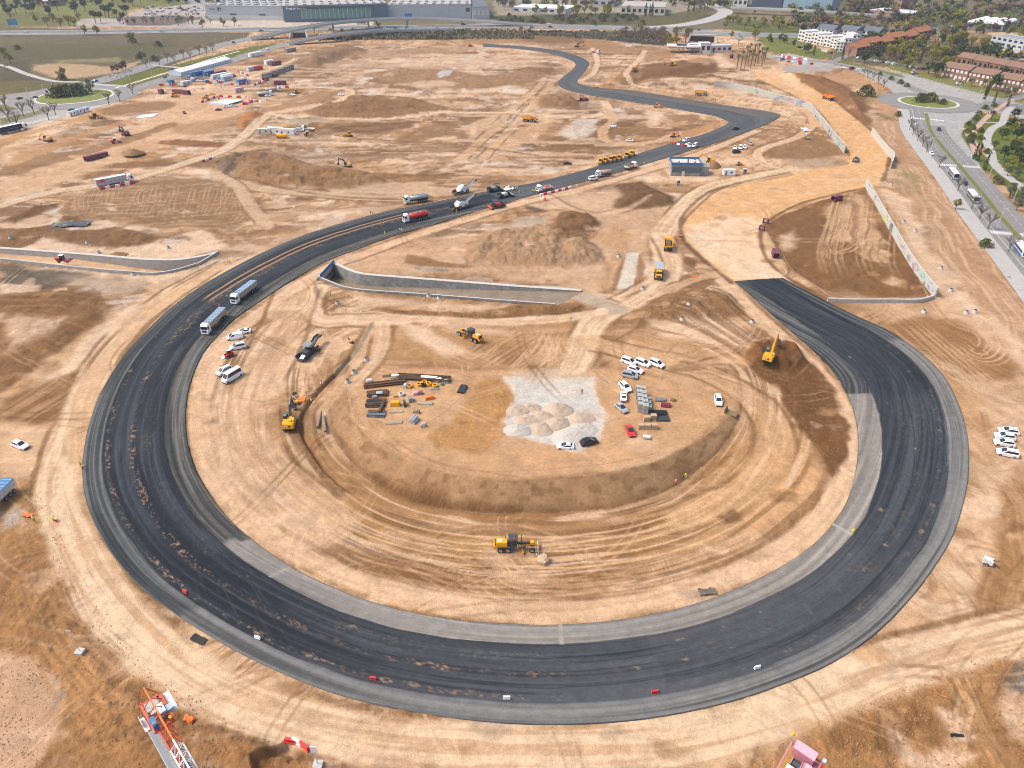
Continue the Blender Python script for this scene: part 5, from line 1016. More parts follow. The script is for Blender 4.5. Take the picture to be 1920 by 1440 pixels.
# ---------------------------------------------------------------- people
def person_kit(vest, legs, pose, helmet):
    K = Kit(); bm_ = bpy.data.meshes.new('p'); st = .16 if pose == 'walk' else .03; bd = .35 if pose == 'bend' else 0
    j = dict(pel=(0,0,.95), che=(bd*.7,0,1.32-bd*.15), nec=(bd*1.1,0,1.50-bd*.3), hea=(bd*1.3+.02,0,1.66-bd*.4), top=(bd*1.4+.02,0,1.75-bd*.45))
    V = [j['pel'], j['che'], j['nec'], j['hea'], j['top']]; E = [(0,1),(1,2),(2,3),(3,4)]; Rr = [.16,.17,.06,.095,.07]
    for s in (-1, 1):
        o = len(V); V += [(0,s*.10,.88), (s*st+.02,s*.11,.48), (s*st*1.6-.03,s*.11,.08), (s*st*1.6+.12,s*.12,.04)]; Rr += [.095,.065,.045,.04]; E += [(0,o),(o,o+1),(o+1,o+2),(o+2,o+3)]
        o = len(V); fw = .22 if pose != 'stand' else .05
        V += [(bd*.75,s*.22,1.42-bd*.25), (bd*.8-.02+fw*.3,s*.27,1.14-bd*.3), (bd*.9+fw,s*.24,.92-bd*.2 if pose != 'point' else 1.1)]; Rr += [.065,.045,.035]; E += [(1,o),(o,o+1),(o+1,o+2)]
        for q in range(3): V.append((bd*.9+fw+.02+.015*q, s*(.235+.012*q), .84-bd*.2 if pose != 'point' else 1.08-.02*q)); Rr.append(.012); E.append((o+2, len(V)-1))
    bm_.from_pydata(V, E, []); o = bpy.data.objects.new('p', bm_); COL.objects.link(o); md = o.modifiers.new('s', 'SKIN'); sub = o.modifiers.new('u', 'SUBSURF'); sub.levels = 1
    for k, r in enumerate(Rr): bm_.skin_vertices[0].data[k].radius = (r, r)
    bm_.skin_vertices[0].data[0].use_root = True
    dg = bpy.context.evaluated_depsgraph_get(); ev = o.evaluated_get(dg); me = ev.to_mesh(); mb = K.part('body')
    vs = [tuple(v.co) for v in me.vertices]
    for p in me.polygons:
        z = p.center.z; m = legs if z < .98 else (vest if z < 1.48 - bd*.25 else SKIN)
        if z < .07: m = BLACK
        if abs(p.center.y) > .2 and z < 1.0 - bd*.2: m = SKIN
        mb.f.append(list(p.vertices)); mb.m.append(mb.mi(m)); mb.sm.append(True)
    mb.v = vs; ev.to_mesh_clear(); bpy.data.objects.remove(o)
    h = K.part('helmet'); h.ball((bd*1.35+.02,0,1.72-bd*.42), .125, helmet, 10, 6, .8); h.box((bd*1.35+.12,0,1.69-bd*.42), (.16,.18,.025), helmet)
    v = K.part('vest'); sec = lambda x, z, rx, ry: [(x+rx*math.cos(a), ry*math.sin(a), z) for a in [2*math.pi*i/10 for i in range(10)]]
    v.loft([sec(0,.92,.17,.2), sec(bd*.4,1.15-bd*.08,.185,.215), sec(bd*.72,1.36-bd*.16,.175,.235), sec(bd*.95,1.47-bd*.25,.09,.14)], vest, False, True)
    s = K.part('reflective_band', None, 'vest'); s.loft([sec(bd*.3,1.08-bd*.05,.19,.222), sec(bd*.35,1.13-bd*.06,.19,.222)], LGREY, False, True)
    return K
def PK(vest='y', legs='n', pose='stand', helmet='w'):
    return kit(('person', vest, legs, pose, helmet), person_kit, {'y':HIVIS,'o':ORANGE}[vest], {'n':NAVY,'y':HIVIS,'o':ORANGE}[legs], pose, {'w':WHITE,'y':YEL,'o':ORANGE,'r':RED}[helmet])
def text(body, size, m, parent, loc, rot, name='lettering', ext=.02):
    c = bpy.data.curves.new(name, 'FONT'); c.body = body; c.size = size; c.extrude = ext; c.offset = size * .03; c.align_x = 'CENTER'; c.align_y = 'CENTER'; c.materials.append(m)
    o = bpy.data.objects.new(name, c); COL.objects.link(o); o.parent = parent; o.location = loc; o.rotation_euler = rot
    dg = bpy.context.evaluated_depsgraph_get(); me = bpy.data.meshes.new_from_object(o.evaluated_get(dg)); bpy.data.objects.remove(o)
    o = obj(name, me, parent); o.location = loc; o.rotation_euler = rot; return o
# ================================================================ vehicles on the site
def cars(rows, group=None, one=False, dz=0):
    for kind, paint, u, v, d, lab in rows:
        gr = kind != 'panel'; k = 'van' if kind == 'panel' else kind
        put(C_(k, paint, gr), dict(hatch='parked_car', saloon='parked_car', suv='parked_car', mpv='people_carrier', van='van', bus='minibus')[k], lab, dict(hatch='car', saloon='car', suv='car', mpv='people carrier', van='van', bus='minibus')[k], u, v, d, group, dz, 1.0, one)
cars([('hatch',WHITE,458,624,(-10,1),'white hatchback, rearmost of the cars left of the dark paving machine'),
 ('panel',WHITE,441,635,(-10,1.5),'white panel van without rear windows, parked beside a hatchback near the blue tarp lorries'),
 ('mpv',WHITE,447,653,(-10,2),'white people carrier parked just behind the red skid steer'),
 ('mpv',WHITE,421,699,(-10,5),'white people carrier parked against the white minibus'),
 ('bus',WHITE,436,710,(-10,6),'tall white minibus with dark side windows on the sand inside the curve')], 'cars parked on the sand inside the left of the curve')
cars([('mpv',WHITE,1179,681,(10,3.5),'white people carrier, left end of the row of three above the gravel yard'),
 ('mpv',WHITE,1205,684,(10,4),'white people carrier, middle of the row of three above the gravel yard'),
 ('mpv',WHITE,1231,685,(10,4.5),'white people carrier, right end of the row of three above the gravel yard'),
 ('suv',WHITE,1191,697,(10,3),'white estate car tucked in below the row of three people carriers'),
 ('mpv',SILV,1181,707,(10,2),'silver people carrier, lowest of the cluster above the gravel yard'),
 ('suv',WHITE,1172,729,(8,8),'white car at an angle between the car cluster and the block pallets'),
 ('saloon',WHITE,1169,746,(0,-10),'white saloon pointing away, between an angled white car and a grey one'),
 ('hatch',SILV,1165,768,(8,7),'grey hatchback beside the gravel yard, left of the block pallets'),
 ('hatch',RED,1181,811,(4,9),'bright red car below the block pallets'),
 ('suv',WHITE,1346,754,(1.5,9),'white car parked alone near the right tip of the plateau'),
 ('hatch',WHITE,1060,840,(-10,-.5),'white hatchback parked at the foot of the gravel heaps'),
 ('suv',BLACK,1104,832,(10,-3),'black off-road car at the foot of the gravel heaps')], 'cars parked on the plateau inside the curve')
cars([('suv',WHITE,1889,812,(-10,-1.5),'white car, farthest of four side by side right of the curve'),('suv',WHITE,1882,822,(-10,-1.5),'white car, second farthest of four side by side right of the curve'),
 ('suv',WHITE,1881,834,(-10,-1.5),'white car, third farthest of four side by side right of the curve'),('mpv',WHITE,1887,853,(-10,-2),'white van with rear windows, nearest of four side by side right of the curve')], 'white cars parked right of the curve')
cars([('suv',WHITE,40,838,(10,4),'white off-road car alone on the sand left of the curve')])
cars([('hatch',WHITE,956,356,(10,2),'white car behind the paving machines on the track'),('van',WHITE,1112,338,(10,-2),'white van on the track edge behind the water lorry'),
 ('van',WHITE,1286,266,(-10,3),'white van, farthest of three across the track at the barriers'),('hatch',WHITE,1290,273,(-10,3),'white car, middle of three across the track at the barriers'),
 ('van',WHITE,1302,276,(-10,5),'white van, nearest of three across the track at the barriers'),('suv',BLACK,1379,244,(10,-1),'dark off-road car alone on the track at the hairpin')], None, False, .3)
cars([('hatch',BLACK,1064,308,(10,0),'black car on the sand left of the parked yellow rollers'),('suv',WHITE,1149,238,(10,1),'white off-road car near the hairpin turn of the sand track'),
 ('hatch',WHITE,1181,265,(10,1),'white hatchback crossing open sand above the yellow rollers'),('hatch',WHITE,1378,279,(0,9),'white car, left of three above the black van'),
 ('van',WHITE,1388,279,(0,9),'white van, middle of three above the black van'),('suv',WHITE,1396,278,(0,9),'white car, right of three above the black van'),
 ('hatch',SILV,1407,271,(0,9),'grey car alone at the bend of the sand track near the hairpin'),('van',BLACK,1381,287,(10,-1),'black van parked below three white vehicles'),
 ('suv',WHITE,425,202,(10,-1),'white car parked beside the white floor slab, nearer the slab'),('suv',WHITE,439,200,(10,-1),'white car parked right of the white slab beside barriers'),
 ('hatch',DKRED,410,207,(10,-2),'dark red car on the haul road by the white slab'),('hatch',WHITE,503,181,(10,-1),'white car parked in front of the cream tank lorries'),
 ('hatch',WHITE,549,179,(10,1),'white pickup beside the yellow loader far off'),('hatch',WHITE,640,179,(10,0),'white car rounding the loop of the far haul road'),
 ('van',WHITE,510,243,(10,0),'white van at the left of the container group'),('hatch',DKRED,545,244,(10,0),'dark red car behind the two white containers'),
 ('van',WHITE,563,246,(10,0),'white van in front of the white lorry cab by the low loader'),('hatch',DKRED,346,213,(3,6),'dark car alone on the sand left of the white slab')], 'cars spread over the far half of the site', True)
# lorries
put(T_('tarp'), 'tipper_lorry', 'white tipper lorry with blue sheet, rear one of two on the track', 'lorry', 460, 557, (-40,31), 'tipper lorries waiting on the track', .35, .94)
put(T_('tarp'), 'tipper_lorry', 'white tipper lorry with blue sheet, front one of two on the track', 'lorry', 404, 611, (-34,35), 'tipper lorries waiting on the track', .35, .94)
put(T_('blue_tarp'), 'tipper_lorry', 'grey tipper trailer with blue sheet leaving at the left edge', 'lorry', -14, 956, (-27,27))
put(T_('silver_tank'), 'tank_lorry', 'white lorry with silver rounded body on the track', 'lorry', 781, 380, (-10,1.5), 'lorries at the paving front', .3)
put(T_('red_tank'), 'tank_lorry', 'white lorry with bright red tank on the track', 'lorry', 780, 414, (-10,2), 'lorries at the paving front', .3)
t_ = put(T_('box'), 'articulated_lorry', 'long white articulated lorry with red lettering passing red and white barriers', 'lorry', 217, 346, (62,-12))
for c_ in t_.children:
    if c_.name.startswith('trailer') and not c_.name.startswith('trailer_'):
        text('TSM', 1.9, RED, c_, (-6.0,-1.30,3.0), (math.pi/2,0,0)); text('TSM', 1.9, RED, c_, (-6.0,1.30,3.0), (math.pi/2,0,math.pi))
put(T_('dark_box'), 'articulated_lorry', 'articulated lorry with dark sides and white roof on the road at the left edge', 'lorry', 26, 247, (10,-2.2))
put(T_('flat_red'), 'flatbed_lorry', 'white crane lorry carrying red bags beside the barrier row', 'lorry', 1021, 358, (-10,2), None, .3)
put(T_('water'), 'water_lorry', 'dusty water lorry on the track with orange spray bar', 'lorry', 1132, 331, (-10,1), None, .3)
put(T_('small_tipper'), 'tipper_lorry', 'small white tipper loaded with dark soil on the track below the rollers', 'lorry', 1182, 317, (10,-3.5), None, .3)
put(T_('cream_tank'), 'tank_lorry', 'cream tank lorry with white cab, nearer of two parked', 'lorry', 498, 180, (10,-1), 'cream tank lorries parked far off')
put(T_('cream_tank'), 'tank_lorry', 'cream tank lorry with white cab, farther of two parked', 'lorry', 513, 172, (10,-1), 'cream tank lorries parked far off')
put(T_('flatbed'), 'flatbed_lorry', 'white lorry with a long low trailer beside the bulldozer', 'lorry', 578, 245, (-10,-1))
put(T_('flat_red'), 'flatbed_lorry', 'orange and white lorry below the dirt bank near the motorway', 'lorry', 1116, 99, (10,1))
# paving train
put(kit('feed', feeder, False), 'material_feeder', 'white asphalt feeder with raised conveyor, farther of the two', 'feeder', 868, 362, (-10,3), 'asphalt feeders on the track', .3)
put(kit('feed2', feeder, True), 'material_feeder', 'white asphalt feeder with yellow lift conveyor, nearer of the two', 'feeder', 865, 391, (-10,3), 'asphalt feeders on the track', .3)
put(kit('pav1', paver, GREY, DKG), 'paving_machine', 'dark asphalt paver with grey canopy ahead of the white one', 'paver', 928, 359, (-10,1.5), 'paving machines at the front of the new asphalt', .3)
put(kit('pav2', paver, LGREY, WHITE), 'paving_machine', 'asphalt paver with bright white canopy', 'paver', 947, 370, (-10,2), 'paving machines at the front of the new asphalt', .3)
put(kit('pav3', paver, RED, DKG), 'paving_machine', 'red paver with dark canopy on the sand beside the track', 'paver', 932, 389, (10,-2))
put(kit('pav3', paver, RED, DKG), 'paving_machine', 'red paver far off above the sand loop near the hairpins', 'paver', 1093, 189, (10,0))
put(kit('pav4', paver, DKG, GREY, True), 'paving_machine', 'large dark paving machine with long folded conveyor on the sand inside the curve', 'paver', 576, 667, (-44,44))
for i, (u, v) in enumerate([(1126,308),(1135,306),(1145,304),(1152,302.5),(1161,301),(1175,296),(1185,293)]):
    put(kit('roller', roller), 'road_roller', f'yellow road roller, {["left end of the row of five","second from the left in the row of five","middle of the row of five","second from the right in the row of five","right end of the row of five","left one of the pair beyond the row","right one of the pair beyond the row"][i]}', 'roller', u, v, (-4,4), 'yellow rollers parked along the track edge', .1)
# excavators and earth movers
put(kit('exA', excavator, YEL, False, 1.15, -.9, -1.9, 1.0), 'excavator', 'yellow excavator with raised boom on the dark soil heap by the track end', 'excavator', 1441, 675, (6,-9))
put(kit('exB', excavator, YEL, True, .95, -1.1, -2.2, .95), 'excavator', 'yellow excavator with dark boom digging the curved trench', 'excavator', 545, 799, (2,-8))
for o in list(COL.objects):
    if o.name.startswith('badge'): text('CAT', .42, BLACK, o, (-2.80,.35,1.85), (math.pi/2,0,-math.pi/2))
put(kit('exC', excavator, YEL, False, .8, -1.3, -2.2, 1.0), 'excavator', 'yellow excavator working right of the blue-edged building', 'excavator', 1331, 305, (-10,-1), None, 0, .85)
put(kit('exD', excavator, YELD, True, .9, -1.2, -2.2, 1.0), 'excavator', 'yellow excavator digging the brown heap left of the paving machines', 'excavator', 652, 313, (-10,-1), None, 0, .8)
put(kit('exF', excavator, YEL, False, .5, -.9, -1.9, 1.0), 'excavator', 'yellow excavator with low boom at the far left bank', 'excavator', 91, 265, (-10,-2))
put(kit('exR', excavator, DKRED, True, 1.0, -1.0, -2.0, .8), 'excavator', 'small dark red excavator on the strip left of the dirt cone', 'excavator', 236, 254, (-10,-3)); put(kit('exF', excavator, YEL, False, .5, -.9, -1.9, 1.0), 'excavator', 'yellow excavator by the white slab enclosure', 'excavator', 387, 187, (10,-1))
put(kit('exO', excavator, ORANGE, False, .7, -1.1, -2.0, .6), 'excavator', 'small orange excavator by the ochre bank below the hairpin', 'excavator', 1262, 257, (10,-1), None, 0, .7); put(kit('exD', excavator, YELD, True, .9, -1.2, -2.2, 1.0), 'excavator', 'dark excavator on the sand bank far off below the motorway', 'excavator', 1082, 88, (10,0))
put(kit('exC', excavator, YEL, False, .8, -1.3, -2.2, 1.0), 'excavator', 'yellow excavator inside the dark brown dig near the palms', 'excavator', 1262, 123, (-10,0)); put(kit('exR', excavator, DKRED, True, 1.0, -1.0, -2.0, .8), 'excavator', 'dark red drilling rig left of the palm trees', 'excavator', 1371, 109, (3,5))
put(kit('grader', grader), 'grader', 'yellow motor grader with long dark frame on the ring floor', 'grader', 968, 1029, (1,0), 'motor graders')
put(kit('grader', grader), 'grader', 'dusty motor grader turned away on the plateau', 'grader', 881, 634, (-10,-4.5), 'motor graders'); put(kit('grader', grader), 'grader', 'dark motor grader on the far left bank near the white containers', 'grader', 182, 223, (1,0), 'motor graders')
put(kit('skid', skid), 'skid_steer_loader', 'red skid steer loader among the white vans', 'loader', 430, 668, (-10,3))
put(kit('soilr', soil_roller, RED), 'soil_roller', 'red soil roller down in the cutting at the left edge', 'roller', 121, 491, (10,0), None, 0); put(kit('soilr', soil_roller, RED), 'soil_roller', 'red machine on the strip beside the maroon blocks far left', 'roller', 218, 268, (10,-1))
put(kit('dozer', dozer, YEL), 'bulldozer', 'yellow bulldozer at the right end of the low trailer', 'bulldozer', 653, 256, (-10,0)); put(kit('dozer', dozer, YEL), 'bulldozer', 'yellow bulldozer beside the maroon stack far left', 'bulldozer', 328, 182, (10,0))
put(kit('dozer', dozer, YEL), 'bulldozer', 'yellow machine on the shoulder of the middle straight', 'bulldozer', 1233, 202, (10,1)); put(kit('dozer2', dozer, DUST), 'bulldozer', 'dusty bulldozer on the orange embankment', 'bulldozer', 1604, 303, (3,-6)); put(kit('dozer', dozer, YELD), 'bulldozer', 'yellow loader left of the white pickup far off', 'bulldozer', 557, 175, (10,-1)); put(kit('dozer', dozer, YELD), 'bulldozer', 'yellow loader on the shoulder of the farthest straight', 'bulldozer', 882, 87, (10,0))
put(kit('soilr2', soil_roller, YEL), 'soil_roller', 'yellow roller left of the low loader', 'roller', 578, 255, (10,0)); put(kit('dozer', dozer, YEL), 'bulldozer', 'small yellow mixer machine by the black van', 'mixer', 1386, 310, (10,0), None, 0, .7)
put(kit('dump1', dumper, YEL, 'soil'), 'dump_truck', 'yellow dump truck full of soil driving away on the haul road', 'dump truck', 1252, 465, (0,-10), 'articulated dump trucks')
put(kit('dump2', dumper, YEL, 'grey'), 'dump_truck', 'yellow dump truck with grey cover coming towards us on the haul road', 'dump truck', 1234, 516, (0,10), 'articulated dump trucks')
put(kit('dump3', dumper, YELD, 'sand'), 'dump_truck', 'dusty dump truck on the sand below the graffiti wall', 'dump truck', 1314, 179, (10,1), 'articulated dump trucks'); put(kit('dump4', dumper, ORANGE, 'sand'), 'dump_truck', 'orange dump truck on the upper orange embankment', 'dump truck', 1552, 187, (-10,-3), 'articulated dump trucks')
put(kit('dump3', dumper, YELD, 'sand'), 'dump_truck', 'dusty dump truck climbing the sand track by the dark dig', 'dump truck', 1189, 133, (-3,5), 'articulated dump trucks'); put(kit('dump3', dumper, YELD, 'sand'), 'dump_truck', 'yellow scraper alone on the sand between far haul roads', 'dump truck', 992, 228, (10,1), 'articulated dump trucks')
# people
for (u, v, d, a, lab) in [(157,882,(10,2),('o','n','bend','w'),'person in orange vest and white helmet bending at the left track edge'),(153,876,(10,0),('y','y','stand','y'),'person in yellow-green vest at the left track edge'),
 (66,979,(0,9),('y','n','stand','w'),'person in yellow vest standing left of the sand road'),(101,978,(4,-5),('y','y','bend','w'),'person in yellow bending on the sand road beside a red bag'),
 (585,757,(-8,4),('y','n','stand','y'),'person in yellow jacket standing in the trench by the excavator'),(1091,738,(0,9),('o','n','stand','w'),'person in orange vest on the pale gravel'),
 (1266,910,(0,9),('o','n','stand','w'),'person in orange vest at the foot of the plateau slope'),(1286,896,(-5,5),('y','y','bend','w'),'person in yellow crouching at the foot of the plateau slope'),
 (1597,1003,(0,9),('y','y','stand','y'),'person in yellow on the inner edge strip of the curve'),(423,497,(-9,2),('o','n','stand','w'),'person in orange, left of three at the outer track edge'),
 (427,493,(-9,2),('y','n','stand','y'),'person in yellow, middle of three at the outer track edge'),(431,494,(-9,2),('y','n','walk','y'),'person in yellow, right of three at the outer track edge'),
 (413,580,(0,9),('o','o','walk','o'),'person in orange walking on the track by the front tipper'),(620,555,(0,9),('y','n','stand','y'),'person in yellow below the corner of the underpass'),
 (722,441,(0,9),('y','y','stand','y'),'person in yellow standing alone below the red tank lorry'),(750,436,(0,9),('o','n','stand','w'),'person in orange, left of a pair below the red tank lorry'),
 (753.5,436,(0,9),('y','o','stand','w'),'person in yellow top, right of a pair below the red tank lorry'),(695,402,(0,9),('o','n','stand','w'),'person in orange, left of a pair at the far track edge'),
 (699,402,(0,9),('y','n','stand','w'),'person in yellow, right of a pair at the far track edge'),(967,358,(0,9),('y','n','stand','w'),'person in yellow beside the white car behind the pavers'),
 (970,358,(5,5),('y','n','stand','w'),'person in yellow, right of the pair behind the pavers'),(974,364,(-5,5),('y','y','bend','w'),'person in yellow stooping on the track behind the pavers'),
 (999,362,(0,9),('y','n','stand','w'),'person in yellow left of the crane lorry cab'),(1001.5,361.5,(0,9),('y','n','stand','y'),'person in yellow touching the crane lorry cab'),
 (859,373,(0,9),('o','o','stand','o'),'person in orange, left of a pair by the farther feeder'),(862,374,(0,9),('o','o','stand','o'),'person in orange, right of a pair by the farther feeder'),
 (856,400,(0,9),('o','y','stand','o'),'person in orange beside the nearer feeder hopper'),(1207,310,(0,9),('y','n','stand','y'),'person in yellow on the track above the small tipper'),
 (1070,601,(0,9),('y','n','stand','y'),'person in yellow on the haul road below the underpass ramp'),(1752,420,(0,9),('y','n','stand','y'),None)]:
    if lab: put(PK(*a), 'person', lab, 'person', u, v, d, None, .25 if (u, v) in ((967,358),(970,358),(974,364),(859,373),(862,374),(856,400),(413,580),(1597,1003)) else .05)
# ================================================================ structures on the site
def wall_thing(name, label, cat, q, z0, z1, th, m, cap=None, group=None, kind=None, extra=None):
    """an upright wall along a world polyline with per-point bottom and top"""
    q = np.asarray(q, float); n = len(q); d = np.gradient(q, axis=0); nn = np.stack([-d[:, 1], d[:, 0]], 1) / np.hypot(*d.T)[:, None] * th / 2
    z0 = np.broadcast_to(z0, n); z1 = np.broadcast_to(z1, n); b = MB()
    b.loft([[(q[i,0]+nn[i,0],q[i,1]+nn[i,1],z0[i]), (q[i,0]-nn[i,0],q[i,1]-nn[i,1],z0[i]), (q[i,0]-nn[i,0],q[i,1]-nn[i,1],z1[i]), (q[i,0]+nn[i,0],q[i,1]+nn[i,1],z1[i])] for i in range(n)], m)
    o = obj(name, None); tag(o, label, cat, group); o.location = (q[0,0], q[0,1], 0)
    def child(nm, mb):
        c = obj(nm, mb.mesh(nm), o); c.location = (-q[0,0], -q[0,1], 0); return c
    child('wall', b)
    if cap:
        k = MB(); k.loft([[(q[i,0]+nn[i,0]*1.1,q[i,1]+nn[i,1]*1.1,z1[i]+.003), (q[i,0]-nn[i,0]*1.1,q[i,1]-nn[i,1]*1.1,z1[i]+.003), (q[i,0]-nn[i,0]*1.1,q[i,1]-nn[i,1]*1.1,z1[i]+.12), (q[i,0]+nn[i,0]*1.1,q[i,1]+nn[i,1]*1.1,z1[i]+.12)] for i in range(n)], cap)
        child('coping', k)
    return o, child
def arc01(q): s = np.concatenate([[0], np.cumsum(np.hypot(*np.diff(q, axis=0).T))]); return s / s[-1]
PAVC = mat('pale_concrete', (.46,.43,.39), .8, noise_amt=.1, scale=1.0)
# underpass ramp inside the curve
q = crom(UPW['n'], 5); t = arc01(q); o, ch = wall_thing('retaining_wall', 'tall grey concrete retaining wall behind the underpass ramp, lower to the right', 'retaining wall', q, -DEEP*(1-t)-.5, .35+0*t, 1.3, CONCD, PAVC)
q = crom(UPW['s'], 5); t = arc01(q); wall_thing('retaining_wall', 'white-topped near wall of the underpass ramp inside the curve', 'retaining wall', q, -DEEP*(1-t)-.5, .25+0*t, .45, CONCD, PAVC)
p0, p1 = UPW['s'][0], UPW['n'][0]
o = obj('underpass_portal', None); tag(o, 'concrete underpass portal with bright blue edge strip by the track', 'portal'); o.location = (*p0, 0); dv_ = p1 - p0; L_ = float(np.hypot(*dv_)); o.rotation_euler = (0, 0, math.atan2(dv_[1], dv_[0]))
m = MB(); m.box((L_/2,.5,-.4), (L_+.6,1.0,2.0), CONC); obj('lintel', m.mesh('lintel'), o)
m = MB(); m.box((L_/2,-.1,.95), (L_+.6,.14,1.1), BLUE); obj('edge_strip', m.mesh('edge_strip'), o)
m = MB(); m.box((L_/2,6,-3.6), (L_,12,.3), CONCD); m.box((L_/2,12,-3.5), (L_,.3,4.4), BLACK); obj('passage', m.mesh('passage'), o)  # black end slab stands in for the darkness inside the passage
# cutting on the left
q = crom(UPW['ln'], 5); t = arc01(q); fl = -(1.6 + (DEEP-1.6)*np.clip((t-.45)/.55, 0, 1)); wall_thing('retaining_wall', 'grey concrete wall along the far side of the left cutting', 'retaining wall', q, fl-.5, .5+0*t, 1.3, CONC, PAVC)
q = crom(UPW['ls'], 5); t = arc01(q); fl = -(1.6 + (DEEP-1.6)*np.clip((t-.45)/.55, 0, 1)); wall_thing('retaining_wall', 'low grey concrete wall along the near side of the left cutting', 'retaining wall', q, fl-.5, .6+0*t, .5, CONC, PAVC)
p0, p1 = UPW['ln'][-1], UPW['ls'][-1]
o = obj('underpass_portal', None); tag(o, 'left underpass portal wall draped in blue sheeting', 'portal'); o.location = (*p0, 0); dv_ = p1 - p0; L_ = float(np.hypot(*dv_)); o.rotation_euler = (0, 0, math.atan2(dv_[1], dv_[0]))
m = MB(); m.box((L_/2,.2,.1), (L_+.4,.6,1.6), CONC); obj('lintel', m.mesh('lintel'), o); m = MB(); m.loft([[(.0,-.2,.5),(.0,-.3,.5),(.0,-.3,-.6),(.0,-.2,-.6)],[(L_*.6,-.2,.7),(L_*.6,-.3,.7),(L_*.6,-.3,-2.6),(L_*.6,-.2,-2.6)]], BLUE); obj('sheeting', m.mesh('sheeting'), o)
# graffiti walls
def graffiti(nm, seed, h, base=(.38,.37,.34)):
    m = bpy.data.materials.new(nm); m.use_nodes = True; t = m.node_tree; b = t.nodes['Principled BSDF']; b.inputs['Roughness'].default_value = .85
    tc = t.nodes.new('ShaderNodeTexCoord'); mp = t.nodes.new('ShaderNodeMapping'); mp.inputs['Location'].default_value = (seed, seed*2, 0); mp.inputs['Scale'].default_value = (.16,.16,.35)
    v = t.nodes.new('ShaderNodeTexVoronoi'); v.inputs['Scale'].default_value = 1.0; n = t.nodes.new('ShaderNodeTexNoise'); n.inputs['Scale'].default_value = .9; n.inputs['Detail'].default_value = 2
    t.links.new(tc.outputs['Object'], mp.inputs[0]); t.links.new(mp.outputs[0], v.inputs['Vector']); t.links.new(mp.outputs[0], n.inputs['Vector'])
    hs = t.nodes.new('ShaderNodeHueSaturation'); hs.inputs['Saturation'].default_value = .62; hs.inputs['Value'].default_value = .45; t.links.new(v.outputs['Color'], hs.inputs['Color'])
    r = t.nodes.new('ShaderNodeMapRange'); r.inputs[1].default_value = .50; r.inputs[2].default_value = .60; t.links.new(n.outputs['Fac'], r.inputs[0])
    mx = t.nodes.new('ShaderNodeMix'); mx.data_type = 'RGBA'; mx.inputs[6].default_value = (*base, 1); t.links.new(r.outputs[0], mx.inputs[0]); t.links.new(hs.outputs[0], mx.inputs[7]); t.links.new(mx.outputs[2], b.inputs['Base Color'])
    return m
G1, G2 = graffiti('graffiti_paint', 3.1, 3), graffiti('graffiti_paint_pale', 7.7, 3, (.44,.44,.41))
def segwall(pix, h, th, m, label, group=None, cap=PAVC):
    q = crom(W2(pix), 6); z = H(q[:, 0], q[:, 1]); return wall_thing('graffiti_wall' if m in (G1, G2) else 'low_wall', label, 'wall', q, z-.6, z+h, th, m, cap, group)
segwall([(1338,163),(1365,165),(1400,172),(1440,183),(1480,194),(1512,203),(1527,218),(1545,240),(1562,262),(1583,287)], 4.0, .5, G1, 'long curving wall with graffiti below the orange embankment')
segwall([(1633,252),(1648,271),(1664,290),(1673,300),(1669,316)], 3.6, .6, PAVC, 'short pale concrete wall standing alone right of the orange embankment')
segwall([(1622,349),(1640,380),(1662,420),(1690,470),(1715,510),(1738,540),(1753,557)], 3.4, .5, G2, 'straight graffiti wall along the right of the brown triangle')
segwall([(1551,565),(1600,567),(1660,567),(1720,567),(1750,559)], 1.3, .7, CONC, 'low grey block wall along the bottom of the brown triangle', None, None)
# ---------------------------------------------------------------- lattice tower crane, lower left (jib top seen from above)
def lattice(a, b, w, h, m, bays, r=.09, tri=True):
    a = Vector(a); b = Vector(b); d = (b-a).normalized(); s = d.cross(Vector((0,0,1))).normalized(); up = s.cross(d); mb = MB(); n = bays
    B = lambda t: [a + (b-a)*t - s*w/2, a + (b-a)*t + s*w/2, a + (b-a)*t + up*h]
    for c in range(3): mb.tube(B(0)[c], B(1)[c], r*(1.3 if c == 2 else 1.1), m, 6)
    for i in range(n):
        p, q, mdl = B(i/n), B((i+1)/n), B((i+.5)/n)
        for c in (0, 1): mb.tube(p[c], mdl[2], r*.6, m, 5); mb.tube(mdl[2], q[c], r*.6, m, 5)
        mb.tube(p[0], q[1], r*.55, m, 5); mb.tube(p[0], p[1], r*.55, m, 5)
    return mb
CZ = 22.0
ca = Vector((*P(300, 1345, CZ), CZ)); cb = Vector((*P(405, 1530, CZ), CZ)); dj = (cb-ca).normalized(); crz = math.atan2(dj.y, dj.x)
o = obj('tower_crane', None); tag(o, 'red and white lattice tower crane with blue winch rising from the lower left edge', 'crane'); o.location = (ca.x, ca.y, 0); o.rotation_euler = (0, 0, crz)
def cp(nm, mb, par=None): return obj(nm, mb.mesh(nm), par or o)
SCm = F / (HC - CZ) ; u1 = 1.0
WJ, HJ = 1.5, 1.6
cp('counter_jib', MB().merge(lattice((1.0,0,CZ), (5.2,0,CZ), WJ, HJ, REDC, 3, .10)))
cp('jib', MB().merge(lattice((5.2,0,CZ), (26,0,CZ), WJ, HJ, WHITE, 16, .09)))
m = MB(); 
for y in (-1.15, 1.15): m.beam((-3.2,y,CZ), (1.6,y,CZ), .34, .45, REDC)
for x in (-3.2, -.2, 1.6): m.beam((x,-1.3,CZ), (x,1.3,CZ), .3, .35, REDC)
cp('frame', m)
m = MB(); m.beam((-3.9,0,CZ+2.0), (5.2,0,CZ+HJ), .17, .2, ORANGE); m.beam((-3.9,0,CZ+2), (-3.2,-1.2,CZ+.2), .1, .1, REDC); m.beam((-3.9,0,CZ+2), (-3.2,1.2,CZ+.2), .1, .1, REDC)
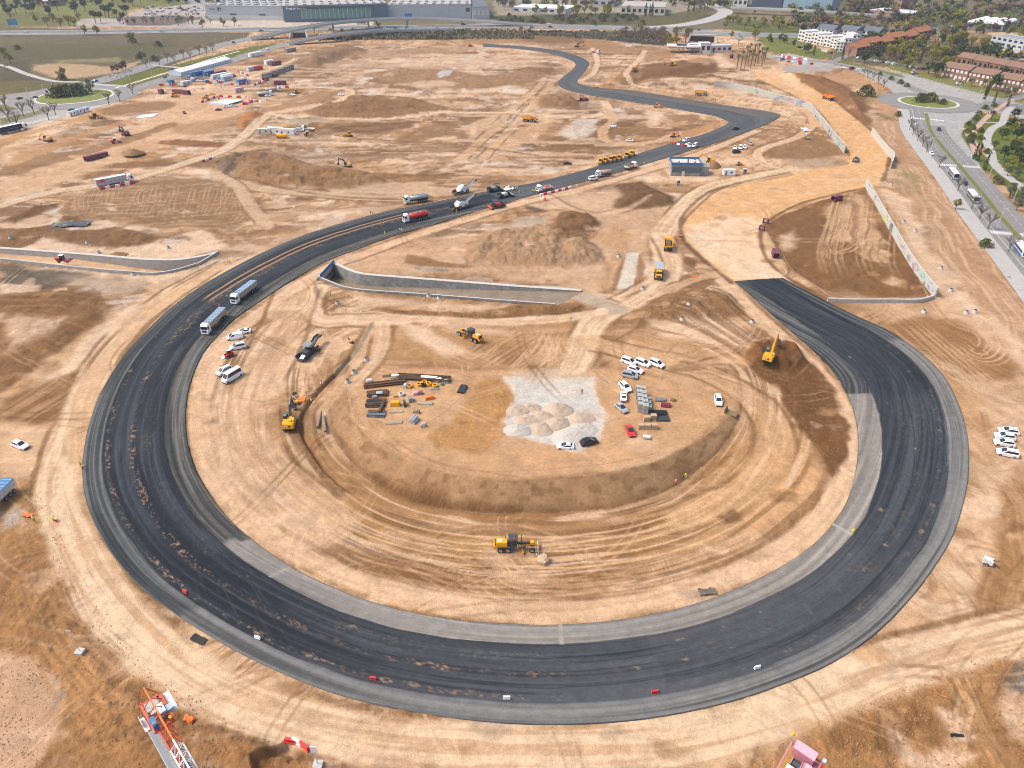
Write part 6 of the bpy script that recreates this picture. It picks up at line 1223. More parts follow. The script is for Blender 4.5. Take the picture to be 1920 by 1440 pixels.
for x in (-2, -.5, 1): m.beam((x,0,CZ+1.9), (x-.3,-1.1,CZ+.2), .09, .09, REDC); m.beam((x,0,CZ+1.9), (x-.3,1.1,CZ+.2), .09, .09, REDC)
cp('top_chord', m)
m = MB(); m.box((-2.2,-.1,CZ-.2), (1.5,1.6,1.0), CONC); m.box((-1.1,.1,CZ-.2), (.5,1.6,1.0), CONC); cp('ballast', m)
m = MB(); m.box((-.6,.55,CZ+.35), (1.5,.75,.9), WHITE); cp('control_cabinet', m); m = MB(); m.box((-.3,1.35,CZ+.1), (.9,.7,.8), LBLUE); cp('motor_box', m)
m = MB(); m.tube((.55,-.2,CZ+.2), (.55,.9,CZ+.2), .42, DKG, 12); cp('rope_drum', m)
m = MB(); m.box((.9,-.85,CZ+.55), (1.3,.6,.9), BLUE); m.tube((.2,-1.2,CZ+.6), (.2,-.55,CZ+.6), .42, BLUE, 12); m.tube((1.2,-1.1,CZ+1.0), (1.2,-.6,CZ+1.0), .34, BLUET, 10); cp('winch_motor', m)
m = MB(); m.box((1.3,.9,CZ+.5), (.5,.35,.35), YEL); m.tube((1.1,.6,CZ+.4), (1.1,1.1,CZ+.4), .18, BLACK, 8); cp('brake', m)
m = MB(); m.box((11,-1.35,CZ-.05), (20,.9,.06), GREY)
for i in range(13): m.box((1.6+i*1.55,-1.35,CZ-.01), (.04,.9,.04), HUB)
m.tube((1,-1.82,CZ+.7), (21,-1.82,CZ+.7), .04, LBLUE, 5); cp('walkway', m)
m = MB(); m.box((-1.6,1.85,CZ-.4), (3.4,.7,.06), LGREY); m.tube((-3.3,2.2,CZ+.5), (.2,2.2,CZ+.5), .04, LGREY, 5); cp('side_platform', m); m = MB(); m.box((-.7,-1.75,CZ-.4), (2.2,.6,.06), LGREY); m.box((-1.0,-2.0,CZ+.1), (1.4,.06,.7), CREAM); cp('side_platform', m)
m = MB(); m.box((9,0.02,CZ+HJ*.5), (1.9,.5,.35), mat('dark_blue_sign', (.03,.03,.2), .5)); cp('sign_board', m)
# mast below the slewing ring
cp('mast', MB().merge(lattice((3.2,0,0), (3.2,.01,CZ-1.2), 1.6, 1.4, REDC, 24, .1)))
# pink crane counter-jib, lower right
o = obj('tower_crane', None); tag(o, 'pink counter-jib of a tower crane with cable drum cut by the lower right edge', 'crane'); CZ2 = 36.0
ca = Vector((*P(1508, 1418, CZ2), CZ2)); cb = Vector((*P(1470, 1490, CZ2), CZ2)); dj = cb-ca; o.location = (ca.x, ca.y, 0); o.rotation_euler = (0, 0, math.atan2(dj.y, dj.x)); PKD = mat('dark_pink', (.36,.12,.17), .5); PKL = mat('pale_pink', (.62,.36,.42), .5)
m = MB(); m.box((-.2,-.1,CZ2), (1.0,2.1,1.3), PINK); m.box((-.25,-.1,CZ2+.67), (1.05,2.15,.06), PKL); cp('ballast', m)
m = MB(); 
for y in (-1.55, 1.55): m.beam((-.9,y,CZ2-.5), (9,y,CZ2-.5), .16, .22, PINK); m.beam((-.9,y,CZ2+.5), (9,y,CZ2+.5), .06, .06, PINK)
for x in (-.9, 1.0, 3.0, 5.0, 7.0): m.beam((x,-1.55,CZ2-.55), (x,1.55,CZ2-.55), .14, .16, PKD)
m.beam((-.95,-1.55,CZ2+.5), (-.95,1.55,CZ2+.5), .04, .04, PKD); cp('frame', m)
m = MB(); m.box((1.8,-1.15,CZ2-.45), (4.6,.6,.06), mat('ochre_grating', (.35,.2,.05), .7)); m.box((2.5,1.1,CZ2-.45), (6,.7,.06), PKD); cp('walkway', m)
m = MB(); m.tube((1.4,-.75,CZ2+.05), (1.4,.15,CZ2+.05), .45, DKG, 14); m.tube((1.4,-.8,CZ2+.05), (1.4,-.72,CZ2+.05), .62, PINK, 14); m.tube((1.4,.12,CZ2+.05), (1.4,.2,CZ2+.05), .62, PINK, 14); cp('rope_drum', m)
m = MB(); m.box((1.3,.75,CZ2+.1), (.8,1.0,.8), PINK); m.box((1.2,.75,CZ2+.55), (.6,.6,.12), PKL); cp('winch_motor', m); m = MB(); m.box((2.9,-.3,CZ2+.2), (1.3,1.3,1.1), CREAM); cp('control_cabinet', m)
m = MB(); m.ball((-1.05,-1.7,CZ2+.7), .2, YEL, 10, 6); cp('beacon', m); m = MB(); m.box((.2,1.75,CZ2-.1), (.9,.2,.7), RED); m.ball((-.55,1.75,CZ2+.5), .24, LGREY, 10, 6); cp('flood_lamp', m)
cp('mast', MB().merge(lattice((9,0,0), (9,.01,CZ2-1), 1.6, 1.4, PINK, 20, .1)))
# ---------------------------------------------------------------- the blue-edged building under construction
def local(name, label, cat, u, v, d, group=None, dz=0):
    o = obj(name, None); o.location = at(u, v, dz); o.rotation_euler = (0, 0, head(u, v, *d)); tag(o, label, cat, group); return o
o = local('unfinished_building', 'grey unfinished building with flat roof and bright blue netting edge', 'building', 1285, 330, (1,.02))
def bp_(nm, fn, par=None): m = MB(); fn(m); return obj(nm, m.mesh(nm), par or o)
w_ = bp_('wall', lambda m: (m.box((0,5,2.6), (14.0,10,5.2), CONCD), m.box((0,.0,2.2), (13.5,.12,.2), GREY)))
bp_('roof', lambda m: m.box((0,5,5.3), (14.2,10.2,.25), mat('roof_slab', (.55,.50,.44), .9)))
bp_('safety_net', lambda m: [m.box(c, s, BLUE) for c, s in (((0,-.2,5.9),(14.9,.16,1.4)),((0,10.2,5.9),(14.9,.16,1.2)),((-7.3,5,5.9),(.16,10.2,1.2)),((7.3,5,5.9),(.16,10.2,1.2)))])
bp_('scaffold', lambda m: [m.box((-7.3,-.3,3.2),(.18,.18,6.6),BLUE), m.box((7.3,-.3,3.2),(.18,.18,6.6),BLUE), m.box((0,-.45,3.1),(13.8,.1,2.6),mat('grey_net',(.09,.12,.15),.8))])
bp_('door', lambda m: m.box((-1.3,-.55,1.2), (1.4,.12,2.4), CREAM))
bp_('annex', lambda m: (m.box((9.3,5,1.9), (4.2,7,3.8), CONCD), m.box((9.3,5,3.9), (4.4,7.2,.18), GREY), m.box((11.4,5,4.2),(.2,7.2,.7),PAVC), m.box((9.3,1.5,4.2),(4.4,.2,.5),PAVC)))
for i, (x, y) in enumerate(((-3.5,3),(1.0,3.2),(1.6,7),(4.3,2.8),(5.2,8.5))): bp_('roof_stack', lambda m: (m.box((x,y,5.8), (.6,.5,.8), DKRED), m.box((x+.2,y+.1,6.3), (.3,.3,.5), GREY)))
# cabins and small site items
def cabin(u, v, d, L, W, Hh, m, label, roof=None, group=None, one=False):
    def f():
        K = Kit(); K.part('wall').box((0,0,Hh/2+.1), (L,W,Hh), m); K.part('roof').box((0,0,Hh+.16), (L+.12,W+.12,.12), roof or m)
        K.part('door').box((-L*.28,-W/2-.02,1.15), (.9,.05,2.0), GREY if m is not BLUE else LGREY); K.part('window').box((L*.15,-W/2-.02,1.6), (1.0,.05,.8), GLASS)
        for x in (-1, 1): K.part('foot').box((x*L*.42,0,.05), (.3,W*.9,.12), DKG)
        return K
    return put(kit(('cab', L, W, Hh, m.name, roof.name if roof else 0), f), 'site_cabin', label, 'cabin', u, v, d, group, 0, 1.0, one)
TEAL = mat('teal_panel', (.30,.48,.50), .5)
cabin(1366, 328, (1,0), 6, 2.6, 2.6, WHITE, 'white site cabin right of the blue-edged building', LGREY)
cabin(1271, 347, (1,0), 1.3, 1.3, 2.4, LBLUE, 'pale blue portable toilet below the blue-edged building', WHITE); cabin(1395.5, 326, (1,0), 1.3, 1.3, 2.4, GREY, 'grey portable toilet right of the white site cabin', WHITE)
for i, (u, v) in enumerate(((136,217),(148,213.5),(160,210))): cabin(u, v, (3,-.9), 6, 2.5, 2.6, WHITE, f'white and teal container, {["left","middle","right"][i]} of three end to end on the left pavement', TEAL, 'white containers on the left pavement')
cabin(518, 250, (1,.02), 9, 3, 3.2, WHITE, 'white container left of the yellow tank', CREAM); cabin(539, 252, (1,.02), 9, 3, 3, WHITE, 'white container right of the yellow tank', CREAM); cabin(497, 250, (1,.02), 8, 3, 2.6, CREAM, 'beige container, leftmost of the container group', CREAM)
K_ = Kit(); K_.part('tank').tube((-3,0,1.4), (3,0,1.4), 1.25, YEL, 14); K_.part('cradle').box((-1.8,0,.35), (.4,2,.7), DKG); K_.part('cradle').box((1.8,0,.35), (.4,2,.7), DKG); K_.part('manhole').tube((0,0,2.6), (0,0,2.85), .4, DKG, 8)
put(dict(kit=K_, meshes=None, one=None), 'fuel_tank', 'yellow cylindrical tank below the white containers', 'tank', 529, 259, (1,0))
o = local('floor_slab', 'bright white floor slab inside a square of barriers far left', 'slab', 418, 196, (1,.05)); m = MB(); m.plan([(-9,-2),(6,-2),(9,11),(-3,11)], 0, 1.2, WHITE); obj('slab', m.mesh('slab'), o); m = MB(); m.box((7.6,4.5,.6), (.5,13,.5), NAVY, rz=-.22); obj('edge_board', m.mesh('edge_board'), o)
o = local('slab_sheet', 'white sheet lying on the sand above the trench far left', 'sheet', 275, 219, (1,-.1)); m = MB(); m.plan([(-7,-3),(4,-3),(8,6),(-3,6)], 0, .3, LGREY); obj('sheet', m.mesh('sheet'), o)
# gravel heaps
def heap(u, v, r, h, m, label, seed, el=1.0, cat='gravel heap', group='gravel heaps on the pale yard', name='gravel_heap'):
    o = at(u, v); n = 34; k = 12; g = random.Random(seed); ax, ay, ra = g.uniform(-.22,.22)*r, g.uniform(-.2,.2)*r, g.uniform(0,3.14); vs = [(ax, ay, 0)]; fs = []; h *= g.uniform(.8,1.2); lobes = [(g.uniform(0,6.28), g.uniform(.1,.3)) for _ in range(3)]
    for j in range(1, k + 1):
        for i in range(n):
            a = 2*math.pi*i/n; rr = r*(.82 + sum(q*max(0, math.cos(a-b))**3 for b, q in lobes) + .10*abs(math.cos(a-ra))); t = j/k
            z = h*(1-t)*(1 - .3*math.exp(-(t*3.2)**2)) - h*.10*math.sin(t*3.14)*max(0, math.cos(2*(a-ra))) + .30*(g.random() - .5)*(t < .99)
            vs.append((ax*(1-t) + rr*t*math.cos(a), (ay*(1-t) + rr*t*math.sin(a))*el, z if j < k else -.15))
    vs[0] = (ax, ay, h*.72)
    for i in range(n): fs.append((0, 1 + i, 1 + (i+1) % n))
    for j in range(k - 1):
        for i in range(n): a = 1 + j*n; fs.append((a+i, a+n+i, a+n+(i+1) % n, a+(i+1) % n))
    me = bpy.data.meshes.new(name); me.from_pydata(vs, [], fs); me.materials.append(m); me.polygons.foreach_set('use_smooth', [True]*len(fs)); me.update()
    q = obj(name, me); q.location = o; tag(q, label, cat, group); return q
for i, (u, v, r, h, m, lab) in enumerate([(970,770,4.6,2.0,GRAVT,'low tan gravel heap at the upper left of the cluster'),(995,764,3.6,1.6,GRAVT,'tan gravel heap, farthest back on the left'),(1043,768,5.2,2.6,GRAVT,'tall tan gravel heap at the back centre of the cluster'),
 (1018,781,4.2,2.0,GRAVT,'small tan gravel heap in the middle of the cluster'),(986,788,4.8,1.9,GRAVT,'flat tan gravel heap behind the grey one'),(1089,786,5.0,2.1,GRAVT,'tan gravel heap standing apart on the right'),
 (972,806,5.2,2.3,GRAV,'pale grey gravel heap at the front left corner'),(1014,803,4.9,2.7,GRAVT,'peaked tan gravel heap at the front centre'),(1046,795,5.0,2.5,GRAVT,'ridged tan gravel heap right of the front centre'),
 (1092,806,5.4,1.8,GRAV,'pale grey gravel heap at the front right'),(1072,824,8.2,2.2,GRAV,'long pale grey gravel heap nearest the parked cars')]): heap(u, v, r*.72, h*.72, m, lab, i + 3, .85)
SOILM = mat('dark_soil', (.16,.08,.034), .95, noise_amt=.2, bump=.5); SANDM = mat('soil_cone', (.23,.125,.056), .95, noise_amt=.2, bump=.5)
heap(1338, 312, 4.5, 3.6, SANDM, 'pointed brown soil cone right of the blue-edged building', 41, 1, 'soil heap', None, 'soil_heap'); heap(252, 290, 6, 4, SANDM, 'brown soil cone standing alone far left', 42, .8, 'soil heap', None, 'soil_heap')
heap(223, 478, 3.4, 1.3, SANDM, 'small soil heap on the pale strip above the left cutting', 43, .8, 'soil heap', None, 'soil_heap')
# boulder by the grader
o = local('boulder', 'big split boulder with white tape beside the grader', 'boulder', 1018, 1053, (1,0)); m = MB()
m.loft([[(-1.3,-1.0,0),(.3,-1.5,0),(1.4,-.6,0),(1.2,.8,0),(-.2,1.1,0),(-1.3,.6,0)],[(-1.2,-.9,.9),(.2,-1.3,1.0),(1.2,-.5,1.1),(1.0,.7,1.3),(-.2,.9,1.4),(-1.1,.5,1.2)],[(-.9,-.5,1.2),(.1,-.8,1.35),(.8,-.2,1.5),(.7,.5,1.7),(-.1,.6,1.65),(-.7,.4,1.5)]], mat('rock', (.42,.29,.19), .9, noise_amt=.25, bump=.6)); obj('rock', m.mesh('rock'), o)
m = MB(); m.beam((.2,1.0,1.55), (.35,-1.3,1.12), .12, .04, WHITE); obj('tape', m.mesh('tape'), o); m = MB(); m.box((-1.1,1.6,.25), (.5,.45,.5), LGREY); m.box((-1.1,1.6,.55),(.3,.3,.15),DKG); q = obj('concrete_block', m.mesh('concrete_block')); q.location = o.location; tag(q, 'small grey box beside the taped boulder', 'block')
# block pallets
K_ = Kit(); b = K_.part('blocks'); BLK = mat('block_grey', (.36,.37,.35), .85, noise_amt=.15, scale=4)
for x in (-.33, .33):
    for y in (-.33, .33):
        for z in range(3): b.box((x,y,.35+z*.38), (.6,.6,.34), BLK)
K_.part('pallet').box((0,0,.08), (1.3,1.3,.14), WOOD); PAL = dict(kit=K_, meshes=None, one=None)
n_ = 0
for c, (u0, v0, du, dv, k) in enumerate(((1196,739,1.0,8.0,5),(1204,741,1.4,8.2,5),(1214,753,1.2,7.5,3))):
    for i in range(k):
        for lvl in (0, 1) if c < 2 else (0,):
            put(PAL, 'block_pallet', f'grey block pallet, {["left column","middle column","right column"][c]}, {["farthest","second farthest","third farthest","fourth farthest","nearest"][i]}' + ((', upper layer', ', lower layer')[1 - lvl] if c < 2 else ''), 'pallet', u0 + du*i, v0 + dv*i, (1,.1), 'pallets of grey blocks', 1.3*lvl, 1.05)
BLT = mat('block_tan', (.40,.29,.19), .85)
K_ = Kit(); K_.part('blocks').box((0,0,.75), (1.5,1.2,1.1), BLT, top=(.96,.96,0)); K_.part('pallet').box((0,0,.1), (1.6,1.3,.16), WOOD); PAL2 = dict(kit=K_, meshes=None, one=None)
for i, (u, v) in enumerate(((1202,803),(1214,803),(1226,803),(1212,788),(1225,785))): put(PAL2, 'block_pallet', f'tan pallet load, {["left of the front row","middle of the front row","right of the front row","left of the pair behind","right of the pair behind"][i]}', 'pallet', u, v, (1,0), 'tan pallets below the grey blocks')
def bundle(u, v, d, L, r, n, m, label, group=None, lay=2):
    K = Kit(); b = K.part('pipes'); k = 0
    for z in range(lay):
        for i in range(max(1, n - z)): b.tube((-L/2,(i-(n-z-1)/2)*r*2.05,r+z*r*1.75), (L/2,(i-(n-z-1)/2)*r*2.05,r+z*r*1.75), r, m, 7)
    for x in (-L*.3, L*.3): K.part('strap').box((x,0,r*(1+.9*lay)), (.1,n*r*2.1,.05), WOOD)
    return put(dict(kit=K, meshes=None, one=None), 'pipe_bundle', label, 'pipes', u, v, d, group)
bundle(1235, 775, (1,.05), 4.2, .13, 8, BLACK, 'black pipe bundle, upper of the pair right of the pallets'); bundle(1242, 786, (1,.02), 3.4, .13, 8, DKG, 'black pipe bundle, lower of the pair right of the pallets')
bundle(1238, 750, (1,.02), 2.8, .16, 5, GREY, 'grey rack of pipes at the top right of the pallet yard'); bundle(1248, 761, (1,.1), 2.4, .2, 4, DKRED, 'brown pipe bundle in the pallet yard'); bundle(1262, 751, (1,.3), 1.2, .15, 4, mat('olive', (.16,.13,.04), .8), 'small olive coil stack right of the grey pipe rack')
bundle(867, 731, (3,-6), 3.6, .18, 6, DKG, 'black pipe bundle lying apart right of the steel yard')
# steel yard on the plateau: reinforcement stacks, hoses, timber
def stack(u, v, d, L, Wd, Hh, m, label, seed, sheet=None):
    r_ = random.Random(seed); K = Kit(); b = K.part('bars')
    for i in range(34): y = r_.uniform(-Wd/2, Wd/2); z = r_.uniform(.1, Hh); x = r_.uniform(-.3, .3); b.beam((-L/2+x,y,z), (L/2+x,y+r_.uniform(-.3,.3),z), .16, .14, r_.choice([m, STEELR, DKG, m]))
    K.part('bearer').box((-L*.3,0,.06), (.2,Wd,.12), WOOD); K.part('bearer').box((L*.3,0,.06), (.2,Wd,.12), WOOD)
    if sheet: K.part('plastic_sheet').box((L*.1,0,Hh+.1), (L*.3,Wd*.5,.08), sheet, top=(.7,.7,0))
    return put(dict(kit=K, meshes=None, one=None), 'steel_stack', label, 'steel bars', u, v, d)
stack(795, 711, (10,.7), 15, 2.2, .9, STEELR, 'long rusty steel stack along the back of the steel yard', 1, WHITE); stack(722, 722, (10,-1.2), 11, 2.0, .9, STEELR, 'rusty steel stack at the left of the second row', 2)
stack(708, 740, (10,-.6), 5.5, 2.6, .7, STEELR, 'short rusty steel stack below the second row', 3, SILV); stack(705, 757, (10,-.4), 5.0, 3.4, .7, DKG, 'dark steel stack at the left edge of the yard', 4); stack(716, 764, (3,-8), 5, .8, .8, STEELR, 'steel stack set crosswise at the left edge of the yard', 5); stack(706, 777, (10,.3), 4.4, 2.8, .4, mat('slate_sheet', (.16,.18,.2), .7), 'grey sheet stack at the lower left of the yard', 6)
for i, (u, v, m) in enumerate([(768,726,YEL),(786,723,YEL),(796,719,YEL),(804,722,YEL),(816,725,YEL),(794,724,BLACK),(753,741,LGREY)]):
    K = Kit(); b = K.part('hose')
    for z in range(3): b.torus((0,0,.15+z*.24), .62, .17, m, 14, 6)
    put(dict(kit=K, meshes=None, one=None), 'hose_coil', ['orange-yellow hose coil at the left end of the row','yellow hose coil behind the black one','yellow hose coil, farthest back of the row','yellow hose coil in the middle of the row','yellow hose coil at the right end of the row','black hose coil among the yellow ones','grey cable coil below the yellow ones'][i], 'hose coil', u, v, (1,0), 'hose coils in the steel yard' )
for i, (u, v, L, w_, hh, m, lab) in enumerate([(724,705,2,1.4,.8,WOOD,'timber crate at the top left corner of the yard'),(692,716,1.6,1,.8,WHITE,'white bag at the left end of the steel yard'),(741,708,2.4,1.2,.8,LGREY,'white sacks on the back steel stack'),(823,714,1.8,1.0,.8,WHITE,'white sack at the right of the back stack'),(835,716,1.8,1,.7,LGREY,'grey sack at the far right of the back stack'),
   (775,733,.8,1.6,.1,YELD,'yellow board leaning among the coils'),(778,740,1.2,1.2,.9,PKL,'pinkish crate below the yellow coils'),(788,739,1.2,1.2,.9,mat('maroon_crate', (.25,.1,.1), .7),'maroon crate beside the pinkish crate'),(806,748,2.6,.9,.8,ORANGE,'orange machine part lying on the sand'),(741,760,2.6,1.4,1.2,YEL,'small yellow compactor in the steel yard'),
   (759,760,.7,2.2,1.2,DKG,'dark steel form beside the yellow compactor'),(770,752,1.2,1.6,1.2,GREY,'grey steel box right of the small compactor'),(741,744,1,1,.6,YELD,'tan box left of the grey cable coil'),(781,774,1.8,1,.9,mat('drift_wood', (.3,.22,.16), .8),'brown log bundle with white end'),(793,799,1.2,1.2,.9,SILV,'grey metal scrap at the lower right of the yard'),(703,748,1.4,1.2,.9,GREY,'grey box on the steel stacks'),(760,726,1,1.6,1,LBLUE,'pale blue machine left of the yellow coils'),(829,722,.8,.8,.6,mat('green_bag', (.02,.25,.1), .7),'green bag right of the yellow coils'),(815,730,2.4,.9,.3,GREY,'grey plank pile right of the coils')]):
    K = Kit(); K.part('load').box((0,0,hh/2), (L,w_,hh), m, top=(.82,.84,.05)); K.part('base').box((0,0,.04), (L*1.05,w_*1.05,.08), WOOD if m is not WOOD else DKG); K.part('top').box((.1,0,hh+.04), (L*.5,w_*.5,.1), m)
    put(dict(kit=K, meshes=None, one=None), 'site_material', lab, 'material', u, v, (1, random.uniform(-.2,.2)), 'loose material in the steel yard', .1 if i in (2,) else 0)
bundle(797, 757, (1,.05), 4.0, .1, 6, mat('timber_grey', (.38,.31,.22), .8), 'grey timber planks right of the compactor'); bundle(743, 773, (1,-.05), 3.8, .09, 5, mat('timber_grey', (.38,.31,.22), .8), 'timber planks below the compactor'); bundle(739, 793, (1,-.08), 4.0, .1, 7, mat('timber_grey', (.38,.31,.22), .8), 'timber beam heap at the bottom of the yard'); bundle(776, 790, (3,-3), 2.4, .35, 3, SILV, 'silver duct tubes at the bottom right of the yard')
# pipe sections left of the trench, and maroon precast pieces
for i, (u, v, d) in enumerate(((599,789,(2,-9)),(609,797,(-1,-9)))): bundle(u, v, d, 6.5, .4, 1, mat('rubber_pipe', (.22,.17,.13), .8), f'dark pipe length, {["left","right"][i]} one of two beside the trench', 'pipes beside the trench', 1)
MARO = mat('maroon_precast', (.17,.05,.07), .7)
def precast(u, v, d, n, label, s=1.0, one=False):
    K = Kit(); 
    for i in range(n):
        b = K.part('culvert_ring'); x = (i-(n-1)/2)*1.25; b.box((x,0,.12), (1.15,2.2,.22), MARO); b.box((x,0,2.0), (1.15,2.2,.22), MARO); b.box((x,1.0,1.06), (1.15,.2,1.7), MARO); b.box((x,-1.0,1.06), (1.15,.2,1.7), MARO)
    return put(dict(kit=K, meshes=None, one=None), 'culvert_pieces', label, 'culvert', u, v, d, 'maroon culvert pieces', 0, s, one)
precast(1568, 375, (10,-2), 4, 'row of maroon culvert pieces at the edge of the brown triangle'); precast(1453, 480, (3,9), 4, 'row of maroon culvert pieces by the narrow end of the triangle'); precast(1428, 432, (6,-4), 1, 'single maroon culvert piece above the row at the bend'); precast(1435, 419, (6,-3), 1, 'single maroon culvert piece, upper one at the bend')
precast(341, 176, (10,1), 9, 'long maroon culvert stack on the far left sand', 1.3); precast(176, 299, (10,-2.5), 6, 'maroon culvert stack lying on the left strip', 1.2); precast(192, 294, (10,-3), 5, 'narrow maroon culvert row behind the left stack', 1.0); precast(526, 159, (10,0), 5, 'red-brown culvert row by the far barriers', 1.4); precast(515, 144, (10,-3), 3, 'red-brown culvert pieces on the far bank', 1.2); precast(498, 151, (10,-3), 3, 'red-brown culvert pieces on the far bank, nearer ones', 1.2)
# manhole cones, sign posts, cones, hydrant blocks
K_ = Kit(); K_.part('cone').tube((0,0,0), (0,0,.95), .85, PAVC, 14, .5); K_.part('cover').tube((0,0,.95), (0,0,1.05), .48, DKG, 12); MH = dict(kit=K_, meshes=None, one=None)
mh = [(1764,504,'right of the straight graffiti wall, upper'),(1782,546,'right of the straight graffiti wall, lower'),(1732,586,'below the corner of the graffiti wall'),(1811,588,'left one of a pair on the pale strip'),(1827,586,'right one of a pair on the pale strip'),(1410,605,'left of the track end'),(1279,600,'on the pale ground below the brown bank'),
 (1160,482,'left of the white culvert strip'),(633,570,'below the near wall of the underpass'),(804,556,'on the near kerb of the underpass, left'),(823,560,'on the near kerb of the underpass, right'),(164,456,'above the left cutting, middle'),(316,466,'above the left cutting, right'),(20,447,'above the left cutting, left'),(251,516,'below the near wall of the left cutting'),
 (186,475,'above the left cutting, by the wall'),(687,676,'on the strip beside the trench, middle'),(664,700,'on the strip beside the trench, lower'),(652,717,'on the strip beside the trench, lowest'),(1458,472,'inside the brown triangle near the bend'),(1292,571,'on the brown bank left of the track end'),(1694,417,'upper pair on the pale strip by the graffiti wall'),(1716,434,'second one on the pale strip by the graffiti wall'),(1671,347,'behind the top end of the graffiti wall'),(1205,543,'below the white culvert strip')]
for u, v, w_ in mh: put(MH, 'manhole_cone', 'white concrete manhole cone ' + w_, 'manhole cone', u, v, (1,0), 'manhole cones')
K_ = Kit(); K_.part('block').box((0,0,.3), (1.4,1.2,.6), PAVC); K_.part('post').tube((0,0,.6), (0,0,6.2), .06, LGREY, 6); K_.part('panel').box((-.0,0,6.0), (.9,.06,.5), LGREY); SP_ = dict(kit=K_, meshes=None, one=None)
put(SP_, 'sign_post', 'thin white post on a concrete block left of the sand road', 'post', 151, 1224, (1,.1)); K_ = Kit(); K_.part('block').box((0,0,.3), (1.4,1.2,.6), PAVC); K_.part('post').tube((0,0,.6), (0,0,4.2), .07, LGREY, 6); K_.part('panel').box((0,0,4.6), (1.0,.08,1.7), WHITE); put(dict(kit=K_, meshes=None, one=None), 'sign_post', 'white sign panel on a concrete block at the bottom edge', 'sign', 597, 1436, (1,.1))
K_ = Kit(); K_.part('cone').tube((0,0,.05), (0,0,1.0), .28, ORANGE, 8, .05); K_.part('base').box((0,0,.03), (.9,.5,.06), WHITE); put(dict(kit=K_, meshes=None, one=None), 'traffic_cone', 'orange cone on a white base left of the trench', 'cone', 603, 718, (1,0))
# plastic barriers, red and white alternating
def barrier(m):
    K = Kit(); K.part('body').prism([(-.95,0),(.95,0),(.95,.25),(.9,1.0),(-.9,1.0),(-.95,.25)], -.22, .22, m); K.part('base').box((0,0,.12), (1.96,.62,.22), m); K.part('lifting_slot').box((0,0,.6), (.5,.46,.2), m if m is WHITE else DKRED); return K
BW, BR = kit('bw', barrier, WHITE), kit('br', barrier, RED)
def barriers(pix, step, label, group, one=False, dz=0, s=1.0, max_=60):
    q = W2(pix); L = np.concatenate([[0], np.cumsum(np.hypot(*np.diff(q, axis=0).T))]); n = min(max_, int(L[-1] / step)); 
    for i in range(n + 1):
        t = min(L[-1], i*step); x = np.interp(t, L, q[:, 0]); y = np.interp(t, L, q[:, 1]); t2 = min(L[-1], t+.5); t1 = max(0, t-.5); a = math.atan2(np.interp(t2, L, q[:,1]) - np.interp(t1, L, q[:,1]), np.interp(t2, L, q[:,0]) - np.interp(t1, L, q[:,0]))
        z = float(H(np.array([x]), np.array([y]))[0]) + dz; cw = i % 2
        spawn(BW if cw else BR, 'plastic_barrier', ('white' if cw else 'red') + ' plastic barrier ' + label, 'barrier', (x, y, z), a, group + (', white' if cw else ', red'), s, one)
barriers([(1021,375),(1014,367),(1040,361),(1072,352)], 2.15, 'in the row by the crane lorry', 'barriers by the crane lorry')
barriers([(193,355),(250,345)], 2.15, 'in the row below the long white lorry', 'barriers below the long white lorry', False, 0, 1.1); barriers([(1262,271),(1300,278)], 3.2, 'across the track at the hairpin exit', 'barriers across the track', False, .35)
barriers([(382,303),(402,297)], 2.15, 'at the bend of the left haul road', 'barriers at the bend of the left haul road', True)
barriers([(380,192),(408,182),(462,184),(470,190),(462,196)], 3.4, 'round the white slab', 'barriers round the white slab', True, 0, 1.4); barriers([(458,196),(480,190),(490,193)], 3.4, 'right of the white slab', 'barriers right of the white slab', True, 0, 1.4); barriers([(303,161),(345,160)], 4.5, 'left of the car compound', 'barriers left of the car compound', True, 0, 1.5); barriers([(395,158),(440,160),(462,158),(468,150)], 4, 'along the car compound edge', 'barriers along the car compound edge', True, 0, 1.4); barriers([(520,164),(542,165)], 4, 'by the red-brown culverts', 'barriers by the red-brown culverts', True, 0, 1.4); barriers([(478,160),(490,155),(500,152)], 4, 'beside the far haul road', 'barriers beside the far haul road', True, 0, 1.4); barriers([(448,136),(466,143)], 4.5, 'behind the car compound', 'barriers behind the car compound', True, 0, 1.5)
for k, (a, b) in enumerate((((1480,109),(1512,113)),((1478,117),(1516,117)),((1500,121),(1524,121)),((1462,104),(1480,112)))): barriers([a, b], 5, ['in the upper row','in the second row','in the lowest row','in the slanted row'][k] + ' at the far junction', 'barriers at the far junction, row %s' % 'abcd'[k], True, 0, 1.6)
put(kit('bw', barrier, WHITE), 'plastic_barrier', 'white barrier lying on the track at the bottom', 'barrier', 950, 1312, (1,0), None, .35, .62); put(BW, 'plastic_barrier', 'white barrier lying on the track at lower left', 'barrier', 484, 1199, (10,3), None, .35, .62); put(BW, 'plastic_barrier', 'white barrier lying on the track at lower right', 'barrier', 1419, 1255, (10,-2.5), None, .35, .62)
put(BR, 'plastic_barrier', 'red barrier on the outer edge at lower left', 'barrier', 348, 1113, (10,6), None, .35, .62); put(BR, 'plastic_barrier', 'red barrier on the track left of the bottom', 'barrier', 700, 1276, (10,1.5), None, .35, .62); put(BR, 'plastic_barrier', 'red barrier on the track right of the bottom', 'barrier', 1227, 1301, (10,-1), None, .35, .62)
for i, (u, v, K) in enumerate(((546,1392,BR),(558,1394,BW),(571,1402,BR))): put(K, 'plastic_barrier', ['red barrier, left of three by the bottom trench','white barrier, middle of three by the bottom trench','red barrier, right of three by the bottom trench'][i], 'barrier', u, v, (10,2+i*3))
